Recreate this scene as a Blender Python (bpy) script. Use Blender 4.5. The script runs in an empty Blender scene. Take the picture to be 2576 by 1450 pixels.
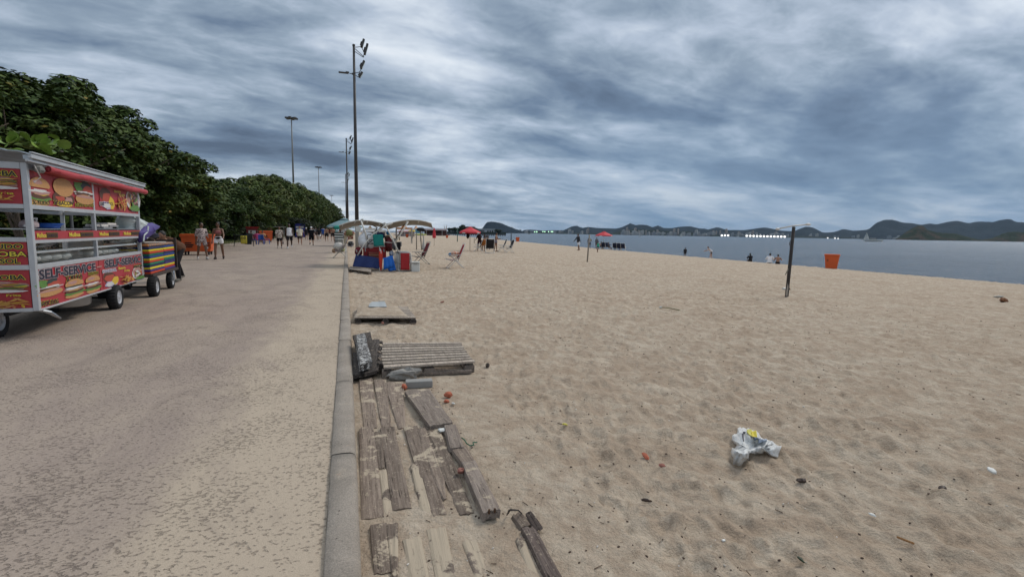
import bpy, bmesh, math, random
import numpy as np
from mathutils import Vector, Matrix, Euler, noise as mnoise
SC = bpy.context.scene
COL = SC.collection
PI = math.pi
rad = math.radians
random.seed(7)
np.random.seed(7)

# ---------------------------------------------------------------- camera
PXW, FPX = 2576.0, 1250.0          # photograph measured at 2576 px wide
HCAM = 1.42
PITCH = math.atan(140.0 / FPX)
ROLL = 0.0167
YAW = math.atan(416.0 / FPX)
_F = Vector((math.sin(YAW) * math.cos(PITCH), math.cos(YAW) * math.cos(PITCH), -math.sin(PITCH)))
_R0 = Vector((math.cos(YAW), -math.sin(YAW), 0))
_U0 = _R0.cross(_F)
_Rc = _R0 * math.cos(ROLL) + _U0 * math.sin(ROLL)
_Uc = -_R0 * math.sin(ROLL) + _U0 * math.cos(ROLL)
cam = bpy.data.cameras.new('camera')
cam.sensor_width = 36.0
cam.lens = 36.0 * FPX / PXW
cam.clip_start = 0.05
cam.clip_end = 30000
camo = bpy.data.objects.new('camera', cam)
COL.objects.link(camo)
camo.matrix_world = Matrix(((_Rc.x, _Uc.x, -_F.x, 0), (_Rc.y, _Uc.y, -_F.y, 0), (_Rc.z, _Uc.z, -_F.z, HCAM), (0, 0, 0, 1)))
SC.camera = camo

# ---------------------------------------------------------------- sky
SUN_EL, SUN_AZ = rad(46), rad(66)       # azimuth clockwise from +Y
w = bpy.data.worlds.new('World')
SC.world = w
w.use_nodes = True
NT = w.node_tree
NT.nodes.clear()
def wn(t, **k):
    n = NT.nodes.new(t)
    for a, b in k.items(): setattr(n, a, b)
    return n
def wl(a, b): NT.links.new(a, b)
def wmath(op, a, b=None, c=None, clamp=False):
    n = wn('ShaderNodeMath', operation=op); n.use_clamp = clamp
    for i, v in enumerate((a, b, c)):
        if v is None: continue
        if isinstance(v, (int, float)): n.inputs[i].default_value = v
        else: wl(v, n.inputs[i])
    return n.outputs[0]
def wmix(f, a, b):
    n = wn('ShaderNodeMix', data_type='RGBA')
    for s, v in ((0, f), (6, a), (7, b)):
        if isinstance(v, (int, float)): n.inputs[s].default_value = v
        elif isinstance(v, tuple): n.inputs[s].default_value = (*v, 1)
        else: wl(v, n.inputs[s])
    return n.outputs[2]
tc = wn('ShaderNodeTexCoord')
sep = wn('ShaderNodeSeparateXYZ'); wl(tc.outputs['Generated'], sep.inputs[0])
dx, dy, dz = sep.outputs
zc = wmath('MAXIMUM', dz, 0.0)
den = wmath('ADD', zc, 0.16)
# cloud-deck plane coordinates, turned so that the streets of cloud run away to the left of the view
ca, sa = math.cos(rad(12)), math.sin(rad(12))
px_ = wmath('DIVIDE', dx, den); py_ = wmath('DIVIDE', dy, den)
ux = wmath('ADD', wmath('MULTIPLY', px_, ca), wmath('MULTIPLY', py_, sa))
uy = wmath('ADD', wmath('MULTIPLY', px_, -sa), wmath('MULTIPLY', py_, ca))
def cnoise(sx, sy, off, scale, detail, rough, dist, lac=2.0):
    cmb = wn('ShaderNodeCombineXYZ')
    wl(wmath('MULTIPLY', ux, sx), cmb.inputs[0]); wl(wmath('MULTIPLY', uy, sy), cmb.inputs[1])
    cmb.inputs[2].default_value = off
    n = wn('ShaderNodeTexNoise'); wl(cmb.outputs[0], n.inputs['Vector'])
    n.inputs['Scale'].default_value = scale; n.inputs['Detail'].default_value = detail
    n.inputs['Roughness'].default_value = rough; n.inputs['Distortion'].default_value = dist
    n.inputs['Lacunarity'].default_value = lac
    return n.outputs['Fac']
nA = cnoise(0.60, 1.0, 3.3, 0.8, 4, 0.5, 0.4)
nB = cnoise(0.74, 1.15, 9.1, 1.7, 8, 0.53, 0.35)
nC = cnoise(0.9, 1.2, 15.7, 6.5, 8, 0.62, 0.5)
lum = wmath('ADD', wmath('ADD', wmath('MULTIPLY', nA, 1.05), wmath('MULTIPLY', nB, 0.95)), wmath('MULTIPLY', nC, 0.26))
# elevation trend of an overcast deck: palest overhead, blue-grey band low down, thin pale gap on the horizon
el_r = wn('ShaderNodeValToRGB'); wl(zc, el_r.inputs[0])
cr = el_r.color_ramp; cr.interpolation = 'B_SPLINE'
for i, (p, v) in enumerate(((0.0, .68), (0.05, .60), (0.11, .45), (0.17, .46), (0.30, .58), (0.42, .66), (1.0, .76))):
    e = cr.elements[i] if i < 2 else cr.elements.new(p)
    e.position = p; e.color = (v, v, v, 1)
elv = wn('ShaderNodeSeparateColor'); wl(el_r.outputs[0], elv.inputs[0])
k = wmath('ADD', wmath('SUBTRACT', lum, 1.13), elv.outputs[0])
k = wmath('MULTIPLY_ADD', k, 1.30, -0.135)
rmp = wn('ShaderNodeValToRGB'); wl(k, rmp.inputs[0])
r = rmp.color_ramp
cols = ((0.12, (.078, .110, .168)), (0.34, (.135, .190, .274)), (0.50, (.250, .318, .402)), (0.64, (.400, .470, .570)), (0.82, (.640, .700, .770)), (1.0, (.86, .89, .92)))
for i, (p, c) in enumerate(cols):
    e = r.elements[i] if i < 2 else r.elements.new(p)
    e.position = p; e.color = (*c, 1)
# warmer pale gap low in the sky down the promenade (away from the bay), bluer over the bay
side = wmath('MULTIPLY_ADD', dx, -1.1, 0.45, clamp=True)
low = wmath('SUBTRACT', 1.0, wmath('MULTIPLY', zc, 9.0), clamp=True)
cloudcol = wmix(wmath('MULTIPLY', wmath('MULTIPLY', side, low), 0.75), rmp.outputs[0], (.60, .63, .65))
bay = wmath('MULTIPLY_ADD', dx, 2.2, -0.15, clamp=True)
lowb = wmath('SUBTRACT', 1.0, wmath('MULTIPLY', zc, 3.4), clamp=True)
cloudcol = wmix(wmath('MULTIPLY', wmath('MULTIPLY', bay, lowb), 0.78), cloudcol, (.135, .235, .385))
sky = wn('ShaderNodeTexSky', sky_type='NISHITA'); sky.sun_disc = False
sky.sun_elevation = SUN_EL; sky.sun_rotation = SUN_AZ
skyb = wn('ShaderNodeMix', data_type='RGBA', blend_type='MULTIPLY'); skyb.inputs[0].default_value = 1
wl(sky.outputs[0], skyb.inputs[6]); skyb.inputs[7].default_value = (.08, .08, .08, 1)
cover = wmath('MULTIPLY_ADD', nB, -0.25, 1.05, clamp=True)
fin = wmix(cover, skyb.outputs[2], cloudcol)
bg = wn('ShaderNodeBackground'); wl(fin, bg.inputs[0]); bg.inputs[1].default_value = 1.0
wo = wn('ShaderNodeOutputWorld'); wl(bg.outputs[0], wo.inputs[0])
w.cycles.sampling_method = 'MANUAL'; w.cycles.sample_map_resolution = 512

sl = bpy.data.lights.new('sun', 'SUN'); sl.energy = 1.5; sl.angle = rad(17); sl.color = (1, .93, .84)
so = bpy.data.objects.new('sun', sl); COL.objects.link(so)
sd = Vector((math.sin(SUN_AZ) * math.cos(SUN_EL), math.cos(SUN_AZ) * math.cos(SUN_EL), math.sin(SUN_EL)))
so.rotation_euler = sd.to_track_quat('Z', 'Y').to_euler(); so.location = (30, 20, 60)

SC.view_settings.view_transform = 'Standard'
SC.view_settings.look = 'None'
SC.view_settings.gamma = 1.0
SC.view_settings.use_curve_mapping = False
SC.view_settings.exposure = 0.22
SC.render.film_transparent = False
try:
    SC.cycles.max_bounces = 5; SC.cycles.diffuse_bounces = 3; SC.cycles.glossy_bounces = 2
    SC.cycles.transmission_bounces = 4; SC.cycles.transparent_max_bounces = 6; SC.cycles.volume_bounces = 0
except Exception: pass

# ---------------------------------------------------------------- picture measurements -> places on the ground
def ray(x, y):
    u = (x - 1288.0) / FPX; v = -(y - 724.5) / FPX
    d = _F + _Rc * u + _Uc * v
    return d
def crest(yy): yy = max(yy, 0); return 34.2 + 0.11 * yy * yy / (yy + 60)
def zsand(x, y):
    q = max(x, 0) / crest(y) * 36.0
    if q <= 36: return -0.10 - 0.0006 * q * q
    return max(-0.10 - 0.0006 * 1296 - (q - 36) * 0.10 - (q-36)*(q-36)*0.004, -6)
def G(x, y, z=None):
    """place on the ground (road z=0, beach zsand) seen at photo pixel x, y"""
    d = ray(x, y)
    if z is not None:
        t = (z - HCAM) / d.z
        return Vector((d.x * t, d.y * t, z))
    zz = 0.0
    for _ in range(40):
        t = (zz - HCAM) / d.z
        X, Y = d.x * t, d.y * t
        zn = 0.0 if X < 0.05 else zsand(min(X, crest(Y) * .985), Y)
        zz = 0.5 * zz + 0.5 * zn
    t = (zz - HCAM) / d.z
    X, Y = d.x * t, d.y * t
    if X > crest(Y) * .985:            # clamp to the brow of the beach
        lo, hi = 0.0, t
        for _ in range(40):
            m_ = (lo + hi) / 2
            if d.x * m_ > crest(d.y * m_) * .985: hi = m_
            else: lo = m_
        t = lo; X, Y = d.x * t, d.y * t; zz = zsand(X, Y)
    return Vector((X, Y, zz))
def depth(p): return (Vector(p) - Vector((0, 0, HCAM))).dot(_F)
def at_depth(x, y, Z):
    d = ray(x, y); t = Z / d.dot(_F)
    return Vector((d.x * t, d.y * t, HCAM + d.z * t))
def at_line(x, y, X=None, Y=None):
    """point on the pixel's ray where world X (or Y) has the given value"""
    d = ray(x, y)
    t = X / d.x if X is not None else Y / d.y
    return Vector((d.x * t, d.y * t, HCAM + d.z * t))
def on_ground(v):
    return Vector((v[0], v[1], 0.0 if v[0] < 0.05 else zsand(v[0], v[1])))

# ---------------------------------------------------------------- mesh builder
class MB:
    def __init__(s): s.v = []; s.f = []; s.m = []
    def add(s, vs, fs, m=0):
        o = len(s.v); s.v += [tuple(a) for a in vs]
        for f in fs: s.f.append(tuple(i + o for i in f)); s.m.append(m)
        return s
    def box(s, c, d, rot=None, m=0, taper=1.0):
        hx, hy, hz = d[0] / 2, d[1] / 2, d[2] / 2
        pts = []
        for z in (-1, 1):
            k = taper if z > 0 else 1.0
            for x, y in ((-1, -1), (1, -1), (1, 1), (-1, 1)):
                pts.append(Vector((x * hx * k, y * hy * k, z * hz)))
        if rot is not None:
            R = Euler(rot).to_matrix() if not isinstance(rot, Matrix) else rot
            pts = [R @ p for p in pts]
        pts = [p + Vector(c) for p in pts]
        return s.add(pts, [(3, 2, 1, 0), (4, 5, 6, 7), (0, 1, 5, 4), (1, 2, 6, 5), (2, 3, 7, 6), (3, 0, 4, 7)], m)
    def cyl(s, p0, p1, r0, r1=None, n=8, m=0, cap=True):
        if r1 is None: r1 = r0
        p0, p1 = Vector(p0), Vector(p1)
        d = (p1 - p0)
        if d.length < 1e-7: return s
        q = d.to_track_quat('Z', 'Y').to_matrix()
        vs = []
        for p, r_ in ((p0, r0), (p1, r1)):
            for i in range(n):
                a = 2 * PI * i / n
                vs.append(p + q @ Vector((math.cos(a) * r_, math.sin(a) * r_, 0)))
        fs = [(i, (i + 1) % n, n + (i + 1) % n, n + i) for i in range(n)]
        if cap: fs += [tuple(range(n))[::-1], tuple(range(n, 2 * n))]
        return s.add(vs, fs, m)
    def tube(s, pts, r_, n=6, m=0, closed=False):
        pts = [Vector(p) for p in pts]
        N = len(pts); vs = []
        up = Vector((0, 0, 1))
        for i, p in enumerate(pts):
            if closed: t = pts[(i + 1) % N] - pts[i - 1]
            else: t = pts[min(i + 1, N - 1)] - pts[max(i - 1, 0)]
            t.normalize()
            a = t.cross(up if abs(t.z) < .95 else Vector((1, 0, 0))).normalized(); b = t.cross(a)
            rr = r_[i] if isinstance(r_, (list, tuple)) else r_
            for k_ in range(n):
                an = 2 * PI * k_ / n
                vs.append(p + a * math.cos(an) * rr + b * math.sin(an) * rr)
        fs = []
        for i in range(N if closed else N - 1):
            j = (i + 1) % N
            for k_ in range(n):
                fs.append((i * n + k_, i * n + (k_ + 1) % n, j * n + (k_ + 1) % n, j * n + k_))
        if not closed: fs += [tuple(range(n))[::-1], tuple(range((N - 1) * n, N * n))]
        return s.add(vs, fs, m)
    def ell(s, c, r3, n=10, k=6, m=0, rot=None, jit=0, seed=0):
        c = Vector(c); vs = []; R = Euler(rot).to_matrix() if rot is not None else None
        rn = random.Random(seed)
        for i in range(k + 1):
            th = PI * i / k
            for j in range(n):
                ph = 2 * PI * j / n
                q = 1 + (rn.random() - .5) * jit if 0 < i < k else 1
                p = Vector((r3[0] * math.sin(th) * math.cos(ph) * q, r3[1] * math.sin(th) * math.sin(ph) * q, r3[2] * math.cos(th) * q))
                if R: p = R @ p
                vs.append(c + p)
        fs = []
        for i in range(k):
            for j in range(n):
                a, b = i * n + j, i * n + (j + 1) % n
                if i == 0: fs.append((a, a + n, b + n))
                elif i == k - 1: fs.append((a, a + n, b))
                else: fs.append((a, a + n, b + n, b))
        return s.add(vs, fs, m)
    def lathe(s, prof, n=16, m=0, c=(0, 0, 0)):
        vs = []
        for (r_, z) in prof:
            for j in range(n):
                a = 2 * PI * j / n
                vs.append((c[0] + r_ * math.cos(a), c[1] + r_ * math.sin(a), c[2] + z))
        fs = []
        for i in range(len(prof) - 1):
            for j in range(n):
                fs.append((i * n + j, i * n + (j + 1) % n, (i + 1) * n + (j + 1) % n, (i + 1) * n + j))
        return s.add(vs, fs, m)
    def prism(s, poly, d, m=0):
        """closed polygon (3-D points) pushed along vector d"""
        poly = [Vector(p) for p in poly]; d = Vector(d); n = len(poly)
        vs = poly + [p + d for p in poly]
        fs = [tuple(range(n)), tuple(range(n, 2 * n))[::-1]] + [(i, n + i, n + (i + 1) % n, (i + 1) % n) for i in range(n)]
        return s.add(vs, fs, m)
    def sheet(s, rows, th=0.0, m=0):
        """grid of points, given thickness"""
        a, b = len(rows), len(rows[0])
        vs = [Vector(p) for r_ in rows for p in r_]
        fs = [(i * b + j, i * b + j + 1, (i + 1) * b + j + 1, (i + 1) * b + j) for i in range(a - 1) for j in range(b - 1)]
        if th:
            n0 = len(vs)
            nn = (vs[1] - vs[0]).cross(vs[b] - vs[0]).normalized() * th
            vs += [v - nn for v in vs]
            fs += [tuple(n0 + k_ for k_ in f[::-1]) for f in fs]
            for j in range(b - 1):
                fs.append((j + 1, j, n0 + j, n0 + j + 1)); o = (a - 1) * b
                fs.append((o + j, o + j + 1, n0 + o + j + 1, n0 + o + j))
            for i in range(a - 1):
                fs.append((i * b, (i + 1) * b, n0 + (i + 1) * b, n0 + i * b)); e = b - 1
                fs.append(((i + 1) * b + e, i * b + e, n0 + i * b + e, n0 + (i + 1) * b + e))
        return s.add(vs, fs, m)
    def merge(s, o, M=None, dm=0):
        vs = [M @ Vector(v) for v in o.v] if M is not None else o.v
        k_ = len(s.v); s.v += [tuple(v) for v in vs]
        s.f += [tuple(i + k_ for i in f) for f in o.f]; s.m += [m + dm for m in o.m]
        return s
    def mesh(s, name, mats, smooth=False):
        me = bpy.data.meshes.new(name)
        me.from_pydata([tuple(v) for v in s.v], [], s.f)
        for m in (mats if isinstance(mats, (list, tuple)) else [mats]): me.materials.append(m)
        if any(s.m): me.polygons.foreach_set('material_index', s.m)
        if smooth: me.polygons.foreach_set('use_smooth', [True] * len(s.f))
        me.update()
        return me
    def build(s, name, mats, parent=None, smooth=False, loc=None, bevel=0):
        if not s.f: return None
        me = s.mesh(name, mats, smooth)
        if bevel:
            bm = bmesh.new(); bm.from_mesh(me)
            es = [e for e in bm.edges if len(e.link_faces) == 2 and e.calc_face_angle(0) > 0.6]
            bmesh.ops.bevel(bm, geom=es, offset=bevel, segments=1, affect='EDGES', clamp_overlap=True)
            bm.to_mesh(me); bm.free()
        o = bpy.data.objects.new(name, me); COL.objects.link(o)
        if parent is not None: o.parent = parent
        if loc is not None: o.location = loc
        return o

def tag(o, label=None, cat=None, group=None, kind=None):
    if label: o['label'] = label
    if cat: o['category'] = cat
    if group: o['group'] = group
    if kind: o['kind'] = kind
    return o
def thing(name, label, cat, loc=(0, 0, 0), rz=0.0, group=None):
    o = bpy.data.objects.new(name, None); COL.objects.link(o)
    o.empty_display_size = 0.2
    o.location = loc; o.rotation_euler = (0, 0, rz)
    return tag(o, label, cat, group)
def kids(o): return [c for c in bpy.data.objects if c.parent == o]
def copy_tree(src, loc, rz=0.0, label=None, scale=None, group=None):
    r_ = src.copy(); COL.objects.link(r_)
    r_.location = loc; r_.rotation_euler = (0, 0, rz)
    if scale is not None: r_.scale = (scale,) * 3 if isinstance(scale, (int, float)) else scale
    if label: r_['label'] = label
    if group: r_['group'] = group
    for c in kids(src):
        d = c.copy(); COL.objects.link(d); d.parent = r_
        for g in kids(c):
            e = g.copy(); COL.objects.link(e); e.parent = d
    return r_

# ---------------------------------------------------------------- materials
def lin(r_, g, b):
    f = lambda c: ((c / 255 + .055) / 1.055) ** 2.4 if c > 10 else c / 255 / 12.92
    return (f(r_), f(g), f(b))
class Mat:
    def __init__(s, name):
        s.m = bpy.data.materials.new(name); s.m.use_nodes = True
        s.t = s.m.node_tree; s.b = s.t.nodes['Principled BSDF']
    def n(s, ty, **k):
        x = s.t.nodes.new(ty)
        for a, b in k.items():
            if hasattr(x, a): setattr(x, a, b)
            else: x.inputs[a].default_value = b
        return x
    def l(s, a, b): s.t.links.new(a, b)
    def val(s, inp, v):
        if v is None: return
        if isinstance(v, (int, float)): inp.default_value = v
        elif isinstance(v, tuple): inp.default_value = (*v, 1) if len(v) == 3 else v
        else: s.l(v, inp)
    def math(s, op, a, b=None, c=None, clamp=False):
        x = s.n('ShaderNodeMath', operation=op); x.use_clamp = clamp
        for i, v in enumerate((a, b, c)):
            if v is not None: s.val(x.inputs[i], v)
        return x.outputs[0]
    def mix(s, f, a, b, mode='MIX'):
        x = s.n('ShaderNodeMix', data_type='RGBA', blend_type=mode)
        s.val(x.inputs[0], f); s.val(x.inputs[6], a); s.val(x.inputs[7], b)
        return x.outputs[2]
    def pos(s, scale=(1, 1, 1), obj=False, loc=(0, 0, 0), rot=(0, 0, 0)):
        if obj: c = s.n('ShaderNodeTexCoord').outputs['Object']
        else: c = s.n('ShaderNodeNewGeometry').outputs['Position']
        mp = s.n('ShaderNodeMapping'); s.l(c, mp.inputs[0])
        mp.inputs['Scale'].default_value = scale; mp.inputs['Location'].default_value = loc; mp.inputs['Rotation'].default_value = rot
        return mp.outputs[0]
    def noise(s, vec, scale=5, detail=3, rough=.5, dist=0.0):
        x = s.n('ShaderNodeTexNoise')
        s.l(vec, x.inputs['Vector'])
        x.inputs['Scale'].default_value = scale; x.inputs['Detail'].default_value = detail
        x.inputs['Roughness'].default_value = rough; x.inputs['Distortion'].default_value = dist
        return x.outputs['Fac']
    def ramp(s, f, stops, interp='LINEAR'):
        x = s.n('ShaderNodeValToRGB'); s.l(f, x.inputs[0]); c = x.color_ramp; c.interpolation = interp
        for i, (p, v) in enumerate(stops):
            e = c.elements[i] if i < 2 else c.elements.new(p)
            e.position = p
            e.color = (v, v, v, 1) if isinstance(v, (int, float)) else (*v, 1)
        return x.outputs[0]
    def bump(s, h, dist=.01, strength=1.0):
        x = s.n('ShaderNodeBump'); s.l(h, x.inputs['Height']); x.inputs['Distance'].default_value = dist
        x.inputs['Strength'].default_value = strength
        s.l(x.outputs[0], s.b.inputs['Normal']); return x
def paint(name, c, rough=.6, var=.12, scale=14, metal=0.0, bump=0.0, dirt=None, dirt_amt=.25, spec=.4, obj=True):
    m = Mat(name)
    v = m.pos(obj=obj)
    n = m.noise(v, scale, 4, .6)
    f = m.math('MULTIPLY_ADD', n, var * 2, 1 - var)
    hs = m.n('ShaderNodeHueSaturation'); m.val(hs.inputs['Color'], c); m.l(f, hs.inputs['Value'])
    colo = hs.outputs[0]
    if dirt is not None:
        d = m.ramp(m.noise(v, scale * .35, 5, .65), ((.45, 0.0), (.75, dirt_amt)))
        colo = m.mix(d, colo, dirt)
    m.val(m.b.inputs['Base Color'], colo)
    m.b.inputs['Roughness'].default_value = rough; m.b.inputs['Metallic'].default_value = metal
    m.b.inputs['Specular IOR Level'].default_value = spec
    if bump: m.bump(m.noise(v, scale * 3, 3, .6), bump)
    return m.m
_MC = {}
def pm(name, c, **k):
    if name not in _MC: _MC[name] = paint(name, c, **k)
    return _MC[name]
# ================================================================ setting
# ---- materials
SANDC = (.455, .385, .290)
def mat_sand():
    m = Mat('beach_sand')
    v = m.pos()
    big = m.noise(v, .35, 4, .6, .6)
    mid = m.noise(v, 2.3, 4, .6, .8)
    fine = m.noise(v, 90, 2, .7)
    vf = m.noise(v, 420, 2, .7)
    c = m.mix(m.ramp(mid, ((.38, 0), (.62, 1))), (.420, .335, .250), (.535, .450, .350))
    c = m.mix(m.ramp(big, ((.40, 0.0), (.68, .55))), c, (.53, .46, .365))
    c = m.mix(m.ramp(m.noise(m.pos((1, .7, 1), loc=(2, 8, 0), rot=(0, 0, .3)), 6.5, 5, .68, .5), ((.40, 0), (.60, .62))), c, (.355, .265, .190))
    # scattered darker damp stains
    d = m.ramp(m.noise(m.pos((1, 1, 1), loc=(7, 3, 0)), 5.5, 3, .6, 1.2), ((.60, 0), (.72, .55)))
    c = m.mix(d, c, (.30, .232, .165))
    g = m.ramp(m.math('ADD', m.math('MULTIPLY', fine, .5), m.math('MULTIPLY', vf, .5)), ((.30, .72), (.70, 1.22)))
    c = m.mix(1.0, c, g, 'MULTIPLY')
    # shell grit: tiny pale and dark flecks
    vo = m.n('ShaderNodeTexVoronoi'); m.l(v, vo.inputs['Vector']); vo.inputs['Scale'].default_value = 34
    near = m.ramp(vo.outputs['Distance'], ((.055, 1), (.10, 0)))
    rs = m.n('ShaderNodeSeparateColor'); m.l(vo.outputs['Color'], rs.inputs[0])
    pale = m.math('MULTIPLY', near, m.ramp(rs.outputs[0], ((.955, 0), (.965, 1))))
    dark = m.math('MULTIPLY', near, m.ramp(rs.outputs[1], ((.93, 0), (.945, 1))))
    c = m.mix(m.math('MULTIPLY', pale, .85), c, (.72, .68, .62)); c = m.mix(m.math('MULTIPLY', dark, .85), c, (.09, .06, .045))
    m.val(m.b.inputs['Base Color'], c)
    m.b.inputs['Roughness'].default_value = .95; m.b.inputs['Specular IOR Level'].default_value = .15
    h = m.math('ADD', m.math('ADD', m.math('MULTIPLY', m.noise(v, 11, 6, .66, .6), 1.3), m.math('MULTIPLY', m.noise(v, 32, 4, .68), .6)), m.math('MULTIPLY', vf, .10))
    m.bump(h, .032, 1.0)
    return m.m
M_SAND = mat_sand()
def mat_road():
    m = Mat('sandy_asphalt')
    v = m.pos(); s3 = m.n('ShaderNodeSeparateXYZ'); m.l(v, s3.inputs[0])
    X = s3.outputs[0]
    big = m.noise(m.pos((1, .45, 1)), .55, 5, .6, .5)
    mid = m.noise(m.pos((1, .6, 1)), 2.1, 5, .62, .7)
    f = m.noise(v, 60, 4, .7)
    asp = m.mix(m.ramp(f, ((.3, 0), (.7, 1))), (.195, .152, .124), (.365, .300, .255))
    asp = m.mix(m.ramp(big, ((.35, 0.0), (.62, .6))), asp, (.355, .288, .238))
    # blown sand: thick drift beside the kerb, thin veils elsewhere
    drift = m.math('MULTIPLY_ADD', X, 1.15, 1.45, clamp=True)
    dn = m.math('ADD', m.math('MULTIPLY', drift, .62), m.math('MULTIPLY', mid, .85))
    cover = m.ramp(dn, ((.46, 0), (.80, 1)))
    veil = m.ramp(m.noise(m.pos((1, .5, 1), loc=(3, 9, 0)), .9, 6, .66, .9), ((.44, 0), (.70, .50)))
    cov = m.math('MAXIMUM', cover, veil)
    grains = m.ramp(m.noise(v, 240, 2, .7), ((.3, .8), (.7, 1.15)))
    sandc = m.mix(1.0, (.445, .368, .280), grains, 'MULTIPLY')
    c = m.mix(m.math('MULTIPLY', cov, .88), asp, sandc)
    # pits between the stones of the worn asphalt
    vo = m.n('ShaderNodeTexVoronoi'); m.l(m.pos((1.0, 1.25, 1), rot=(0, 0, .3)), vo.inputs['Vector']); vo.inputs['Scale'].default_value = 36
    vo.inputs['Randomness'].default_value = 1
    rs = m.n('ShaderNodeSeparateColor'); m.l(vo.outputs['Color'], rs.inputs[0])
    dens = m.math('MULTIPLY_ADD', m.noise(v, 1.4, 5, .7, .6), 1.5, -.28)
    pres = m.ramp(m.math('SUBTRACT', dens, rs.outputs[0]), ((.0, 0), (.06, 1)))
    blot = m.ramp(m.math('ADD', m.noise(m.pos((1, 1.5, 1), rot=(0, 0, .3)), 30, 4, .62, .4), m.math('MULTIPLY', m.noise(v, 1.1, 5, .75, .6), .55)), ((.86, 0), (.93, .8)))
    pit = m.math('MULTIPLY', m.ramp(m.math('ADD', vo.outputs['Distance'], m.math('MULTIPLY', f, .25)), ((.24, 1), (.50, 0))), pres)
    pit = m.math('MAXIMUM', m.math('MULTIPLY', pit, .75), blot)
    c = m.mix(m.math('MULTIPLY', pit, .50), c, (.11, .082, .068))
    # damp stains
    st = m.ramp(m.noise(m.pos((1, .5, 1), loc=(1.5, 4, 0)), 1.3, 5, .7, 1.0), ((.54, 0), (.72, .40)))
    c = m.mix(st, c, (.145, .115, .10))
    m.val(m.b.inputs['Base Color'], c)
    m.b.inputs['Roughness'].default_value = .88; m.b.inputs['Specular IOR Level'].default_value = .25
    h = m.math('SUBTRACT', m.math('MULTIPLY', f, .5), m.math('MULTIPLY', pit, 1.0))
    m.bump(h, .006, 1.0)
    return m.m
M_ROAD = mat_road()
def mat_conc():
    m = Mat('kerb_concrete')
    v = m.pos()
    c = m.mix(m.ramp(m.noise(v, 3.0, 5, .65, .5), ((.35, 0), (.7, 1))), (.240, .208, .172), (.335, .292, .245))
    c = m.mix(m.ramp(m.noise(m.pos(loc=(4, 1, 0)), 6, 5, .7), ((.56, 0), (.72, .7))), c, (.400, .340, .265))
    c = m.mix(m.ramp(m.noise(m.pos(loc=(9, 4, 0)), 4.2, 5, .72, .8), ((.63, 0), (.74, .55))), c, (.42, .27, .19))
    g = m.ramp(m.noise(v, 130, 3, .7), ((.3, .7), (.7, 1.25)))
    c = m.mix(1.0, c, g, 'MULTIPLY')
    sp = m.ramp(m.noise(v, 38, 2, .5), ((.70, 0), (.76, .8)))
    c = m.mix(sp, c, (.07, .055, .05))
    m.val(m.b.inputs['Base Color'], c); m.b.inputs['Roughness'].default_value = .9
    m.bump(m.math('SUBTRACT', m.noise(v, 45, 6, .75), sp), .008, .9)
    return m.m
M_CONC = mat_conc()

# ---- footprint height tiles
def tile(n, size, seed, prints):
    rs = np.random.RandomState(seed)
    fx = np.fft.fftfreq(n, size / n)
    kx, ky = np.meshgrid(fx, fx); kk = np.sqrt(kx ** 2 + ky ** 2) + 1e-9
    def band(lo, hi, sd):
        r2 = np.random.RandomState(sd)
        W = np.fft.fft2(r2.randn(n, n)) * np.exp(-((np.log(kk) - math.log((lo * hi) ** .5)) / (math.log(hi / lo) / 2)) ** 2)
        a = np.real(np.fft.ifft2(W)); return a / a.std()
    H = band(.25, .8, seed + 1) * .006 + band(1.2, 3.2, seed + 2) * .0105 + band(4, 9, seed + 3) * .0078 + band(10, 22, seed + 4) * .0024
    def aniso(sd):
        t_ = math.atan2(.96, .29); a_ = kx * math.cos(t_) + ky * math.sin(t_); c_ = -kx * math.sin(t_) + ky * math.cos(t_)
        k2 = np.sqrt((a_ * 3.2) ** 2 + c_ ** 2) + 1e-9; r2 = np.random.RandomState(sd)
        W = np.fft.fft2(r2.randn(n, n)) * np.exp(-((np.log(k2) - math.log(3.6)) / .45) ** 2); q_ = np.real(np.fft.ifft2(W)); q_ /= q_.std(); return -np.abs(q_) * 1.2
    H += aniso(seed + 9) * .0085 - np.abs(band(2.4, 4.6, seed + 15)) * .0085
    px = n / size; R = int(.30 * px)
    yy, xx = np.mgrid[-R:R + 1, -R:R + 1] / px
    for i in range(prints):
        cx, cy = rs.randint(0, n, 2); a = rs.uniform(0, PI)
        if rs.rand() < .6: a = rs.normal(1.15, .5)
        L = rs.uniform(.07, .125); Wd = rs.uniform(.035, .055); dp = rs.uniform(.009, .023)
        u = xx * math.cos(a) + yy * math.sin(a); v = -xx * math.sin(a) + yy * math.cos(a)
        q = np.sqrt((u / L) ** 2 + (v / Wd) ** 2)
        pr = -dp / (1 + np.exp((q - .95) * 7)) + dp * .48 * np.exp(-((q - 1.45) / .38) ** 2) * (1 + .6 * np.sign(u) * np.minimum(abs(u) / L, 1))
        ix = (np.arange(-R, R + 1) + cx) % n; iy = (np.arange(-R, R + 1) + cy) % n
        sub = H[np.ix_(iy, ix)]
        H[np.ix_(iy, ix)] = sub * (1 - .55 * np.exp(-q ** 2)) + pr
    return H
T1 = tile(768, 11.0, 5, 2300); T2 = tile(768, 13.0, 11, 2600)
def samp(T, size, x, y):
    n = T.shape[0]; u = (x / size * n) % n; v = (y / size * n) % n
    i = np.floor(u).astype(int) % n; j = np.floor(v).astype(int) % n; fu = u - np.floor(u); fv = v - np.floor(v)
    i2 = (i + 1) % n; j2 = (j + 1) % n
    return (T[j, i] * (1 - fu) + T[j, i2] * fu) * (1 - fv) + (T[j2, i] * (1 - fu) + T[j2, i2] * fu) * fv
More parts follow.
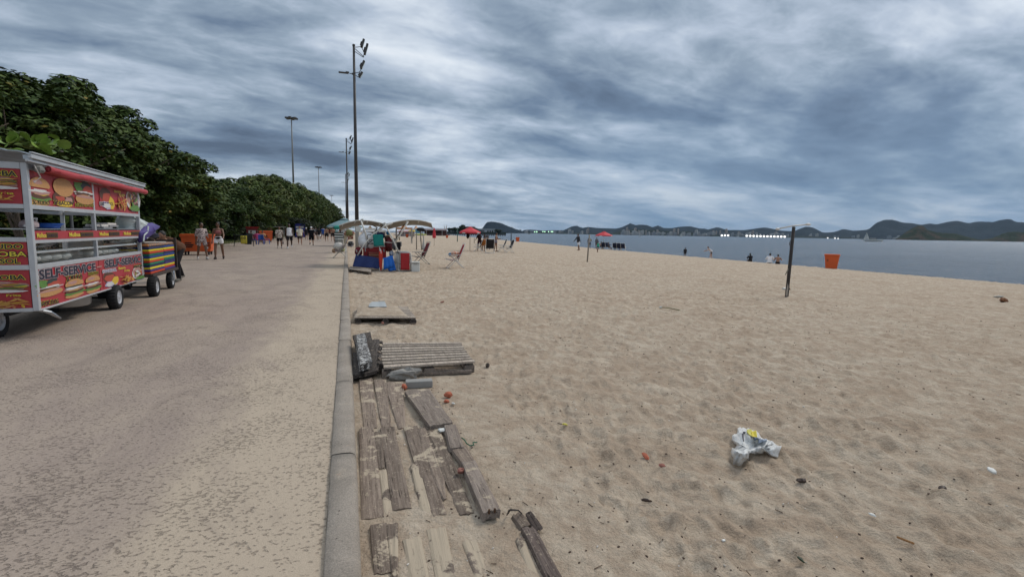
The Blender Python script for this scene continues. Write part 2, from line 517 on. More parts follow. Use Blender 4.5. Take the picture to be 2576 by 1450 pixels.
def vsand(x, y):
    yc = np.maximum(y, 0); cr_ = 34.2 + .11 * yc * yc / (yc + 60)
    q = np.maximum(x, 0) / cr_ * 36
    z = np.where(q <= 36, -.10 - .0006 * q * q, -.10 - .0006 * 1296 - (q - 36) * .10 - (q - 36) ** 2 * .004)
    return np.maximum(z, -6)
BOARD = [(G(905, 945), G(1000, 945)), ]
def calm(x, y):
    """how flat the sand lies: under the half-buried boards and in the drift beside the kerb it is smooth"""
    a = np.clip((x - .05) / .25, 0, 1)
    inside = (x < 1.35) & (y < 6.2)
    b = np.where(inside, .17, 1.0)
    return (.35 + .65 * a) * b
def vheight(x, y):
    m_ = .5 + .5 * np.tanh(2.2 * (np.sin(x * .31 + 1.3) * np.cos(y * .23) + .4 * np.sin(x * .9 - y * .7)))
    c_, s_ = math.cos(.6), math.sin(.6)
    h = samp(T1, 11.0, x, y) * m_ + samp(T2, 13.0, x * c_ - y * s_ + 3, x * s_ + y * c_ + 5) * (1 - m_)
    r_ = np.hypot(x, y)
    return vsand(x, y) + h * calm(x, y) * np.clip(1.5 - r_ / 200, .25, 1)
def sand_at(x, y): return float(vheight(np.array([x]), np.array([y]))[0])
NA, NR = 640, 800
tha = np.radians(np.concatenate([np.linspace(0, 76, NA - 40), np.linspace(76, 180, 41)[1:]]))
rr = .75 * (420 / .75) ** (np.linspace(0, 1, NR) ** 1.0)
TH, RR = np.meshgrid(tha, rr)
SX = RR * np.sin(TH) + .02; SY = RR * np.cos(TH)
SZ = vheight(SX, SY)
def npmesh(name, X, Y, Z, mat):
    a, b = X.shape
    co = np.stack([X.ravel(), Y.ravel(), Z.ravel()], 1).astype(np.float32)
    idx = np.arange(a * b).reshape(a, b)
    q = np.stack([idx[:-1, :-1], idx[1:, :-1], idx[1:, 1:], idx[:-1, 1:]], -1).reshape(-1, 4)
    me = bpy.data.meshes.new(name)
    me.vertices.add(len(co)); me.vertices.foreach_set('co', co.ravel())
    me.loops.add(q.size); me.loops.foreach_set('vertex_index', q[:, ::-1].ravel().astype(np.int32))
    me.polygons.add(len(q)); me.polygons.foreach_set('loop_start', (np.arange(len(q)) * 4).astype(np.int32))
    try: me.polygons.foreach_set('loop_total', np.full(len(q), 4, np.int32))
    except Exception: pass
    me.polygons.foreach_set('use_smooth', [True] * len(q))
    me.materials.append(mat); me.update(calc_edges=True); me.validate()
    o = bpy.data.objects.new(name, me); COL.objects.link(o); return o
sand = npmesh('beach_sand', SX, SY, SZ, M_SAND); tag(sand, kind='structure')

# ---- land under and left of the road, and the road
M_SOIL = paint('verge_soil', (.20, .165, .11), rough=.95, var=.3, scale=1.5, obj=False)
land = MB().add([(-900, -60, -.06), (.0, -60, -.06), (.0, 460, -.06), (-20, 800, -.06), (-900, 800, -.06)], [(0, 1, 2, 3, 4)]).build('ground', M_SOIL); tag(land, kind='structure')
ys = [-12 + 1.2 * i for i in range(0, 60)] + [60 + 8 * i for i in range(0, 50)]
xs = [-9.2 + .35 * i for i in range(26)] + [-.12]
vs = []
for y in ys:
    for x in xs:
        vs.append((x, y, .012 * mnoise.noise(Vector((x * .35, y * .3, 0))) + (0.0 if x < -1 else 0.004 * (x + 1))))
nb = len(xs)
roadm = MB().add(vs, [(i * nb + j, i * nb + j + 1, (i + 1) * nb + j + 1, (i + 1) * nb + j) for i in range(len(ys) - 1) for j in range(nb - 1)])
road = roadm.build('road', M_ROAD, smooth=True); tag(road, kind='structure')

# kerb of rounded concrete stones on the beach side
kerb = bpy.data.objects.new('kerb', None); COL.objects.link(kerb); tag(kerb, kind='structure')
joints = [G(860, y, .02).y for y in (1600, 1140, 957, 853, 803, 776)]
joints = [joints[0] - 4.5, joints[0] - 2.2] + joints
while joints[-1] < 70: joints.append(joints[-1] + 1.45)
prof = [(-.120, -.22), (-.119, .018), (-.112, .026), (-.06, .029), (-.002, .027), (.020, .016), (.031, -.012), (.034, -.22)]
def kstone(L, seed):
    rn = random.Random(seed); rows = []
    n = max(4, int(L / .12)) if L < 2.6 else 12
    for i in range(n + 1):
        y = .006 + (L - .012) * i / n
        e = .006 if i in (0, n) else 0
        rows.append([(x + (mnoise.noise(Vector((seed * 3.1, y * 6, x * 9))) * .004), y, z - e + (mnoise.noise(Vector((x * 12, y * 7, seed * 5.3))) * .005 if z > -.1 else 0)) for x, z in prof])
    mb = MB().sheet(rows)
    k_ = len(prof)
    mb.f.append(tuple(range(k_))); mb.m.append(0); o = n * k_
    mb.f.append(tuple(range(o, o + k_))[::-1]); mb.m.append(0)
    return mb
for i in range(len(joints) - 1):
    L = joints[i + 1] - joints[i]
    if joints[i] < 22: o = kstone(L, i).build('kerb_stone', M_CONC, kerb)
    else:
        o = bpy.data.objects.new('kerb_stone', shared_k) if joints[i] > 23.6 else kstone(1.45, 40).build('kerb_stone', M_CONC, kerb)
        if joints[i] <= 23.6: shared_k = o.data
        else: COL.objects.link(o); o.parent = kerb
    for p in o.data.polygons: p.use_smooth = True
    o.location = (0, joints[i], .0)
    o.rotation_euler = (0, random.uniform(-.01, .01), random.uniform(-.003, .003))
tag(kstone(300, 77).build('far_kerb', M_CONC, kerb, loc=(0, joints[-1], 0)), kind='stuff')
# low kerb on the park side
pk = MB()
for i in range(40): pk.box((-9.27, -5 + i * 6.0, .03), (.14, 5.98, .20), rot=(0, random.uniform(-.02, .02), random.uniform(-.002, .002)))
tag(pk.build('park_kerb', M_CONC), kind='structure')
M_GRASS = paint('verge_grass', (.12, .125, .05), rough=.95, var=.35, scale=3, obj=False, dirt=(.26, .21, .13), dirt_amt=.9)
gv = []
gy = [-10 + 2 * i for i in range(110)]; gx = [-9.35, -9.8, -10.6, -12, -15, -20, -30, -60]
for y in gy:
    for i, x in enumerate(gx):
        gv.append((x, y, (.06, .14, .24, .32, .35, .35, .3, .2)[i] + .05 * mnoise.noise(Vector((x, y * .4, 0)))))
nb = len(gx)
grass = MB().add(gv, [(i * nb + j, (i + 1) * nb + j, (i + 1) * nb + j + 1, i * nb + j + 1) for i in range(len(gy) - 1) for j in range(nb - 1)]).build('grass_verge', M_GRASS, smooth=True)
tag(grass, kind='structure')
# grass blades on the bank
gb = MB(); rn = random.Random(3)
for i in range(7000):
    y = 12 + 70 * rn.random() ** 1.3; x = -9.4 - 1.8 * rn.random()
    z = .06 + (-9.35 - x) * .16; h = rn.uniform(.04, .16); a = rn.uniform(0, PI); wv = rn.uniform(.01, .03)
    c_, s_ = math.cos(a) * wv, math.sin(a) * wv; lx, ly = rn.uniform(-.05, .05), rn.uniform(-.05, .05)
    gb.add([(x - c_, y - s_, z - .02), (x + c_, y + s_, z - .02), (x + lx, y + ly, z + h)], [(0, 1, 2)])
tag(gb.build('grass', paint('grass_blades', (.09, .12, .03), rough=.8, var=.4, scale=8, obj=False)), kind='stuff')

# ---- water
def mat_water():
    m = Mat('bay_water')
    v = m.pos((1, .55, 1), rot=(0, 0, -.35))
    m.b.inputs['Base Color'].default_value = (.052, .080, .105, 1)
    m.b.inputs['Roughness'].default_value = .22; m.b.inputs['IOR'].default_value = 1.33
    c = m.mix(m.ramp(m.noise(m.pos((.25, 1, 1), rot=(0, 0, -.32)), .06, 5, .65, .5), ((.35, 0), (.7, 1))), (.028, .052, .080), (.052, .082, .112))
    m.val(m.b.inputs['Base Color'], c)
    h = m.math('ADD', m.noise(v, .9, 6, .68, .3), m.math('MULTIPLY', m.noise(v, .12, 4, .6), 2.2))
    m.bump(h, .95, 1.0)
    return m.m
WZ = -2.15
water = MB().add([(-12000, -400, WZ), (14000, -400, WZ), (14000, 14000, WZ), (-12000, 14000, WZ)], [(0, 1, 2, 3)]).build('sea', mat_water())
tag(water, kind='structure')

# ---- far hills
def ca5(cx, cy): return ((1700 + cx / 2.342) / 1.5528, (820 + cy / 2.342) / 1.5528)
def cb5(cx, cy): return ((2700 + cx / 1.9815) / 1.5528, (820 + cy / 1.9815) / 1.5528)
def mat_hill(name, c1, c2, sc, c3=None):
    m = Mat(name); v = m.pos()
    c = m.mix(m.ramp(m.noise(v, sc, 6, .65), ((.35, 0), (.68, 1))), c1, c2)
    if c3: c = m.mix(m.ramp(m.noise(m.pos(loc=(900, 40, 3)), sc * .5, 4, .6), ((.52, 0), (.62, .9))), c, c3)
    m.val(m.b.inputs['Base Color'], c); m.b.inputs['Roughness'].default_value = .95
    m.b.inputs['Specular IOR Level'].default_value = .05
    m.bump(m.noise(v, sc * 2.5, 5, .7), 30, .7)
    return m.m
MH_FAR = mat_hill('far_forest', (.010, .019, .030), (.020, .031, .044), .006)
MH_MID = mat_hill('mid_forest', (.012, .020, .020), (.028, .036, .030), .008)
MH_ROCK = mat_hill('island_scrub', (.014, .024, .014), (.036, .046, .026), .012, (.085, .055, .042))
def hill(name, pts, Z, dep, mat, step=9, amp=.05):
    """ridge line at distance Z (pts in photo pixels), real slopes down to the water in front and behind"""
    xs_ = np.arange(pts[0][0], pts[-1][0] + .1, step); yv = np.interp(xs_, [p[0] for p in pts], [p[1] for p in pts])
    rows = []; K = 9
    ridge = [at_depth(x, y + .35 * math.sin(x * 1.7) + .35 * math.sin(x * .9), Z) for x, y in zip(xs_, yv)]
    for k_ in range(-K, K + 1):
        t = k_ / K
        row = []
        for i, p in enumerate(ridge):
            hgt = max(p.z - WZ, 1)
            dirv = Vector((p.x, p.y, 0)).normalized()
            f = (1 - abs(t)) ** .85
            nz = mnoise.fractal(Vector((p.x * .0025 + 3, p.y * .0025 + t * 2.2, Z * .01)), 1, 2, 5)
            q = p + dirv * (t * dep * (.6 + hgt / 260) + nz * dep * .10 * (1 - abs(t)))
            z = WZ - 2 + hgt * f * (1 + (nz * .28 if abs(t) > .01 else 0)) if abs(t) < .999 else WZ - 5
            row.append((q.x, q.y, z))
        rows.append(row)
    o = MB().sheet(rows).build(name, mat, smooth=True); tag(o, kind='structure'); return o
backridge = [ca5(*p) for p in ((790, 190), (820, 178), (900, 176), (1000, 183), (1100, 182), (1180, 180), (1215, 160), (1260, 143), (1300, 142), (1340, 162), (1400, 150), (1450, 155), (1520, 163), (1650, 166), (1700, 155), (1750, 135), (1785, 117), (1830, 135), (1870, 129), (1930, 130), (1990, 153), (2040, 137), (2090, 160), (2160, 160), (2230, 150), (2340, 145), (2420, 163), (2480, 166))] + \
    [cb5(*p) for p in ((0, 122), (60, 143), (130, 148), (205, 128), (280, 150), (400, 152), (500, 138), (570, 131), (640, 142), (700, 155), (790, 162), (840, 140), (890, 122), (940, 130), (1020, 170), (1100, 165), (1170, 149), (1250, 160), (1370, 147), (1400, 125), (1430, 100), (1490, 78), (1560, 76), (1640, 92), (1700, 95), (1780, 112), (1850, 98), (1900, 106), (1990, 88), (2060, 77), (2150, 99), (2210, 87), (2270, 84), (2340, 103), (2410, 90), (2500, 86), (2576, 92), (2700, 110), (2900, 125), (3200, 180), (3300, 210))]
hill('far_hills', backridge, 5200, 620, MH_FAR, step=7)
hill('peninsula_hill', [ca5(*p) for p in ((395, 190), (430, 168), (450, 140), (470, 112), (500, 103), (550, 104), (600, 114), (660, 138), (700, 153), (740, 170), (800, 190), (830, 196))], 3200, 300, MH_FAR, step=4)
hill('bay_island', [cb5(*p) for p in ((1540, 236), (1570, 228), (1620, 195), (1680, 155), (1720, 132), (1750, 118), (1790, 116), (1830, 148), (1900, 168), (1960, 172), (2050, 178), (2100, 192), (2150, 206), (2250, 226), (2330, 213), (2400, 182), (2450, 168), (2500, 162), (2576, 168), (2700, 190), (2850, 235))], 3000, 190, MH_ROCK, step=5)
# low shore strip in front of the hills
shore = [(1240, 583), (1350, 580), (1500, 584), (1640, 588), (1750, 586), (1900, 590), (2050, 592), (2200, 597), (2320, 602)]
hill('far_shore', [(x, y + 1) for x, y in shore], 4300, 200, MH_MID, step=8)
hill('city_hill', [ca5(*p) for p in ((1590, 222), (1640, 200), (1700, 180), (1800, 172), (1900, 170), (1980, 176), (2080, 182), (2170, 190), (2280, 186), (2360, 195), (2420, 222))], 4500, 160, MH_MID, step=6)

# ---- far city: individual blocks
M_BLD = [paint('render_pale', (.42, .42, .41), rough=.9, scale=.05, obj=False), paint('render_grey', (.27, .29, .31), rough=.9, scale=.05, obj=False), paint('render_warm', (.36, .31, .28), rough=.9, scale=.05, obj=False)]
M_WIN = pm('window_dark', (.06, .07, .09), rough=.3)
def block_mesh(seed, wd, dp, ht):
    rn = random.Random(seed); a = MB(); b = MB()
    a.box((0, 0, ht / 2), (wd, dp, ht)); a.box((wd * .1, 0, ht + 1.5), (wd * .4, dp * .5, 3))
    n = int(ht / 3.3); c_ = max(2, int(wd / 5))
    for i in range(n):
        for j in range(c_):
            for s_ in (-1,):
                b.box((-wd / 2 + wd * (j + .5) / c_, s_ * (dp / 2 + .1), 1.8 + i * 3.3), (wd / c_ * .6, .3, 1.5))
    return a, b
protos = []
for i, (wd, dp, ht) in enumerate(((18, 14, 32), (26, 14, 24), (14, 14, 46), (34, 16, 15), (20, 16, 22))):
    a, b = block_mesh(i, wd, dp, ht)
    protos.append((a.mesh('wall', M_BLD[i % 3]), b.mesh('window_rows', M_WIN), wd, ht))
rn = random.Random(21)
ncity = 0
def city(x0, x1, yb, Z, n, rise, groupn, lab):
    global ncity
    for i in range(n):
        x = rn.uniform(x0, x1); base = at_depth(x, yb(x) - rn.random() ** 1.6 * rise, Z + rn.uniform(-120, 60))
        pm_, pw, wd, ht = protos[rn.choice((0, 0, 1, 2, 3, 4, 4))]
        t = thing('apartment_block', lab, 'building', (base.x, base.y, max(base.z - 10, WZ + 1)), math.atan2(-base.x, base.y) + rn.uniform(-.5, .5), groupn)
        k_ = rn.uniform(.8, 1.25); t.scale = (k_, k_, k_)
        o = bpy.data.objects.new('wall', pm_); COL.objects.link(o); o.parent = t
        o = bpy.data.objects.new('window_rows', pw); COL.objects.link(o); o.parent = t; o['kind'] = 'stuff'
        ncity += 1
shoreY = lambda x: 585 + .0167 * (x - 1288) + 2.0
city(1560, 1790, shoreY, 4200, 62, 9, 'apartment blocks round the wooded hill', 'small pale apartment block in the far city around the dark wooded hill')
city(1790, 1990, shoreY, 4300, 48, 7, 'apartment blocks behind the row of shore lights', 'small grey apartment block in the far city behind the row of white shore lights')
city(1260, 1480, shoreY, 4200, 26, 3, 'low blocks on the left far shore', 'low pale block on the far shore left of the second red parasol')
city(2020, 2320, shoreY, 4500, 18, 2, 'houses below the cone hill', 'tiny pale house on the far shore below the cone shaped hill')

# lit floodlights along the far shore
def emis(name, c, s_):
    m = Mat(name); m.b.inputs['Base Color'].default_value = (*c, 1); m.b.inputs['Emission Color'].default_value = (*c, 1)
    m.b.inputs['Emission Strength'].default_value = s_; return m.m
M_LIT = emis('lit_lamp', (1, .97, .92), 1.3); M_GREEN = emis('lit_green', (.55, 1, .62), 1.6); M_POST = pm('grey_steel', (.12, .125, .13), rough=.5, metal=.3)
ORD = ('first', 'second', 'third', 'fourth', 'fifth', 'sixth', 'seventh', 'eighth', 'ninth', 'tenth', 'eleventh', 'twelfth')
def shorelamp(x, y, Z, r_, mat, lab, grp):
    p = at_depth(x, y, Z)
    t = thing('floodlight', lab, 'floodlight', (p.x, p.y, WZ), math.atan2(-p.x, p.y), grp)
    MB().cyl((0, 0, 0), (0, 0, p.z - WZ - r_ * .5), r_ * .12).build('mast', M_POST, t)
    MB().ell((0, 0, p.z - WZ), (r_ * 1.15, r_ * .6, r_), 12, 8).build('lamp', mat, t, smooth=True)
def c7(cx, cy): return ((2600 + cx / 3.68) / 1.5528, (830 + cy / 3.68) / 1.5528)
for k_, cx in enumerate((808, 853, 899)): shorelamp(*c7(cx, 325), 2600, 4.8, M_LIT, ('left', 'middle', 'right')[k_] + ' lit white floodlight in the cluster of three on the far shore', 'three white floodlights on the far shore')
for i in range(12): shorelamp(*c7(1167 + i * 49.5, 331 + i * 1.1), 2600, 5.0, M_LIT, ORD[i] + ' from the left in the even row of twelve white floodlights on the far shore', 'twelve white floodlights on the far shore')
for k_, (cx, cy) in enumerate(((2330, 360), (2435, 364), (2480, 370))): shorelamp(*c7(cx, cy), 2600, 2.8, M_LIT, ('left', 'middle', 'right')[k_] + ' small lit lamp on the far shore right of the leaning net post', 'small lamps on the right far shore')
for k_, (cx, cy) in enumerate(((910, 197), (930, 197), (985, 195), (1003, 196), (1037, 196), (1062, 196), (1075, 196))): shorelamp(*ca5(cx, cy), 2600, 2.4, M_GREEN, ORD[k_] + ' from left of the small greenish lamps between the two red parasols', 'green lamps on the far shore')

# ---- headland with low trees, pavilion and pier, left of the first red parasol
def e5(cx, cy): return ((1550 + cx / 5.152) / 1.5528, (820 + cy / 5.152) / 1.5528)
HZ = 1100.0
hl = [at_depth(*e5(cx, cy), HZ) for cx, cy in ((780, 425), (1000, 425), (1300, 422), (1640, 420), (2000, 420), (2200, 436))]
mb = MB(); rows = []
for dz_, dd in ((WZ - 3, -14), (WZ + 3.0, -6), (WZ + 4.2, 0), (WZ + 4.2, 160), (WZ - 3, 200)):
    rows.append([(p.x + p.x / HZ * dd, p.y + dd, dz_) for p in hl])
tag(MB().sheet(rows).build('headland', MH_MID), kind='structure')
# ================================================================ trees
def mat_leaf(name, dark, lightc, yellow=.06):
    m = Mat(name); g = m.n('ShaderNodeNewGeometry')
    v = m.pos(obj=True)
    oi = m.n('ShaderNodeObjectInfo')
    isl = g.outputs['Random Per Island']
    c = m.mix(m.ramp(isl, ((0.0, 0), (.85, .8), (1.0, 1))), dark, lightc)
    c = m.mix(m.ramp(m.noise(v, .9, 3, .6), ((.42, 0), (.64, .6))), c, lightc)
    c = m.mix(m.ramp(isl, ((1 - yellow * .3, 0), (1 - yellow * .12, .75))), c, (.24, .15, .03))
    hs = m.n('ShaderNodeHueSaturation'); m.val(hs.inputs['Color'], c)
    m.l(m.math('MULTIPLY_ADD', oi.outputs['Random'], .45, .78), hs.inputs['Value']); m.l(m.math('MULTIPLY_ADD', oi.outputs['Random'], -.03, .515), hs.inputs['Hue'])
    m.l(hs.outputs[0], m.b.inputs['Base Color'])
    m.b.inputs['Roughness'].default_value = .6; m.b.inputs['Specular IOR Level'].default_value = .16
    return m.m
M_LEAF = mat_leaf('sea_almond_leaf', (.020, .042, .010), (.085, .125, .028))
M_LEAF2 = mat_leaf('light_tree_leaf', (.030, .050, .014), (.085, .110, .030), .02)
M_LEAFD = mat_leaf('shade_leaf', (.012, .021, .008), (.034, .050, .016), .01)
M_BARK = paint('bark', (.085, .065, .050), rough=.95, var=.35, scale=9, bump=.02)

def leafquads(rn, blobs, n, size, out):
    """n leaf faces spread through and over the blobs (centre, radii)"""
    wts = np.array([b[1][0] * b[1][1] + b[1][0] * b[1][2] for b in blobs]); wts = wts / wts.sum()
    rs = np.random.RandomState(rn.randint(0, 99999))
    which = rs.choice(len(blobs), n, p=wts)
    C = np.array([b[0] for b in blobs])[which]; R = np.array([b[1] for b in blobs])[which]
    d = rs.randn(n, 3); d /= np.linalg.norm(d, axis=1)[:, None]
    d[:, 2] = np.where(d[:, 2] < -.35, -d[:, 2], d[:, 2])
    rad_ = 1 - np.abs(rs.randn(n)) * .16
    lump = 1 + .16 * np.sin(d[:, 0] * 7 + which) * np.cos(d[:, 1] * 6 + which * 2)
    P = C + d * R * (rad_ * lump)[:, None]
    # leaf frame: drooping away from the branch end, faces mostly up and outward
    nrm = d * .8 + np.array([0, 0, .75]) + rs.randn(n, 3) * .42; nrm /= np.linalg.norm(nrm, axis=1)[:, None]
    t = rs.randn(n, 3); t -= (t * nrm).sum(1)[:, None] * nrm; t /= np.linalg.norm(t, axis=1)[:, None]
    b = np.cross(nrm, t)
    s_ = size * rs.uniform(.6, 1.25, n)[:, None]
    v0 = P - t * s_ * .55; v1 = P + b * s_ * .33 + t * s_ * .08; v2 = P + t * s_ * .6 - nrm * s_ * .12; v3 = P - b * s_ * .33 + t * s_ * .08
    out.append((v0, v1, v2, v3))
def leafmesh(name, out, mat):
    V = np.concatenate([np.stack(q, 1).reshape(-1, 3) for q in out]).astype(np.float32)
    nf = len(V) // 4
    me = bpy.data.meshes.new(name); me.vertices.add(len(V)); me.vertices.foreach_set('co', V.ravel())
    me.loops.add(nf * 4); me.loops.foreach_set('vertex_index', np.arange(nf * 4, dtype=np.int32))
    me.polygons.add(nf); me.polygons.foreach_set('loop_start', np.arange(nf, dtype=np.int32) * 4)
    try: me.polygons.foreach_set('loop_total', np.full(nf, 4, np.int32))
    except Exception: pass
    me.materials.append(mat); me.update(calc_edges=True); return me
def treeproto(seed, H, R, n, size, mat, low=.12):
    rn = random.Random(seed)
    tr = MB(); blobs = []
    lean = (rn.uniform(-.3, .3), rn.uniform(-.3, .3))
    th = H * .38
    top = Vector((lean[0], lean[1], th))
    tr.tube([(0, 0, -.3), (lean[0] * .3, lean[1] * .3, th * .5), top], [.20 * H / 8, .15 * H / 8, .12 * H / 8], 8)
    nl = 6
    for i in range(nl):
        a = 2 * PI * (i + rn.random() * .6) / nl; L = R * rn.uniform(.5, .85)
        e = top + Vector((math.cos(a) * L, math.sin(a) * L, H * rn.uniform(.12, .38)))
        s0 = Vector((0, 0, th * rn.uniform(.6, .95)))
        mid = s0.lerp(e, .5) + Vector((0, 0, H * .05))
        tr.tube([s0, mid, e], [.09 * H / 8, .06 * H / 8, .025 * H / 8], 6)
        for j in range(2):
            e2 = e + Vector((rn.uniform(-1, 1), rn.uniform(-1, 1), rn.uniform(.1, 1))) * R * .3
            tr.tube([mid.lerp(e, .6), e2], [.04 * H / 8, .015], 5)
    nb = 46
    for i in range(nb):
        u = rn.random(); a = rn.uniform(0, 2 * PI)
        z = low + (1 - low) * (i + .5) / nb
        prof_ = (math.sin(min(z * 1.25 + .18, 1) * PI * .5) if z < .6 else math.cos((z - .6) / .4 * PI * .46) * .98 + .02)
        q = R * prof_ * (.35 + .65 * u ** .5) * .84
        br = R * rn.uniform(.20, .36)
        zc_ = z * (H - br * .5)
        blobs.append(((math.cos(a) * q, math.sin(a) * q, zc_), (br, br, br * rn.uniform(.55, .8))))
    for i in range(16):
        a = rn.uniform(0, 2 * PI); zz = rn.uniform(.45, .98); br = R * rn.uniform(.13, .22); q = R * (1.02 if zz < .7 else 1.02 - (zz - .7) * 2.2)
        blobs.append(((math.cos(a) * q, math.sin(a) * q, zz * H + .1), (br, br, br * .7)))
    out = []
    leafquads(rn, blobs, n, size, out)
    leafquads(rn, [((0, 0, H * .5), (R * .62, R * .62, H * .36))], int(n * .16), size * 1.5, out)
    return leafmesh('crown', out, mat), tr.mesh('trunk', M_BARK, True)
PR_NEAR = [treeproto(100 + i, 7.0, 3.3, 30000, .195, M_LEAF) for i in range(3)]
PR_FAR = [treeproto(200 + i, 9.0, 4.6, 14000, .36, (M_LEAF, M_LEAF2, M_LEAF)[i]) for i in range(3)]
def plant(protos_, i, loc, sx, sz, lab, grp, rz, name='sea_almond_tree', cat='tree'):
    cm, tm = protos_[i % len(protos_)]
    t = thing(name, lab, cat, loc, rz, grp); t.scale = (sx, sx, sz)
    for nm, me in (('crown', cm), ('trunk', tm)):
        o = bpy.data.objects.new(nm, me); COL.objects.link(o); o.parent = t
    return t
def zfrom(x, X):
    u = (x - 1288) / FPX
    return X / (u * math.cos(YAW) + math.sin(YAW) * 1.0)
ROW = [(-190, 140, -11.5), (-40, 172, -12.2), (70, 178, -11.6), (150, 205, -11.8), (212, 232, -11.4), (272, 268, -11.6), (330, 322, -11.5), (378, 350, -11.2), (425, 418, -11.2), (470, 432, -11.6), (535, 446, -12.0), (598, 456, -11.4)]
ROWF = [(632, 452, -11.6), (662, 448, -11.6), (692, 446, -11.4), (722, 462, -11.0), (748, 466, -10.5), (770, 478, -10), (790, 484, -9.4), (806, 492, -8.6), (820, 501, -7.8), (832, 512, -6.8), (841, 524, -5.8)]
treelab = ['largest dark leafy tree at the left edge above the snack cart', 'tall dark broadleaf tree directly behind the snack cart roof', 'dark leafy tree standing behind the red awning of the snack cart', 'dark leafy tree behind the far end of the snack cart', 'dense tree above the stacked boards cart', 'dark tree where the tree line steps down behind the carts', 'dark broadleaf tree left of the first orange dumpster', 'tree just behind the first orange dumpster', 'tree with the pale forked trunk behind the two women', 'dense tree right of the two walking women', 'dark rounded tree above the small yellow-clothed table', 'dark tree left of the dark kiosk']
for i, (x, y, X) in enumerate(ROW):
    Z = zfrom(x, X); base = at_depth(x, 600, Z); top = at_depth(x, y, Z).z
    H = top - .2
    plant(PR_NEAR, i, (base.x, base.y, .25), 1.04 + .05 * (i % 3), H / 7.0 * .94, treelab[i], None, i * 1.9)
farlab = ['light green tree behind the dark kiosk', 'bushy green tree right above the dark kiosk', 'tall green tree left of the first lamp mast', 'tree just left of the tall lamp mast foot', 'tree right of the tall lamp mast foot', 'far tree above the blue kiosk banner', 'far tree beyond the man in the white cap', 'far tree over the shirtless walkers', 'small far tree near the end of the avenue', 'next to last tree at the far end of the avenue', 'last tree at the far end of the avenue, by the teal parasol']
for i, (x, y, X) in enumerate(ROWF):
    Z = min(zfrom(x, X), 210); base = at_depth(x, 590, Z); top = at_depth(x, y, Z).z
    plant(PR_FAR, i, (base.x, base.y, .2), .92 + .08 * (i % 2), (top - .2) / 9.0 * 1.02, farlab[i], None, i * 2.3, name='park_tree')
# second row behind, closing the gaps
for i in range(13):
    y = 6 + i * 8.5
    plant(PR_NEAR if y < 40 else PR_FAR, i + 1, (-17.5 - (i % 2) * 1.5, y, .2), 1.25 if y < 40 else 1.05, (.88 if y < 40 else .8), 'dark tree in the second row, behind the front row of trees', 'trees of the second row', i * 1.3)
# understorey shrubs along the bank
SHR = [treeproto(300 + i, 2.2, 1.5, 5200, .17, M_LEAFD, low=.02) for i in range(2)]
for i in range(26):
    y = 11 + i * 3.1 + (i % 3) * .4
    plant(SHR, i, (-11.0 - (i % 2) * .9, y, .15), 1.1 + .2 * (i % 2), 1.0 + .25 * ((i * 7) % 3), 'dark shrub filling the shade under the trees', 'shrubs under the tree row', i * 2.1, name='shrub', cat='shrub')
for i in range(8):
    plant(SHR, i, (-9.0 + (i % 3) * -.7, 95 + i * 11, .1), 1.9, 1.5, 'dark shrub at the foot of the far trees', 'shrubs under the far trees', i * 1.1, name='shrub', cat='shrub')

# sea grape with big round light-green leaves, above the cart roof at the left edge
_p = at_depth(42, 358, 12.3); sg = thing('sea_grape_bush', 'sea grape bush with big round light green leaves above the cart roof', 'bush', (_p.x, _p.y, .3)); _s = (_p.z - .2) / 3.0; sg.scale = (_s, _s, _s)
rn = random.Random(5)
M_SG = paint('sea_grape_leaf', (.17, .27, .045), rough=.45, var=.25, scale=6)
stm = MB(); stm.tube([(0, 0, 0), (-.2, .1, 1.2), (.1, .2, 2.2)], [.07, .05, .03]); stm.tube([(-.1, .05, 1.0), (-.8, .3, 1.9), (-1.1, .2, 2.6)], [.05, .03, .02])
stm.build('stem', M_BARK, sg)
leaf = MB(); leaf.add([(0, 0, 0)] + [(math.cos(a) * .13, math.sin(a) * .13, .02 * math.cos(2 * a)) for a in [2 * PI * k_ / 10 for k_ in range(10)]], [(0, k_ + 1, (k_ + 1) % 10 + 1) for k_ in range(10)])
lm = leaf.mesh('leaf', M_SG, True)
for i in range(90):
    p = Vector((rn.gauss(-.3, .65), rn.gauss(.1, .55), rn.uniform(1.5, 3.05)))
    if i < 22: p = Vector((rn.uniform(-.9, .75), rn.uniform(-.3, .2), rn.uniform(2.55, 3.15)))
    o = bpy.data.objects.new('leaf', lm); COL.objects.link(o); o.parent = sg
    o.location = p; o.rotation_euler = (rn.uniform(-.9, .9) + .5, rn.uniform(-.8, .8), rn.uniform(0, 6)); o.scale = (rn.uniform(.6, 1.15),) * 3
for a_ in (( -.3, .1), (.2, .15), (-.8, .2)):
    MB().tube([(0, 0, .2), (a_[0], a_[1], 2.7)], [.04, .012]).build('twig', M_BARK, sg)
# street light head poking out of the leaves
sp = at_depth(145, 366, 17.0)
hd = thing('street_lamp', 'pale square lamp head half hidden in the tree leaves above the cart', 'street lamp', (sp.x, sp.y, 0))
MB().cyl((0, .5, 0), (0, .5, sp.z), .06, .05).build('pole', M_POST, hd)
MB().box((0, 0, sp.z), (.30, .9, .06), rot=(.45, .25, .5)).build('lamp_head', pm('lamp_white', (.6, .62, .62), rough=.4), hd, bevel=.01)

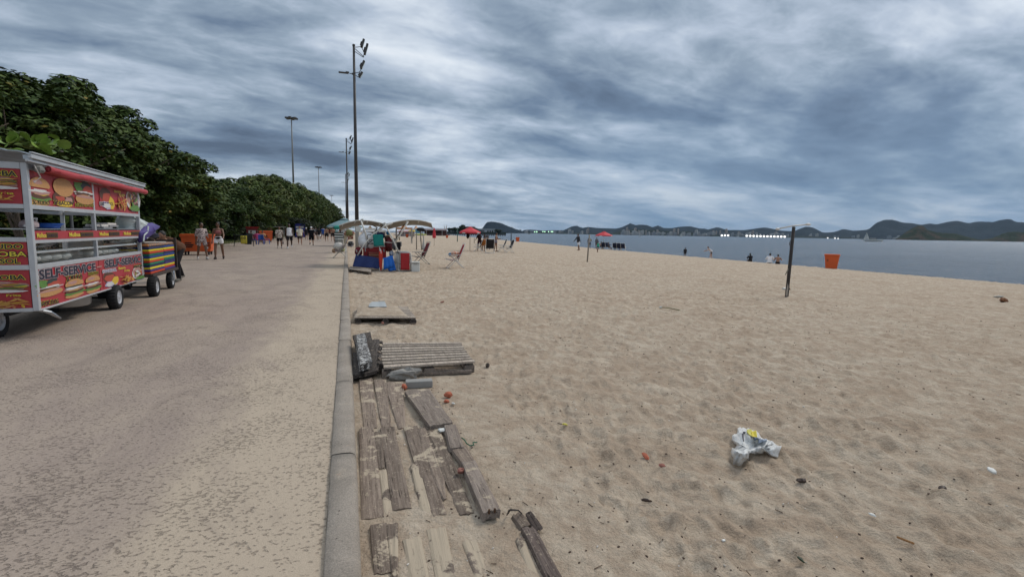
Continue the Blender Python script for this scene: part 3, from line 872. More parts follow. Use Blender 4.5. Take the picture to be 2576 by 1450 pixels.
# small trees on the headland
hp = [treeproto(400 + i, 8, 5, 700, 1.5, M_LEAFD, low=.02) for i in range(2)]
for i, cx in enumerate((1060, 1110, 1165, 1215, 1260, 1300, 1335, 1345, 1420, 1480, 1545, 1590, 2020, 2060)):
    p = at_depth(*e5(cx, 420), HZ - 2 - (i % 3) * 4)
    k_ = (1.0, .85, 1.15, .9, 1.0, 1.7, 1.9, 1.3, 1.0, 1.2, 1.3, 1.0, .8, .7)[i]
    plant(hp, i, (p.x, p.y, WZ + 4), 1.25, k_, 'small dark tree on the far headland beside the white pavilion', 'dark trees on the far headland', i * 1.7, name='headland_tree')
# ================================================================ people
def skin(name, c): return pm(name, c, rough=.5, var=.08, scale=9)
SK = {'dark': skin('skin_dark', (.075, .040, .026)), 'brown': skin('skin_brown', (.17, .085, .050)), 'tan': skin('skin_tan', (.30, .155, .095)), 'light': skin('skin_light', (.42, .25, .175))}
HAIR = pm('hair_black', (.012, .010, .009), rough=.6)
def cloth(c, nm=None): return pm(nm or 'cloth_%d_%d_%d' % tuple(int(x * 99) for x in c), c, rough=.9, var=.16, scale=12, spec=.15)
def mat_pattern(name, c1, c2, scale, thr=.5, dist=1.5, st=(1, 1, 1)):
    m = Mat(name); v = m.pos(st, obj=True)
    f = m.ramp(m.noise(v, scale, 2, .5, dist), ((thr - .02, 0), (thr + .02, 1)))
    m.val(m.b.inputs['Base Color'], m.mix(f, c1, c2)); m.b.inputs['Roughness'].default_value = .9
    return m.m
def mat_check(name, c1, c2, c3, sc):
    m = Mat(name); v = m.pos(obj=True)
    ch = m.n('ShaderNodeTexChecker'); m.l(v, ch.inputs['Vector']); ch.inputs['Scale'].default_value = sc
    ch.inputs['Color1'].default_value = (*c1, 1); ch.inputs['Color2'].default_value = (*c2, 1)
    ch2 = m.n('ShaderNodeTexChecker'); m.l(m.pos(obj=True, loc=(.5 / sc,) * 3), ch2.inputs['Vector']); ch2.inputs['Scale'].default_value = sc
    m.val(m.b.inputs['Base Color'], m.mix(m.math('MULTIPLY', ch2.outputs['Fac'], .5), ch.outputs['Color'], c3)); m.b.inputs['Roughness'].default_value = .9
    return m.m
def mat_stripe(name, c1, c2, sc, axis=2):
    m = Mat(name); s_ = m.n('ShaderNodeSeparateXYZ'); m.l(m.pos(obj=True), s_.inputs[0])
    f = m.math('GREATER_THAN', m.math('FRACT', m.math('MULTIPLY', s_.outputs[axis], sc)), .5)
    m.val(m.b.inputs['Base Color'], m.mix(f, c1, c2)); m.b.inputs['Roughness'].default_value = .9
    return m.m
_remesh_cache = {}
def solid(mb, vox, name, mat, parent, key=None):
    """weld the overlapping tapered limbs into one continuous skin"""
    me = mb.mesh(name, mat)
    o = bpy.data.objects.new(name, me); COL.objects.link(o)
    md = o.modifiers.new('r', 'REMESH'); md.mode = 'VOXEL'; md.voxel_size = vox
    ms = o.modifiers.new('s', 'SMOOTH'); ms.factor = .5; ms.iterations = 2
    dg = bpy.context.evaluated_depsgraph_get()
    n = bpy.data.meshes.new_from_object(o.evaluated_get(dg))
    o.modifiers.clear(); o.data = n; bpy.data.meshes.remove(me); n.name = name
    n.materials.clear(); n.materials.append(mat)
    n.polygons.foreach_set('use_smooth', [True] * len(n.polygons))
    o.parent = parent
    return o
def cap(mb, a, b, ra, rb, n=10):
    mb.cyl(a, b, ra, rb, n); mb.ell(a, (ra, ra, ra), n, 6); mb.ell(b, (rb, rb, rb), n, 6)

def person(label, loc, face, H=1.70, sk='tan', top=None, bottom=None, shoes=None, hair='short', hat=None, build=1.0, female=False,
           legs=((14, 6), (-14, 12)), arms=((-12, 10, 14), (12, 10, 18)), lean=0, twist=0, headyaw=0, headpitch=0, seat=None, sleeve=.5, legcut=.45,
           vox=.016, extras=None, group=None, topcut=0.0, spread=4, glasses=False, bottom_kind='shorts'):
    """arms: (forward deg, out deg, elbow bend deg) left, right; legs: (thigh forward, knee bend). Local +Y is the way the person faces."""
    s = H / 1.70
    R = lambda deg: rad(deg)
    fwd = Vector((0, 1, 0)); up = Vector((0, 0, 1)); rt = Vector((1, 0, 0))
    def leg(side, th, kn):
        hip = Vector((side * .09 * s * (1.05 if female else 1), 0, 0))
        o_ = side * math.sin(R(spread))
        d1 = Vector((o_, math.sin(R(th)), -math.cos(R(th)))).normalized()
        knee = hip + d1 * .43 * s
        a2 = th - kn
        d2 = Vector((o_ * .3, math.sin(R(a2)), -math.cos(R(a2)))).normalized()
        ank = knee + d2 * .40 * s
        tilt = min(0, a2 * .55) if seat is None else a2
        f = Vector((side * .12, math.cos(R(tilt)), math.sin(R(tilt)))).normalized()
        toe = ank + f * .17 * s + Vector((0, 0, -.055 * s)); heel = ank - f * .055 * s + Vector((0, 0, -.05 * s))
        return hip, knee, ank, toe, heel
    L = leg(-1, *legs[0]); Rr = leg(1, *legs[1])
    low = min(p.z for q in (L, Rr) for p in (q[3], q[4])) - .028 * s
    pz = -low if seat is None else seat + .10 * s
    pel = Vector((0, 0, pz))
    sp = Vector((0, math.sin(R(lean)), math.cos(R(lean))))
    bk = Vector((0, math.cos(R(lean)), -math.sin(R(lean))))
    waist = pel + sp * .14 * s; chest = pel + sp * .34 * s; neck0 = pel + sp * .49 * s; neck1 = neck0 + (sp * .8 + up * .2).normalized() * .075 * s
    shw = (.165 if female else .185) * s * (build * .5 + .5)
    tw = R(twist); ax = Vector((math.cos(tw), math.sin(tw), 0))
    hy, hp_ = R(headyaw), R(headpitch)
    hd = Vector((math.sin(-hy) * math.cos(hp_), math.cos(hy) * math.cos(hp_), math.sin(hp_)))
    headc = neck1 + (sp * .5 + up * .5).normalized() * .105 * s + hd * .012
    b = build
    def arm(side, fw, out, el, reach=None):
        sh = neck0 - sp * .045 * s + ax * side * shw
        d1 = (up * -math.cos(R(fw)) + fwd * math.sin(R(fw)))
        d1 = (d1 * math.cos(R(out)) + ax * side * math.sin(R(out))).normalized()
        elb = sh + d1 * .285 * s
        a2 = fw + el
        d2 = (up * -math.cos(R(a2)) + fwd * math.sin(R(a2)))
        d2 = (d2 * math.cos(R(out * .5)) + ax * side * math.sin(R(out * .5 - el * .12))).normalized()
        wr = elb + d2 * .25 * s
        return sh, elb, wr, d2
    AL = arm(-1, *arms[0]); AR = arm(1, *arms[1])
    P = lambda q: tuple(p + pel for p in q)
    L = P(L); Rr = P(Rr)
    root = thing('person', label, 'person', loc, face, group)
    body = MB()
    for q in (L, Rr):
        cap(body, q[0], q[1], .082 * s * b, .054 * s * b); cap(body, q[1], q[1].lerp(q[2], .35), .054 * s * b, .053 * s * b); cap(body, q[1].lerp(q[2], .35), q[2], .053 * s * b, .034 * s)
        cap(body, q[4], q[3] + Vector((0, 0, .008)), .034 * s, .026 * s, 8); cap(body, q[2], q[4].lerp(q[3], .4), .036 * s, .034 * s, 8)
    def tors(mb, g, lo=0.0):
        ws = .92 if female else 1.0
        mb.ell(pel + sp * .03 * s, ((.158 + g) * s * b, (.115 + g) * s * b, .13 * s), 14, 8)
        body_pts = ((.10, .135, .098), (.20, .128 if female else .142, .095), (.32, .155, .108), (.42, .158, .100))
        for h_, rx, ry in body_pts:
            if h_ < lo: continue
            mb.ell(pel + sp * h_ * s, ((rx + g) * s * b * ws, (ry + g) * s * b, .11 * s), 14, 8, rot=(-R(lean), 0, tw))
    tors(body, 0)
    if female: body.ell(chest + bk * .075 * s + sp * .02, (.115 * s, .06 * s, .055 * s), 12, 6)
    cap(body, neck0, neck1, .056 * s, .05 * s)
    for side, A in ((-1, AL), (1, AR)):
        cap(body, neck0 - sp * .02 * s, A[0], .05 * s, .056 * s * b); cap(body, A[0], A[1], .052 * s * b, .038 * s * b); cap(body, A[1], A[2], .039 * s * b, .026 * s)
    # head with nose, brow, chin, ears
    body.ell(headc, (.074 * s, .088 * s, .108 * s), 14, 10, rot=(hp_, 0, hy)); hr = Vector((hd.y, -hd.x, 0)).normalized(); hu = hr.cross(hd)
    body.ell(headc + hd * .035 * s - hu * .062 * s, (.048 * s, .052 * s, .045 * s), 10, 6)
    cap(body, headc + hd * .084 * s + hu * .012 * s, headc + hd * .102 * s - hu * .024 * s, .010 * s, .015 * s, 6)
    for e_ in (-1, 1): body.ell(headc + hr * e_ * .075 * s - hu * .005 * s, (.012 * s, .02 * s, .03 * s), 6, 4, rot=(0, 0, hy))
    # hands: palm, four fingers, thumb
    for side, A in ((-1, AL), (1, AR)):
        d2 = A[3]; w_ = A[2]; n_ = d2.cross(ax).normalized(); a_ = ax if abs(d2.dot(ax)) < .9 else up; sd_ = d2.cross(n_).normalized()
        cap(body, w_, w_ + d2 * .05 * s, .027 * s, .034 * s, 8)
        for k_, (off, ln) in enumerate(((-.027, .066), (-.009, .078), (.009, .074), (.026, .058))):
            p0 = w_ + d2 * .066 * s + sd_ * off * s; p1 = p0 + d2 * ln * .5 * s; p2 = p1 + (d2 * .8 + fwd * .35).normalized() * ln * .5 * s
            cap(body, p0, p1, .0098 * s, .009 * s, 6); cap(body, p1, p2, .009 * s, .0075 * s, 6)
        cap(body, w_ + d2 * .02 * s + fwd * .02 * s, w_ + d2 * .07 * s + fwd * .048 * s, .012 * s, .009 * s, 6)
    solid(body, vox, 'body', SK[sk], root)
    # face details
    fm = MB()
    for e_ in (-1, 1): fm.ell(headc + hd * .083 * s + hr * e_ * .03 * s + hu * .012 * s, (.011 * s, .006 * s, .006 * s), 6, 4, rot=(0, 0, hy))
    fm.build('eyes', pm('eye_dark', (.02, .015, .012), rough=.3), root)
    fl = MB(); fl.ell(headc + hd * .085 * s - hu * .052 * s, (.024 * s, .008 * s, .008 * s), 8, 4, rot=(0, 0, hy)); fl.build('mouth', pm('lip', (.16, .05, .045)), root, True)
    if glasses:
        gm = MB()
        for e_ in (-1, 1):
            gm.ell(headc + hd * .094 * s + hr * e_ * .033 * s + hu * .014 * s, (.030 * s, .012 * s, .020 * s), 8, 6, rot=(0, 0, hy))
            gm.cyl(headc + hd * .08 * s + hr * e_ * .064 * s + hu * .018 * s, headc + hr * e_ * .08 * s + hu * .01 * s, .004 * s, n=4)
        gm.build('sunglasses', pm('dark_lens', (.01, .01, .012), rough=.15), root, True)
    if hair:
        hm = MB()
        hm.ell(headc - hd * .018 * s + hu * .020 * s, (.084 * s, .094 * s, .104 * s), 14, 8, rot=(hp_ + .25, 0, hy))
        if hair == 'long':
            cap(hm, headc - hd * .05 * s, neck0 - bk * .08 * s - sp * .05 * s, .08 * s, .06 * s); cap(hm, headc - hd * .03 * s, headc - hd * .07 * s - hu * .12 * s, .085 * s, .07 * s)
        if hair == 'bun': hm.ell(headc - hd * .06 * s + hu * .10 * s, (.045 * s,) * 3, 8, 6)
        if hair == 'big': hm.ell(headc - hd * .03 * s + hu * .02 * s, (.12 * s, .12 * s, .125 * s), 12, 8, jit=.15)
        # keep the face free: cut what lies in front of the hair line
        ho = solid(hm, max(vox, .014), 'hair', HAIR, root)
        bm = bmesh.new(); bm.from_mesh(ho.data)
        kill = [f for f in bm.faces if (f.calc_center_median() - headc).dot(hd) > .035 * s and (f.calc_center_median() - headc).dot(hu) < .055 * s]
        bmesh.ops.delete(bm, geom=kill, context='FACES'); bm.to_mesh(ho.data); bm.free()
    if hat:
        hm = MB(); hm.ell(headc + hu * .035 * s - hd * .005, (.093 * s, .104 * s, .088 * s), 14, 8, rot=(hp_, 0, hy))
        if hat[0] == 'cap': hm.ell(headc + hu * .045 * s + hd * .11 * s, (.07 * s, .075 * s, .012 * s), 10, 4, rot=(-.2, 0, hy))
        if hat[0] == 'brim': hm.ell(headc + hu * .05 * s, (.17 * s, .18 * s, .014 * s), 14, 4)
        bm_ = hm.build('hat', hat[1], root, True)
    if top is not None:
        tm = MB(); g = .016
        if top[0] == 'crop':
            for h_, rx, ry in ((.30, .148, .106), (.36, .155, .108)):
                tm.ell(pel + sp * h_ * s, ((rx + g) * s * b * .95, (ry + g) * s * b, .055 * s), 14, 8, rot=(-R(lean), 0, tw))
            tm.ell(chest + bk * .075 * s + sp * .02, (.122 * s, .068 * s, .06 * s), 12, 6)
        else:
            tors(tm, g + (.008 if top[0] == 'shirt' else 0), lo=.15 if topcut else 0)
            if not topcut: tm.cyl(pel - sp * (.08 if top[0] == 'shirt' else .02) * s, pel + sp * .30 * s, (.172 + g * .5) * s * b, .15 * s * b, 14)
            if female: tm.ell(chest + bk * .078 * s + sp * .02, (.125 * s, .068 * s, .062 * s), 12, 6)
            for side, A in ((-1, AL), (1, AR)):
                cap(tm, neck0 - sp * .025 * s, A[0], .058 * s, (.066 if top[0] != 'tank' else .045) * s * b)
                if top[0] != 'tank' and sleeve > 0:
                    e_ = A[0].lerp(A[1], min(sleeve * 1.6, 1)); tm.cyl(A[0], e_, .064 * s * b, .068 * s * b if sleeve < .9 else .052 * s, 10); tm.ell(A[0], (.064 * s * b,) * 3, 10, 6)
                    if sleeve > .9: cap(tm, A[1], A[2], .05 * s, .038 * s)
        solid(tm, max(vox, .015), {'crop': 'crop_top', 'tank': 'tank_top'}.get(top[0], 'shirt'), top[1], root)
    if bottom is not None:
        tm = MB(); tm.ell(pel + sp * .02 * s, (.172 * s * b, .13 * s * b, .115 * s), 14, 8); tm.ell(pel + sp * .10 * s, (.15 * s * b, .112 * s * b, .06 * s), 14, 6)
        for q in (L, Rr):
            if legcut <= 1:
                e_ = q[0].lerp(q[1], legcut); cap(tm, q[0], q[0].lerp(e_, .3), .096 * s * b, .094 * s * b); tm.cyl(q[0], e_, .096 * s * b, .092 * s * b, 12)
            else:
                cap(tm, q[0], q[1], .096 * s * b, .07 * s * b); cap(tm, q[1], q[2], .07 * s * b, .055 * s)
        if bottom_kind == 'dress': tm.cyl(pel + sp * .1 * s, (L[1] + Rr[1]) * .5 + Vector((0, 0, .0)), .14 * s, .20 * s, 14)
        solid(tm, max(vox, .016), bottom_kind if legcut <= 1 else 'trousers', bottom, root)
    if shoes is not None:
        for q in (L, Rr):
            sm = MB(); f_ = (q[3] - q[4]).normalized()
            cap(sm, q[4] + Vector((0, 0, .004)), q[3] + Vector((0, 0, .01)), .042 * s, .034 * s, 8); cap(sm, q[4], q[2], .043 * s, .045 * s, 8)
            sm.build('shoe', shoes, root, True)
    if extras: extras(root, dict(AL=AL, AR=AR, pel=pel, L=L, R=Rr, head=headc, s=s, neck=neck0, chest=chest, sp=sp, bk=bk))
    return root
def bag_extra(mat, side=1, w_=.22, h_=.24, nm='bag'):
    def f(root, J):
        A = J['AR'] if side > 0 else J['AL']; p = A[2] + A[3] * .09
        b = MB().box((p.x, p.y, p.z - h_ / 2 - .14), (.12, w_, h_), taper=.75); b.build(nm, mat, root, bevel=.03)
        MB().tube([(p.x, p.y - w_ * .3, p.z - .15), (p.x, p.y, p.z + .0), (p.x, p.y + w_ * .3, p.z - .15)], .007, 5).build('handle', mat, root)
    return f
TOWARD = lambda p: math.atan2(p[0], -p[1]) * 1.0          # turns local +Y toward the camera
def face_cam(p, off=0):
    d = Vector((-p[0], -p[1]))
    return math.atan2(-d.x, d.y) + rad(off)
def H_at(x, y0, y1):
    """height in metres of something standing on the ground at pixel (x, y1) whose top shows at y0"""
    g = G(x, y1); z = depth(g); return at_depth(x, y0, z).z - g.z

WALK = dict(legs=((27, 6), (-20, 26)), arms=((-24, 7, 14), (22, 7, 34)))
WALK2 = dict(legs=((-22, 30), (22, 3)), arms=((20, 6, 34), (-22, 6, 14)))
STAND = dict(legs=((3, 2), (-2, 3)), arms=((2, 8, 12), (6, 8, 16)))
C_ = cloth
# the two women walking toward the camera
g = G(510, 651.5)
M_ZEB = mat_pattern('white_brown_print', (.62, .50, .46), (.085, .055, .06), 9, .53, 2.0, (1, 1, 1.8))
person('woman in white and brown patterned shirt and shorts walking beside the orange dumpster', g, face_cam(g, 10), 1.66, 'brown', ('shirt', M_ZEB), M_ZEB, C_((.55, .53, .5)), 'short', female=True, glasses=True, headyaw=25, vox=.011, legs=((20, 6), (-14, 16)), arms=((10, 10, 70), (-12, 9, 14)), legcut=.62, sleeve=.6)
g = G(552, 651)
def belly(root, J):
    p = J['pel'] + J['bk'] * .13 + Vector((0, 0, .07)); MB().ell(p, (.10, .045, .05), 12, 6, rot=(0, .12, 0)).build('waist_bag', C_((.012, .010, .012)), root, True)
    MB().tube([p + Vector((math.cos(a) * .165, -.12 + math.sin(a) * .13, .02)) for a in [2 * PI * i / 14 for i in range(14)]], .012, 5, closed=True).build('strap', C_((.012, .010, .012)), root)
person('woman in dusty pink crop top and white shorts with a black waist bag', g, face_cam(g, -8), 1.68, 'brown', ('crop', C_((.36, .135, .13), 'pink_top')), C_((.80, .79, .80), 'white_cloth'), C_((.03, .025, .025)), 'bun', female=True, glasses=True, headyaw=-25, vox=.011, legs=((-12, 14), (14, 5)), arms=((30, 14, 35), (-8, 14, 20)), legcut=.42, extras=belly)
# three men walking toward the camera
M_FLO = mat_pattern('spotted_shirt', (.58, .50, .42), (.10, .05, .04), 13, .56, .6)
g = G(704, 623.5); person('man in a white spotted shirt and black shorts carrying a plastic bag', g, face_cam(g), H_at(704, 566, 623.5), 'brown', ('shirt', M_FLO), C_((.02, .018, .02)), C_((.45, .42, .4)), 'short', build=1.1, vox=.013, legcut=.7, sleeve=.55, extras=bag_extra(C_((.42, .36, .33)), -1), **WALK)
g = G(729, 623.5); person('tall man in a white tank top and black shorts', g, face_cam(g), H_at(729, 560, 623.5), 'dark', ('tank', C_((.80, .79, .80), 'white_cloth')), C_((.02, .018, .02)), C_((.6, .6, .6)), 'short', build=1.05, vox=.013, legcut=.75, **WALK2)
g = G(755, 614.5); person('man in a cream t-shirt and dark grey shorts behind the man in the tank top', g, face_cam(g), H_at(755, 565.5, 614.5), 'tan', ('shirt', C_((.68, .63, .50))), C_((.07, .06, .058)), None, 'short', build=1.1, vox=.014, legcut=.75, sleeve=.5, **WALK)
g = G(784, 616); person('man in black with a white cap and a towel round his neck, from behind', g, face_cam(g, 180), H_at(784, 567.5, 616), 'light', ('shirt', C_((.010, .010, .013))), C_((.010, .010, .013)), C_((.01, .01, .01)), None, ('cap', C_((.75, .75, .75))), build=1.15, vox=.014, legcut=.95, sleeve=.55, **WALK2,
    extras=lambda root, J: MB().tube([J['neck'] + Vector((x, -.05 + abs(x) * .25, .02 - abs(x) * .25)) for x in (-.2, -.1, 0, .1, .2)], .04, 6).build('towel', C_((.8, .79, .8), 'white_cloth'), root, True))
# farther walkers on the avenue
def far(x, yt, yb, lab, sk, top, bot, shoes=None, away=True, hat=None, hair='short', pose=WALK, legcut=.7, ex=None, b=1.0, fem=False, **k_):
    g = G(x, yb)
    if x < 905 and g.x > -.15: g.x = -.4
    return person(lab, g, face_cam(g, 180 if away else 0), max(1.5, min(H_at(x, yt, yb), 1.9)), sk, top, bot, shoes, hair, hat, b, fem, vox=.020, legcut=legcut, extras=ex, **pose, **k_)
BLK = C_((.014, .012, .015)); WHT = C_((.80, .79, .80), 'white_cloth')
far(771, 570, 602, 'man with a white cap half hidden behind the man in black', 'tan', ('shirt', BLK), C_((.10, .10, .12)), hat=('cap', WHT), hair=None)
far(788.5, 569, 603, 'person in a grey checked shirt just right of the man in black', 'tan', ('shirt', mat_check('grey_check', (.35, .35, .37), (.12, .12, .13), (.2, .2, .2), 14)), C_((.3, .3, .34)))
far(795, 569, 601, 'person in a dark grey top carrying a round black bag', 'light', ('shirt', C_((.06, .055, .06))), BLK, ex=bag_extra(BLK, 1), pose=WALK2)
far(803, 570, 605.5, 'person in a black top and white shorts with a dark bag', 'brown', ('shirt', BLK), WHT, C_((.7, .7, .7)), ex=bag_extra(C_((.08, .03, .03)), 1))
far(812.5, 569, 601, 'man in a royal blue t-shirt and blue shorts, on the avenue', 'light', ('shirt', C_((.035, .085, .30))), C_((.07, .10, .19)), pose=WALK2)
far(822, 568.5, 606, 'left one of the two shirtless men in black shorts walking away', 'tan', None, BLK, b=1.05)
far(837.5, 568.5, 606.5, 'right one of the two shirtless men in black shorts walking away', 'tan', None, BLK, pose=WALK2, b=1.05)
far(829.5, 570, 596, 'far person in a dark red top between the two shirtless men', 'brown', ('shirt', C_((.10, .02, .02))), BLK)
far(846, 572, 600, 'far person in a pale teal top right of the shirtless men', 'brown', ('shirt', C_((.20, .35, .34))), C_((.4, .38, .36)))
# people by the stall, behind the lamp mast
M_HS = mat_stripe('white_black_stripes', (.75, .75, .75), (.02, .02, .02), 9)
far(865, 570, 612, 'woman in a white and black striped outfit by the white chairs', 'brown', ('shirt', M_HS), M_HS, away=False, fem=True, hair='long', legcut=.9, pose=STAND)
far(858, 570.5, 605, 'shirtless person leaning beside the green umbrella bundle', 'brown', None, BLK, away=True, pose=STAND, hair='big')
far(903, 572, 612, 'dark haired person in a black top behind the lamp mast', 'dark', ('shirt', BLK), BLK, away=False, pose=STAND, hair='big')
far(948, 572, 606, 'person in a navy blue t-shirt behind the white sacks', 'brown', ('shirt', C_((.02, .035, .13))), BLK, away=True, pose=STAND)
far(915, 571, 604, 'person in a white t-shirt in the shade of the stall canopy', 'brown', ('shirt', WHT), BLK, away=False, pose=STAND)

# group at the first red parasol
def e5b(cx, cy): return ((1550 + cx / 5.152) / 1.5528, (820 + cy / 5.152) / 1.5528)
g = G(*e5b(1992, 828)); person('shirtless man in grey trunks standing by the red parasol group looking at his phone', g, face_cam(g, 70), H_at(e5b(1992, 0)[0], e5b(0, 450)[1], e5b(0, 828)[1]), 'tan', None, C_((.22, .20, .23)), None, 'short', vox=.014, legcut=.35, lean=4, headpitch=-25, legs=((4, 3), (-5, 4)), arms=((20, 6, 85), (24, 6, 80)), build=1.0)
g = G(*e5b(1665, 815)); person('woman in dark clothes with long hair standing in the group under the red parasol', g, face_cam(g, 200), 1.62, 'brown', ('shirt', C_((.035, .018, .018))), C_((.06, .03, .04)), None, 'long', female=True, vox=.016, lean=12, legcut=.8, legs=((8, 6), (-5, 4)), arms=((25, 12, 40), (35, 12, 60)))
g = G(*e5b(1745, 822)); person('woman in an orange brown skirt bending forward beside the black beach chair', g, face_cam(g, 150), 1.62, 'brown', None, C_((.34, .12, .03), 'orange_skirt'), None, 'long', female=True, vox=.016, lean=62, legcut=.95, legs=((10, 14), (-3, 8)), arms=((55, 6, 10), (60, 6, 10)), bottom_kind='dress')
g = G(*e5b(1825, 790)); person('woman with dark hair sitting behind the black beach chair', g, face_cam(g, 170), 1.6, 'brown', ('crop', BLK), BLK, None, 'long', female=True, vox=.018, seat=.30, legs=((80, 70), (78, 75)), arms=((20, 15, 60), (30, 15, 70)))
g = G(*e5b(1765, 640)); person('small far bather at the water edge behind the parasol group, left', (g.x, g.y, g.z), face_cam(g, 180), 1.6, 'dark', None, BLK, vox=.03, **STAND)
g = G(*e5b(1830, 640)); person('small far bather at the water edge behind the parasol group, right', (g.x, g.y, g.z), face_cam(g, 180), 1.55, 'dark', None, BLK, vox=.03, **WALK)

# group at the second red parasol
def f6(cx, cy): return ((2150 + cx / 6.44) / 1.5528, (850 + cy / 6.44) / 1.5528)
g = G(*f6(705, 815)); person('bearded man in a dark long sleeved shirt and white shorts standing alone', g, face_cam(g, -60), H_at(f6(705, 0)[0], f6(0, 395)[1], f6(0, 815)[1]), 'brown', ('shirt', C_((.035, .035, .042))), WHT, None, 'short', vox=.014, sleeve=1, legcut=.85, lean=8, legs=((10, 8), (-10, 6)), arms=((15, 14, 40), (30, 20, 10)), build=1.1)
g = G(*f6(975, 765)); person('man in a grey vest with a yellow bag standing behind the bare wooden pole', g, face_cam(g, 180), 1.74, 'dark', ('tank', C_((.30, .29, .32))), BLK, None, 'short', vox=.016, legcut=.8, build=1.15, legs=((5, 4), (-6, 5)), arms=((10, 14, 20), (10, 25, 70)),
    extras=lambda root, J: MB().ell(J['chest'] + Vector((.17, 0, -.05)), (.07, .10, .12), 8, 6).build('yellow_bag', C_((.70, .55, .03)), root, True))
g = G(*f6(1160, 745)); person('man in a grey t-shirt standing under the left edge of the second red parasol', g, face_cam(g, 160), 1.72, 'dark', ('shirt', C_((.12, .12, .135))), C_((.02, .03, .05)), None, 'short', vox=.018, legcut=.9, **STAND)
SIT = dict(seat=.28, legs=((82, 62), (78, 70)), vox=.018)
def sitter(cx, cy, lab, sk, top, bot, off=180, hair='short', **k_):
    g = G(*f6(cx, cy)); d = dict(SIT); d.update(k_)
    return person(lab, g, face_cam(g, off), 1.66, sk, top, bot, None, hair, **d)
sitter(1200, 790, 'person in a green vest sitting with back to the camera under the second parasol', 'tan', ('tank', C_((.05, .32, .22))), BLK, 190, arms=((30, 20, 50), (30, 20, 50)), lean=14)
sitter(1265, 772, 'person with black hair sitting beside the green vest', 'tan', None, BLK, 140, 'big', arms=((40, 15, 40), (30, 15, 50)), lean=10)
sitter(1325, 770, 'person in black sitting beside the second parasol pole', 'dark', ('shirt', BLK), BLK, 200, arms=((30, 15, 50), (40, 15, 50)), lean=-8)
sitter(1470, 775, 'person in dark blue grey lounging behind the white chair', 'brown', ('shirt', C_((.05, .06, .085))), C_((.03, .03, .04)), 40, arms=((50, 15, 60), (40, 15, 60)), lean=-12)
sitter(1625, 785, 'person in black sitting in the left one of the white beach chairs', 'dark', ('shirt', BLK), BLK, 170, arms=((30, 15, 60), (30, 15, 60)), lean=-6)
sitter(1722, 785, 'person in navy sitting in the middle one of the white beach chairs', 'brown', ('shirt', C_((.015, .03, .10))), BLK, 160, arms=((30, 15, 60), (30, 25, 50)), lean=-4)

# bathers and sitters on the sand edge, right
def g7(cx, cy): return ((2600 + cx / 3.68) / 1.5528, (830 + cy / 3.68) / 1.5528)
def beyond(x, y, extra):
    """a place past the crest of the beach on that line of sight"""
    g = G(x, y); d = Vector((g.x, g.y)).normalized(); q = Vector((g.x + d.x * extra, g.y + d.y * extra)); return Vector((q.x, q.y, zsand(q.x, q.y)))
p = beyond(*g7(655, 650), 8); person('bather in a white vest bending down beyond the edge of the sand', p, face_cam(p, -80), 1.7, 'light', ('tank', C_((.55, .53, .55))), BLK, None, 'short', vox=.018, lean=42, legs=((20, 20), (-5, 10)), arms=((60, 10, 20), (45, 10, 30)))
p = beyond(*g7(278, 620), 13); person('far bather whose head just shows over the sand edge', p, face_cam(p, 180), 1.5, 'dark', ('shirt', BLK), BLK, None, 'short', vox=.03, **STAND)
p = beyond(*g7(1220, 690), 2.2); person('person in dark clothes sitting low at the sand edge left of the seated pair', p, face_cam(p, 200), 1.6, 'dark', ('shirt', BLK), BLK, None, 'long', vox=.02, seat=.02, legs=((100, 110), (95, 105)), arms=((40, 10, 60), (40, 10, 60)), lean=18)
p = G(*g7(1575, 722)); p = on_ground((p.x + .2, p.y + .8)); person('person in a white shirt sitting on the sand edge, left one of the seated pair', p, face_cam(p, 175), 1.72, 'brown', ('shirt', WHT), WHT, None, 'short', vox=.014, seat=.0, legs=((95, 95), (90, 85)), arms=((30, 25, 70), (40, 15, 60)), lean=14, sleeve=.6, build=1.1)
p = G(*g7(1668, 722)); p = on_ground((p.x + .2, p.y + .6)); person('shirtless dark haired person, right one of the pair seated at the sand edge', p, face_cam(p, 180), 1.62, 'tan', None, BLK, None, 'short', vox=.014, seat=.0, legs=((95, 95), (90, 85)), arms=((30, 25, 70), (40, 25, 60)), lean=18, build=1.05)
# people sitting by the second dumpster
def c3(cx, cy): return ((900 + cx / 3.624) / 1.5528, (700 + cy / 3.624) / 1.5528)
def sit3(cx, cy, lab, sk, top, bot, off, **k_):
    g = G(*c3(cx, cy)); d = dict(seat=.36, legs=((82, 80), (78, 76)), vox=.018, arms=((30, 12, 50), (25, 12, 60))); d.update(k_)
    return person(lab, g, face_cam(g, off), 1.64, sk, top, bot, None, 'short', **d)
sit3(300, 905, 'person in a mauve top sitting left among the blue stools', 'brown', ('shirt', C_((.30, .12, .16))), C_((.08, .08, .12)), -70)
sit3(330, 880, 'child in dark clothes sitting between the pink and mauve tops', 'brown', ('shirt', C_((.10, .06, .09))), BLK, 0)
sit3(385, 912, 'person in a bright pink top sitting on a blue chair back to the camera', 'brown', ('shirt', C_((.50, .08, .19))), C_((.1, .1, .2)), 180)
sit3(460, 902, 'child in a yellow and red top sitting on a blue stool by the dumpster', 'brown', ('shirt', mat_check('yellow_red_check', (.5, .3, .08), (.35, .08, .06), (.5, .4, .3), 10)), C_((.04, .06, .2)), 10)
# man pushing the boards cart, bent down behind it
p = G(449, 706); p = Vector((p.x, p.y, 0))
person('stooping man in black trousers and brown shirt pushing the boards cart', p, PI - .25, 1.72, 'tan', ('shirt', C_((.10, .05, .03))), BLK, C_((.16, .15, .13)), 'short', vox=.012, lean=66, headpitch=-20, legcut=2, legs=((34, 40), (-24, 10)), arms=((70, 6, 10), (74, 6, 8)), sleeve=.9, build=1.12)
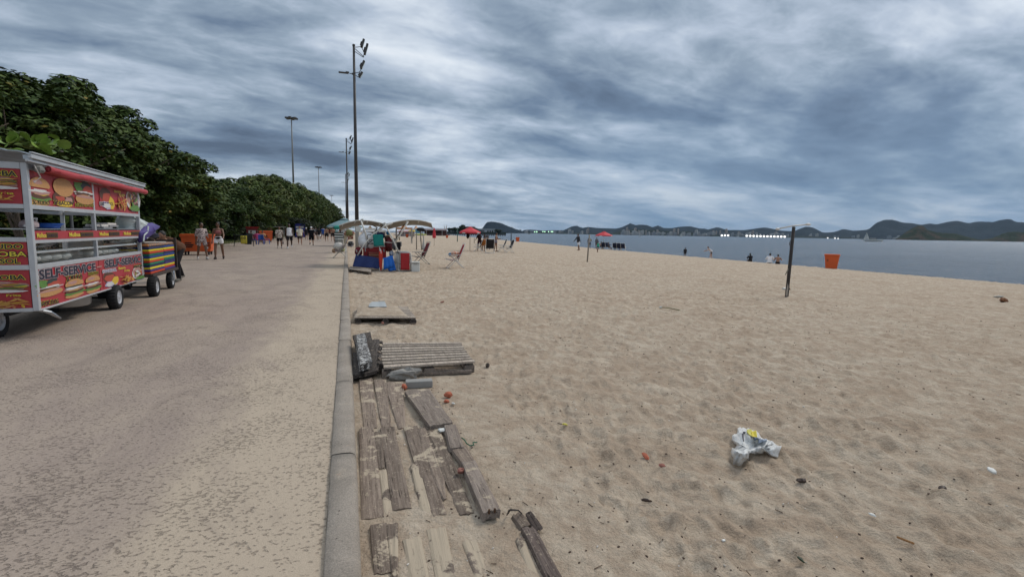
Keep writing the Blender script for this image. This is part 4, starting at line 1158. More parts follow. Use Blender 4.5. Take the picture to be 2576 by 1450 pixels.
# ================================================================ food cart
ALU = pm('brushed_aluminium', (.50, .52, .54), rough=.42, metal=.35, var=.12, scale=7, dirt=(.25, .24, .23), dirt_amt=.3)
STEEL = pm('stainless_steel', (.42, .44, .46), rough=.28, metal=.8, var=.1)
RUB = pm('black_rubber', (.016, .016, .017), rough=.85, var=.3)
RIM = pm('painted_rim', (.42, .43, .45), rough=.5, metal=.3)
CRED = pm('banner_red', (.38, .035, .045), rough=.55, var=.10, scale=5, dirt=(.25, .06, .05), dirt_amt=.4)
AWN = pm('red_awning_vinyl', (.42, .05, .06), rough=.6, var=.18, scale=4)
DARK = pm('dark_recess', (.02, .02, .022), rough=.8)
def wheel(root, c, r_, w_, axis=(0, 1, 0), name='wheel', side=-1):
    """tyre with rounded shoulders and tread, rim with hub (sub-parts of the wheel)"""
    W = bpy.data.objects.new(name, None); COL.objects.link(W); W.parent = root; W.location = c
    q = Vector(axis).to_track_quat('Z', 'Y').to_matrix().to_4x4()
    t = MB(); t.lathe([(r_ * .56, -w_ / 2 * .8), (r_ * .72, -w_ / 2), (r_ * .93, -w_ / 2 * .92), (r_, -w_ / 2 * .6), (r_ * 1.01, 0), (r_, w_ / 2 * .6), (r_ * .93, w_ / 2 * .92), (r_ * .72, w_ / 2), (r_ * .56, w_ / 2 * .8), (r_ * .56, -w_ / 2 * .8)], 24)
    for i in range(24):
        a = 2 * PI * i / 24; t.box((math.cos(a) * r_ * 1.005, math.sin(a) * r_ * 1.005, 0), (.012, .018, w_ * .75), rot=(0, 0, a))
    a_ = MB().merge(t, q).build('tyre', RUB, W, True)
    m = MB(); m.lathe([(r_ * .57, -w_ * .42), (r_ * .50, -w_ * .34), (r_ * .30, -w_ * .30), (r_ * .13, -w_ * .40), (0.001, -w_ * .42)], 18); m.lathe([(r_ * .57, w_ * .42), (r_ * .50, w_ * .34), (r_ * .30, w_ * .30), (r_ * .13, w_ * .40), (0.001, w_ * .42)], 18); m.lathe([(r_ * .57, -w_ * .42), (r_ * .57, w_ * .42)], 18)
    for k_ in range(4):
        a = PI / 2 * k_ + .4; m.cyl((math.cos(a) * r_ * .28, math.sin(a) * r_ * .28, -w_ * .40), (math.cos(a) * r_ * .28, math.sin(a) * r_ * .28, w_ * .40), .012, n=6)
    MB().merge(m, q).build('rim', RIM, W, True)
    return W
def textmesh(s_, mat, offset=0.0, extrude=.0015, spacing=1.0):
    cu_ = bpy.data.curves.new('lettering', 'FONT'); cu_.body = s_; cu_.size = 1; cu_.offset = offset; cu_.extrude = 0; cu_.space_character = spacing
    cu_.resolution_u = 3
    o = bpy.data.objects.new('lettering', cu_); COL.objects.link(o)
    dg = bpy.context.evaluated_depsgraph_get(); dg.update()
    me = bpy.data.meshes.new_from_object(o.evaluated_get(dg)); bpy.data.objects.remove(o); bpy.data.curves.remove(cu_)
    me.materials.clear(); me.materials.append(mat)
    return me
def put_text(s_, p0, p1, hgt, root, mat, out_mat=None, bold=.018, nrm=Vector((0, -1, 0)), up=Vector((0, 0, 1)), lift=.004, serif=False, outw=.045):
    """letters from p0 to p1 (baseline, local coordinates), hgt = capital height"""
    me = textmesh(s_, mat, bold)
    if not len(me.vertices): return
    xs_ = [v.co.x for v in me.vertices]; ys_ = [v.co.y for v in me.vertices]
    x0, x1 = min(xs_), max(xs_); y1 = max(ys_); y0 = min(0, min(ys_)) if False else 0
    d = Vector(p1) - Vector(p0); W_ = d.length; ex = d / W_
    sx, sy = W_ / (x1 - x0), hgt / max(y1, .01)
    for mm, lf, ms in ((me, lift + .003, mat),) + (((textmesh(s_, out_mat, bold + outw), lift, out_mat),) if out_mat else ()):
        for v in mm.vertices:
            q = Vector(p0) + ex * ((v.co.x - x0) * sx) + up * (v.co.y * sy) + nrm * lf
            v.co = q
        o = bpy.data.objects.new('lettering' if mm is me else 'lettering_outline', mm); COL.objects.link(o); o.parent = root
# palette of the printed food pictures
FP = [pm('print_bun', (.48, .25, .095), var=.3, scale=30), pm('print_lettuce', (.10, .22, .045), var=.5, scale=60), pm('print_patty', (.10, .040, .024), var=.5, scale=50),
      pm('print_tomato', (.42, .07, .04), var=.3, scale=40), pm('print_cheese', (.62, .42, .04), var=.2, scale=40), pm('print_white', (.58, .57, .55), var=.12),
      pm('print_dark', (.035, .05, .05), var=.3), pm('print_ham', (.42, .23, .20), var=.35, scale=40), pm('print_fries', (.55, .30, .07), var=.35, scale=60), pm('print_yellow', (.62, .52, .05), var=.1), pm('print_red', (.36, .03, .04), var=.15), pm('print_lilac', (.42, .38, .52), var=.2)]
def foodprint(root, kind, u0, u1, z0, z1, seed, org=Vector((0, 0, 0)), ex=Vector((1, 0, 0)), nrm=Vector((0, -1, 0)), off=.003):
    rn = random.Random(seed); mb = MB(); W_, H_ = u1 - u0, z1 - z0; lay = [off]
    def shape(cx, cy, rx, ry, m, n=14, jit=.1, ang=0, half=None):
        lay[0] += .0012; pts = []
        for i in range(n):
            a = 2 * PI * i / n; q = 1 + rn.uniform(-jit, jit)
            x, y = math.cos(a) * rx * q, math.sin(a) * ry * q
            if half == 'top': y = max(y, -ry * .25)
            if half == 'bot': y = min(y, ry * .25)
            x, y = x * math.cos(ang) - y * math.sin(ang), x * math.sin(ang) + y * math.cos(ang)
            X = min(max(cx + x, 0), 1); Y = min(max(cy + y, 0), 1)
            pts.append(org + ex * (u0 + X * W_) + Vector((0, 0, z0 + Y * H_)) + nrm * lay[0])
        mb.add(pts, [tuple(range(n))], m)
    if kind == 'burger':
        shape(.5, .5, .52, .5, rn.choice((6, 10)), 4, 0, PI / 4)
        shape(.5, .16, .40, .14, 0, half='bot'); shape(.5, .28, .46, .10, 1, 22, .25); shape(.5, .36, .42, .09, 2); shape(.52, .44, .34, .07, 4, 5, .2); shape(.5, .47, .44, .06, 7, 18, .3); shape(.45, .52, .40, .05, 5, 16, .3); shape(.5, .70, .42, .27, 0, half='top', jit=.03); shape(.42, .80, .2, .08, 7, jit=.2)
    elif kind == 'bun':
        shape(.5, .30, .46, .24, 2, 20, .2); shape(.35, .30, .2, .1, 3, 12, .3); shape(.7, .28, .2, .1, 7, 12, .3); shape(.5, .12, .35, .09, 4); shape(.5, .68, .44, .31, 0, 22, .02); shape(.45, .76, .28, .14, 0, 14, .1)
    elif kind == 'hotdog':
        shape(.3, .78, .26, .18, 1, 20, .3); shape(.6, .82, .22, .15, 6, 14, .25); shape(.7, .66, .24, .16, 3, 14, .2); shape(.5, .55, .46, .09, 5, 24, .35); shape(.45, .52, .40, .05, 2, 20, .35); shape(.5, .32, .45, .18, 0, 18, .04); shape(.5, .42, .40, .05, 7, 14, .1)
    elif kind == 'meat':
        shape(.5, .5, .55, .55, 10, 4, 0, PI / 4); shape(.45, .62, .36, .30, 2, 9, .15); shape(.5, .55, .28, .2, 3, 8, .3); shape(.6, .22, .38, .16, 11, 14, .2); shape(.8, .35, .18, .25, 4, 10, .2); shape(.5, .2, .2, .1, 5, 12, .3)
    elif kind == 'fries':
        for i in range(46):
            a = rn.uniform(0, PI); r_ = abs(rn.gauss(0, .22)); b = rn.uniform(0, 2 * PI)
            shape(.5 + r_ * math.cos(b) * 1.2, .40 + r_ * math.sin(b), .20, .035, rn.choice((8, 8, 8, 4, 0, 3)), 4, .05, a)
    elif kind == 'bowl':
        shape(.5, .5, .48, .5, 5, 24, .03); shape(.5, .55, .42, .38, 7, 18, .1)
        for i in range(16): shape(rn.uniform(.25, .75), rn.uniform(.25, .8), .14, .06, rn.choice((2, 3, 5, 7, 8, 1)), 7, .3, rn.uniform(0, 3))
        shape(.5, .14, .34, .12, 1, 14, .2)
    elif kind == 'noodles':
        shape(.5, .5, .5, .42, 7, 20, .15)
        for i in range(34): shape(rn.uniform(.1, .9), rn.uniform(.25, .8), .2, .03, rn.choice((8, 4, 2, 1, 9, 3)), 5, .2, rn.uniform(-.6, .6))
        shape(.5, .12, .5, .13, 5, 20, .08)
    mb.build('food_picture', FP, root)

CO = Vector((-3.63, 7.6, 0)); CE = Vector((-3.93, 11.9, 0)); CL = (CE - CO).length
cdir = (CE - CO).normalized(); crz = math.atan2(cdir.y, cdir.x)
cart = thing('food_cart', 'red and silver snack cart with SELF-SERVICE lettering and glass display', 'food cart', CO, crz)
nout = Vector((cdir.y, -cdir.x, 0))
def cu(x, y):
    """photo pixel -> (u along the cart, z) on its long side"""
    d = ray(x, y); o = Vector((0, 0, HCAM)); t = (CO - o).dot(nout) / d.dot(nout); p = o + d * t
    return (p - CO).dot(cdir), p.z
def A2(cx, cy): return cu((100 + cx / 4.028) / 1.5528, (880 + cy / 4.028) / 1.5528)
def A5(cx, cy): return cu((cx / 4.833) / 1.5528, (600 + cy / 4.833) / 1.5528)
def A1(cx, cy): return cu((cx / 1.883) / 1.5528, (560 + cy / 1.883) / 1.5528)
L_ = CL; Wd = 1.25; mu = A1(708, 600)[0]
zs = dict(b0=.38, b1=.87, g0=.93, g1=1.19, s0=1.235, s1=1.345, o1=1.61, t0=1.665, t1=2.08, top=2.16)
P = .05
def vbar(u, v, z0, z1, w_=.05, nm='post'): MB().box((u, v, (z0 + z1) / 2), (w_, w_, z1 - z0)).build(nm, ALU, cart, bevel=.004)
for (u, v) in ((P / 2 + .015, .03), (L_ - P / 2, .03), (P / 2, Wd - .03), (L_ - P / 2, Wd - .03)):
    vbar(u, v, zs['b0'] - .02, zs['top'], (.060 if v < .1 else .055), 'corner_post')
vbar(mu, .03, zs['b1'], zs['t1'], .05, 'mullion'); vbar(mu, Wd - .03, zs['b1'], zs['t1'], .04, 'mullion'); vbar(mu * .55, Wd - .03, zs['b1'], zs['t1'], .04, 'mullion')
def rail(z0, z1, v=.028, w_=.05, nm='rail'): 
    MB().box((L_ / 2, v, (z0 + z1) / 2), (L_ - .12, w_, z1 - z0)).build(nm, ALU, cart, bevel=.004)
for a, b in (('b1', 'g0'), ('g1', 's0'), ('o1', 't0')): rail(zs[a], zs[b])
rail(zs['b0'] - .025, zs['b0']); rail(zs['t1'], zs['top'] - .01, .04)
for a, b in (('b1', 'g0'), ('o1', 't0')): rail(zs[a], zs[b], Wd - .03, .04)
for a, b in ((zs['b0'] - .025, zs['b0'] + .02), (zs['b1'], zs['g0']), (zs['g1'] + .02, zs['s0'] + .03), (zs['o1'], zs['t0']), (zs['t1'], zs['top'])):
    MB().box((.03, Wd / 2, (a + b) / 2), (.045, Wd - .12, b - a)).build('end_rail', ALU, cart, bevel=.004)
    MB().box((L_ - .03, Wd / 2, (a + b) / 2), (.04, Wd - .12, b - a)).build('end_rail', ALU, cart, bevel=.004)
# panels
MB().box((mu / 2 + .03, .022, (zs['b0'] + zs['b1']) / 2), (mu - .05, .02, zs['b1'] - zs['b0'])).build('front_panel', CRED, cart)
MB().box(((mu + L_) / 2, .0225, (zs['b0'] + zs['b1']) / 2), (L_ - mu - .055, .02, zs['b1'] - zs['b0'])).build('front_panel', CRED, cart)
MB().box((mu / 2 + .03, .024, (zs['t0'] + zs['t1']) / 2), (mu - .07, .02, zs['t1'] - zs['t0'])).build('sign_panel', CRED, cart)
MB().box(((mu + L_) / 2, .0245, (zs['t0'] + zs['t1']) / 2), (L_ - mu - .07, .02, zs['t1'] - zs['t0'])).build('sign_panel', CRED, cart)
MB().box((L_ / 2, .012, (zs['s0'] + zs['s1']) / 2), (L_ - .10, .02, zs['s1'] - zs['s0'])).build('sauce_strip', CRED, cart)
for a, b in ((zs['b0'] + .02, zs['b1']), (zs['g0'], zs['g1'] + .02), (zs['t0'], zs['t1'])): MB().box((.028, Wd / 2, (a + b) / 2), (.012, Wd - .14, b - a)).build('end_panel', CRED, cart)
MB().box((L_ - .03, Wd / 2, (zs['b0'] + zs['b1']) / 2), (.015, Wd - .1, zs['b1'] - zs['b0'])).build('end_panel', CRED, cart)
MB().box((L_ / 2, Wd - .03, .64), (L_ - .1, .015, .5)).build('back_panel', ALU, cart)
MB().box((L_ / 2, Wd / 2, .385), (L_ - .1, Wd - .08, .02)).build('floor', DARK, cart)
MB().box((L_ / 2, Wd / 2, .905), (L_ - .12, Wd - .1, .02)).build('counter', STEEL, cart)
MB().box(((mu + L_) / 2 + .3, Wd * .5, 1.06), (L_ - mu - .75, .02, .27)).build('inner_partition', STEEL, cart)
MB().box((L_ / 2, .19, 1.075), (L_ - .3, .28, .012), rot=(-.10, 0, 0)).build('glass_shelf', pm('shelf_glass', (.20, .25, .27), rough=.15, var=.2), cart)
MB().box((L_ / 2, .052, 1.075), (L_ - .3, .018, .022)).build('shelf_edge', ALU, cart)
MB().box((L_ / 2, .35, 1.365), (L_ - .12, .62, .012)).build('upper_shelf', STEEL, cart)
# glass of the display
mg = Mat('display_glass'); mg.b.inputs['Base Color'].default_value = (.75, .85, .85, 1); mg.b.inputs['Roughness'].default_value = .03; mg.b.inputs['Transmission Weight'].default_value = 1; mg.b.inputs['IOR'].default_value = 1.15; mg.b.inputs['Alpha'].default_value = .10
for u0, u1 in ((.09, mu - .03), (mu + .03, L_ - .06)): MB().box(((u0 + u1) / 2, .030, (zs['g0'] + zs['g1']) / 2), (u1 - u0, .004, zs['g1'] - zs['g0'])).build('glass_pane', mg.m, cart)
# roof: profiled sheets, red rolled awning
rf = MB(); prof_ = []
for i in range(15):
    v = -.10 + (Wd + .18) * i / 14; prof_.append((v, 2.235 + .07 * math.sin(PI * i / 14) + (.018 if i % 2 else 0)))
rf.sheet([[(-.16, v, z) for v, z in prof_], [(L_ + .05, v, z) for v, z in prof_]], .012)
rf.build('roof_sheet', pm('roof_metal', (.36, .41, .45), rough=.45, metal=.4, var=.15, scale=3), cart)
for k_, (v, z, h) in enumerate(((-.10, 2.225, .05), (-.07, 2.175, .03), (-.115, 2.265, .015))):
    MB().box((L_ / 2 - .06, v, z), (L_ + .18, .035, h)).build('roof_edge', ALU, cart, bevel=.003)
for v in (-.06, Wd * .5, Wd): MB().box((-.10, v, 2.21), (.06, .06, .05)).build('roof_bracket', STEEL, cart)
aw = []
for i in range(34):
    u = .28 + (L_ + .10 - .28) * i / 33; row = []
    for j in range(8):
        a = PI * (.55 + j * .17); r_ = .040 + .005 * math.sin(u * 9)
        row.append((u, -.095 + math.cos(a) * r_, 2.115 + math.sin(a) * r_ + .006 * math.sin(u * 5)))
    row.append((u, -.005, 2.085 - .02 * math.sin(u * 2.3))); aw.append(row)
MB().sheet(aw, .006).build('awning', AWN, cart, True)
MB().tube([(.30, -.095, 2.115), (L_ + .12, -.095, 2.115)], .036, 10).build('awning_roll', AWN, cart, True)
MB().ell((.16, -.06, 2.10), (.10, .05, .05), 8, 5, jit=.3).build('awning_bracket', pm('dirty_grey', (.18, .18, .17), rough=.8, var=.3), cart)
MB().tube([(.09, -.03, 2.18), (.05, -.07, 2.10), (.13, -.08, 2.0), (.03, -.05, 1.93)], .008, 5).build('tie_cord', pm('rag', (.4, .38, .36)), cart)
# lettering on the long side
BK = pm('print_black', (.022, .018, .035), rough=.6); WH = pm('print_outline', (.52, .47, .48), rough=.6); YL = FP[9]
def ptxt(s_, f, a, b, t, mat=BK, om=WH, bold=.02, outw=.04):
    (u0, z0), (u1, z1), (ut, zt) = f(*a), f(*b), f(*t); u0 = max(u0, .085)
    put_text(s_, Vector((u0, .008, z0)), Vector((u1, .008, z1)), abs(zt - z0), cart, mat, om, bold=bold, outw=outw)
ptxt('SELF-SERVICE', A2, (165, 858), (1110, 703), (165, 700), bold=.035, outw=.035); ptxt('SELF-SERVICE', A2, (1255, 660), (1862, 562), (1255, 540), bold=.035, outw=.035)
def fp(kind, f, bl, tr, seed):
    (u0, z0), (u1, z1) = f(*bl), f(*tr); foodprint(cart, kind, u0, u1, z0, z1, seed, Vector((0, .011, 0)))
fp('hotdog', A2, (170, 1215), (590, 790), 1); fp('burger', A2, (605, 1185), (930, 790), 2); fp('burger', A2, (935, 1100), (1185, 740), 5)
fp('meat', A2, (1205, 1015), (1455, 665), 3); fp('fries', A2, (1465, 955), (1690, 690), 4); fp('bowl', A2, (1690, 875), (1880, 600), 6)
ptxt('HOT-DOG', A2, (195, 1285), (525, 1213), (195, 1208), BK, YL); ptxt('X-TUDO', A2, (645, 882), (900, 836), (645, 795), BK, YL); ptxt('X-BACON', A2, (990, 782), (1150, 755), (990, 735), pm('print_olive', (.16, .15, .02)), YL)
ptxt('CARNE DE SOL', A2, (1215, 745), (1435, 708), (1215, 700), FP[11], FP[5], outw=.1); ptxt('Batata', A2, (1465, 690), (1575, 672), (1465, 650), YL, None); ptxt('Frita', A2, (1560, 728), (1640, 712), (1560, 690), YL, None); ptxt('YAKISOBA', A2, (1705, 665), (1840, 640), (1705, 625), BK, YL)
fp('burger', A5, (545, 985), (960, 465), 11); fp('bun', A5, (1010, 1000), (1400, 500), 12); fp('hotdog', A5, (1415, 1010), (1770, 555), 13)
ptxt('X-TUDO', A5, (600, 948), (945, 960), (600, 868), BK, YL); ptxt('X-BACON', A5, (1022, 960), (1385, 968), (1022, 880), BK, YL); ptxt('HOT-DOG', A5, (1435, 995), (1775, 998), (1435, 925), pm('print_olive', (.16, .15, .02)), YL)
fp('meat', A1, (728, 485), (838, 325), 21); fp('fries', A1, (838, 490), (932, 362), 22); fp('bowl', A1, (934, 495), (1030, 340), 23)
ptxt('CARNE DE SOL', A1, (735, 452), (835, 455), (735, 428), BK, FP[5], outw=.1); ptxt('Batata', A1, (842, 358), (890, 360), (842, 342), YL, None); ptxt('Frita', A1, (880, 382), (920, 384), (880, 366), YL, None); ptxt('YAKISOBA', A1, (945, 392), (1015, 395), (945, 370), BK, YL)
OLV = pm('print_brown', (.13, .065, .01)); DKY = pm('print_dark_block', (.11, .05, .012))
for a, b in (((105, 190), (320, 182)), ((682, 165), (853, 152)), ((1158, 135), (1300, 124)), ((1538, 115), (1652, 106))):
    (u0, z0), (u1, z1) = A2(*a), A2(*b); u0 = max(u0, .1); w_ = u1 - u0
    put_text('Molhos', Vector((u0, .0, 1.262)), Vector((u1, .0, 1.262)), .058, cart, YL, None, bold=.03)
    MB().box((u1 + w_ * .72, -.001, 1.288), (w_ * 1.3, .004, .075)).build('print_patch', OLV, cart)
    put_text('DA MARCHE', Vector((u1 + .03, -.001, 1.265)), Vector((u1 + w_ * 1.3, -.001, 1.265)), .045, cart, BK, None, bold=.02)
MB().box((mu + .005, .003, .77), (.20, .004, .018)).build('print_patch', FP[7], cart)
# short end, partly out of the picture on the left
ey = Vector((0, -1, 0)); en = Vector((-1, 0, 0))
def etxt(s_, v0, v1, z, h, mat, om): put_text(s_, Vector((.02, v0, z)), Vector((.02, v1, z)), h, cart, mat, om, bold=.02, nrm=en, outw=.06)
def efood(kind, v0, v1, z0, z1, seed): foodprint(cart, kind, 0, v0 - v1, z0, z1, seed, Vector((.020, v0, 0)), ey, en)
efood('noodles', .62, .08, 1.83, 2.0, 31); etxt('YAKISOBA', .62, .10, 1.99, .062, BK, YL); efood('fries', .55, .09, 1.68, 1.80, 32); etxt('Batata', .55, .36, 1.80, .03, YL, None); etxt('Frita', .30, .14, 1.775, .03, YL, None)
etxt('X-TUDO', .55, .105, 1.125, .062, BK, YL); etxt('YAKISOBA', .70, .075, 1.035, .06, YL, BK); etxt('CARNE DE SOL', .85, .145, .95, .06, BK, YL)
efood('noodles', .65, .075, .60, .74, 33); etxt('YAKISOBA', .66, .11, .755, .055, BK, YL); etxt('Batata', .60, .36, .575, .028, YL, None); etxt('Frita', .30, .16, .55, .028, YL, None); efood('fries', .62, .07, .40, .55, 34)
# chassis, wheels, drain tub
_g = G(-11, 848); _q = _g - CO; FW = Vector((_q.dot(cdir), -_q.dot(nout), 0))
for u, v in ((2.62, -.0), (2.60, .86), (FW.x, FW.y), (FW.x, FW.y + .6)): wheel(cart, (u, v, .205), .205, .15)
wheel(cart, (2.35, .78, .205), .205, .15)
MB().tube([(2.62, .0, .205), (2.60, .86, .205)], .022, 6).build('axle', DARK, cart); MB().tube([(FW.x, FW.y, .205), (FW.x, FW.y + .6, .205)], .022, 6).build('axle', DARK, cart)
MB().box((L_ / 2, .35, .33), (L_ - .2, .06, .06)).box((L_ / 2, .95, .33), (L_ - .2, .06, .06)).build('chassis', DARK, cart)
MB().tube([(2.62, .3, .26), (4.9, .3, .24)], .015, 6).build('drawbar', DARK, cart)
tub = thing('metal_tub', 'round metal tub hanging under the snack cart', 'tub', CO + cdir * 1.72 + Vector((-nout.x * .35, -nout.y * .35, .20)), crz)
MB().lathe([(.001, 0), (.27, 0), (.30, .02), (.31, .15), (.33, .16), (.30, .155)], 22).build('bowl', STEEL, tub, True); MB().box((0, 0, .17), (.5, .03, .02)).build('hanger', DARK, tub)
MB().tube([(.12, .05, .36), (.22, -.02, .31), (.34, -.04, .24), (.42, -.05, .20)], [.02, .025, .018, .01], 6).build('coupling', STEEL, cart)
# goods on the cart
def cart_item(name, label, cat, u, v, z): return thing(name, label, cat, CO + cdir * u - nout * v + Vector((0, 0, z)), crz)
PANM = pm('dented_aluminium', (.44, .46, .44), rough=.45, metal=.5, var=.25, scale=12)
for i in range(4):
    t = cart_item('pan_lid', 'round metal pan lid under the left display shelf, %s from the corner post' % ('first', 'second', 'third', 'fourth')[i], 'pan lid', .36 + i * .30, .20, .925)
    MB().ell((0, 0, .065), (.125, .12, .065), 14, 8).build('dome', PANM, t, True); MB().cyl((0, 0, .125), (0, 0, .15), .016, n=8).build('knob', DARK, t)
for i in range(5):
    t = cart_item('pan_lid', 'round metal pan lid under the right display shelf, %s from the middle post' % ('first', 'second', 'third', 'fourth', 'fifth')[i], 'pan lid', mu + .17 + i * .26, .20, .925)
    MB().ell((0, 0, .06), (.115, .12, .06), 14, 8).build('dome', PANM, t, True); MB().cyl((0, 0, .115), (0, 0, .14), .016, n=8).build('knob', DARK, t)
t = cart_item('blue_basin', 'blue plastic basin on the upper shelf of the snack cart', 'basin', .98, .22, 1.375)
MB().lathe([(.001, 0), (.12, 0), (.17, .06), (.175, .06), (.13, .005)], 18).build('bowl', pm('blue_plastic', (.02, .10, .42), rough=.4), t, True); MB().lathe([(.17, .055), (.185, .06), (.185, .068), (.17, .065)], 18).build('rim', pm('blue_plastic', (.02, .10, .42), rough=.4), t)
t = cart_item('folded_cloth', 'white and pink cloth with a black strap beside the blue basin', 'cloth', .58, .25, 1.375)
MB().ell((0, 0, .05), (.13, .10, .06), 10, 6, jit=.25, seed=2).build('cloth', pm('pale_cloth', (.48, .38, .38)), t, True); MB().tube([(-.14, 0, .02), (-.06, -.05, .12), (.08, -.05, .13), (.16, 0, .06)], .013, 6).build('strap', pm('print_white2', (.6, .6, .6)), t)
for k_ in range(2):
    t = cart_item('egg_tray', ('lower', 'upper')[k_] + ' grey tray of white eggs on the upper shelf of the snack cart', 'egg tray', mu + .78 + .3 * k_, .22, 1.375 + .03 * k_)
    MB().box((0, 0, .015), (.42, .28, .03)).build('tray', pm('egg_carton', (.24, .24, .25), rough=.9), t, bevel=.004)
    for a in range(6):
        for b in range(4): 
            MB().ell((-.17 + a * .068, -.10 + b * .066, .042), (.024, .024, .030), 8, 6).build('egg', pm('egg_shell', (.72, .68, .64), rough=.5), t, True)
for i, (u, c, nm) in enumerate(((.35, (.45, .03, .03), 'red'), (.62, (.5, .02, .06), 'crimson'), (1.75, (.45, .04, .05), 'wide red'), (.85, (.5, .48, .45), 'stack of pale'))):
    t = cart_item('container', nm + ' plastic container at the back of the snack cart counter', 'container', u, .85, .92)
    MB().box((0, 0, .09), (.16 if i < 3 else .26, .14, .18), taper=1.1).build('body', pm('plastic_%d' % i, c, rough=.4), t, bevel=.01); MB().box((0, 0, .19), (.19 if i < 3 else .3, .17, .02)).build('lid', pm('plastic_%d' % i, c, rough=.4), t, bevel=.004)
t = cart_item('pink_ball', 'bright pink round bag behind the left end of the snack cart', 'bag', .25, .75, 1.375)
MB().ell((0, 0, .10), (.11, .10, .10), 12, 8, jit=.08).build('body', pm('bright_pink', (.55, .10, .25)), t, True); MB().tube([(-.03, 0, .19), (0, 0, .23), (.03, 0, .19)], .008).build('handle', pm('bright_pink', (.55, .10, .25)), t)
t = cart_item('griddle_rack', 'leaning aluminium bars lying across the display shelf of the snack cart', 'rack', 1.2, .40, 1.12)
for k_ in range(5): MB().tube([(-.35 + k_ * .05, -.1, .0), (.75 + k_ * .1, .12 - k_ * .02, .045 + .01 * k_)], .012, 6).build('bar', ALU, t)

# ---------------------------------------------------------------- second cart: stacked striped boards
W0 = Vector((-3.80, 11.98, 0)); wag = thing('flatbed_cart', 'dark flatbed cart loaded with coloured foam boards behind the snack cart', 'cart', W0, crz)
def wu(cx, cy):
    x, y = (500 + cx / 3.222) / 1.5528, (700 + cy / 3.222) / 1.5528
    d = ray(x, y); o = Vector((0, 0, HCAM)); t = (W0 - o).dot(nout) / d.dot(nout); p = o + d * t
    return (p - W0).dot(cdir), p.z
WL = wu(600, 900)[0] + .02; bz = wu(230, 1215)[1]
WOODD = pm('dark_stained_wood', (.05, .035, .028), rough=.8, var=.3)
MB().box((WL / 2, .45, bz - .03), (WL + .1, .95, .06)).build('bed', WOODD, wag, bevel=.006)
zt = wu(600, 730)[1]
for v in (.02, .88): MB().box((WL + .06, v, (bz + zt) / 2), (.06, .05, zt - bz)).build('end_post', WOODD, wag)
for k_ in range(3): MB().box((WL + .055, .45, bz + .12 + k_ * (zt - bz - .2) / 2), (.03, .82, .07)).build('end_slat', WOODD, wag)
for u, v in ((WL * .72, .02), (WL * .72, .85)):
    wheel(wag, (u, v, .19), .19, .12)
    MB().tube([(u - .10, v - .05 if v < .4 else v + .05, bz - .05), (u, v - .07 if v < .4 else v + .07, .19)], .02, 6).build('fork', STEEL, wag)
    MB().tube([(u + .10, v - .05 if v < .4 else v + .05, bz - .05), (u, v - .07 if v < .4 else v + .07, .19)], .02, 6).build('fork', STEEL, wag)
for v in (-.02, .80): wheel(wag, (-.08, v, .205), .205, .16)
MB().tube([(-.08, -.02, .205), (-.08, .8, .205)], .02, 6).build('axle', DARK, wag)
fc = {'Y': (.62, .50, .03), 'R': (.48, .055, .02), 'G': (.015, .16, .09), 'B': (.018, .05, .22), 'N': (.02, .03, .10), 'P': (.06, .03, .16)}
fm_ = {k_: pm('foam_' + k_, c, rough=.85, var=.12, scale=6) for k_, c in fc.items()}
nmc = {'Y': 'yellow', 'R': 'orange red', 'G': 'green', 'B': 'blue', 'N': 'navy', 'P': 'purple'}
order = ['RPYNGRYBGRYN', 'PRYPNGYBNRYB']
ztop = wu(230, 860)[1]
for side_, seq in enumerate(order):
    n = len(seq); h = (ztop - bz) / n; u0, u1 = (0.0, WL * .535) if side_ == 0 else (WL * .54, WL)
    for i, ch in enumerate(seq):
        ordn = ('bottom', 'second', 'third', 'fourth', 'fifth', 'sixth', 'seventh', 'eighth', 'ninth', 'tenth', 'eleventh', 'top')[i]
        o = MB().box(((u0 + u1) / 2 + random.uniform(-.004, .004), .42 + random.uniform(-.008, .008), bz + h * (i + .5)), (u1 - u0 - .01, .78, h * .93), rot=(0, random.uniform(-.004, .004), 0)).build('foam_board', fm_[ch], None, bevel=.012)
        o.location = W0; o.rotation_euler = (0, 0, crz)
        tag(o, '%s foam board, %s in the %s stack on the flatbed cart' % (nmc[ch], ordn, ('left', 'right')[side_]), 'foam board', 'stacked foam boards')
t = thing('striped_blanket', 'folded multicoloured striped blanket lying on top of the foam boards', 'blanket', W0 + Vector((0, 0, ztop)), crz)
ms_ = mat_stripe('blanket_stripes', (.45, .18, .06), (.05, .12, .14), 8, 0)
MB().box((WL * .5, .42, .035), (WL * .98, .76, .06)).build('fold', ms_, t, bevel=.02); MB().box((WL * .42, .40, .08), (WL * .8, .6, .035), rot=(0, .02, 0)).build('upper_fold', pm('blanket_grey', (.35, .33, .30)), t, bevel=.015)
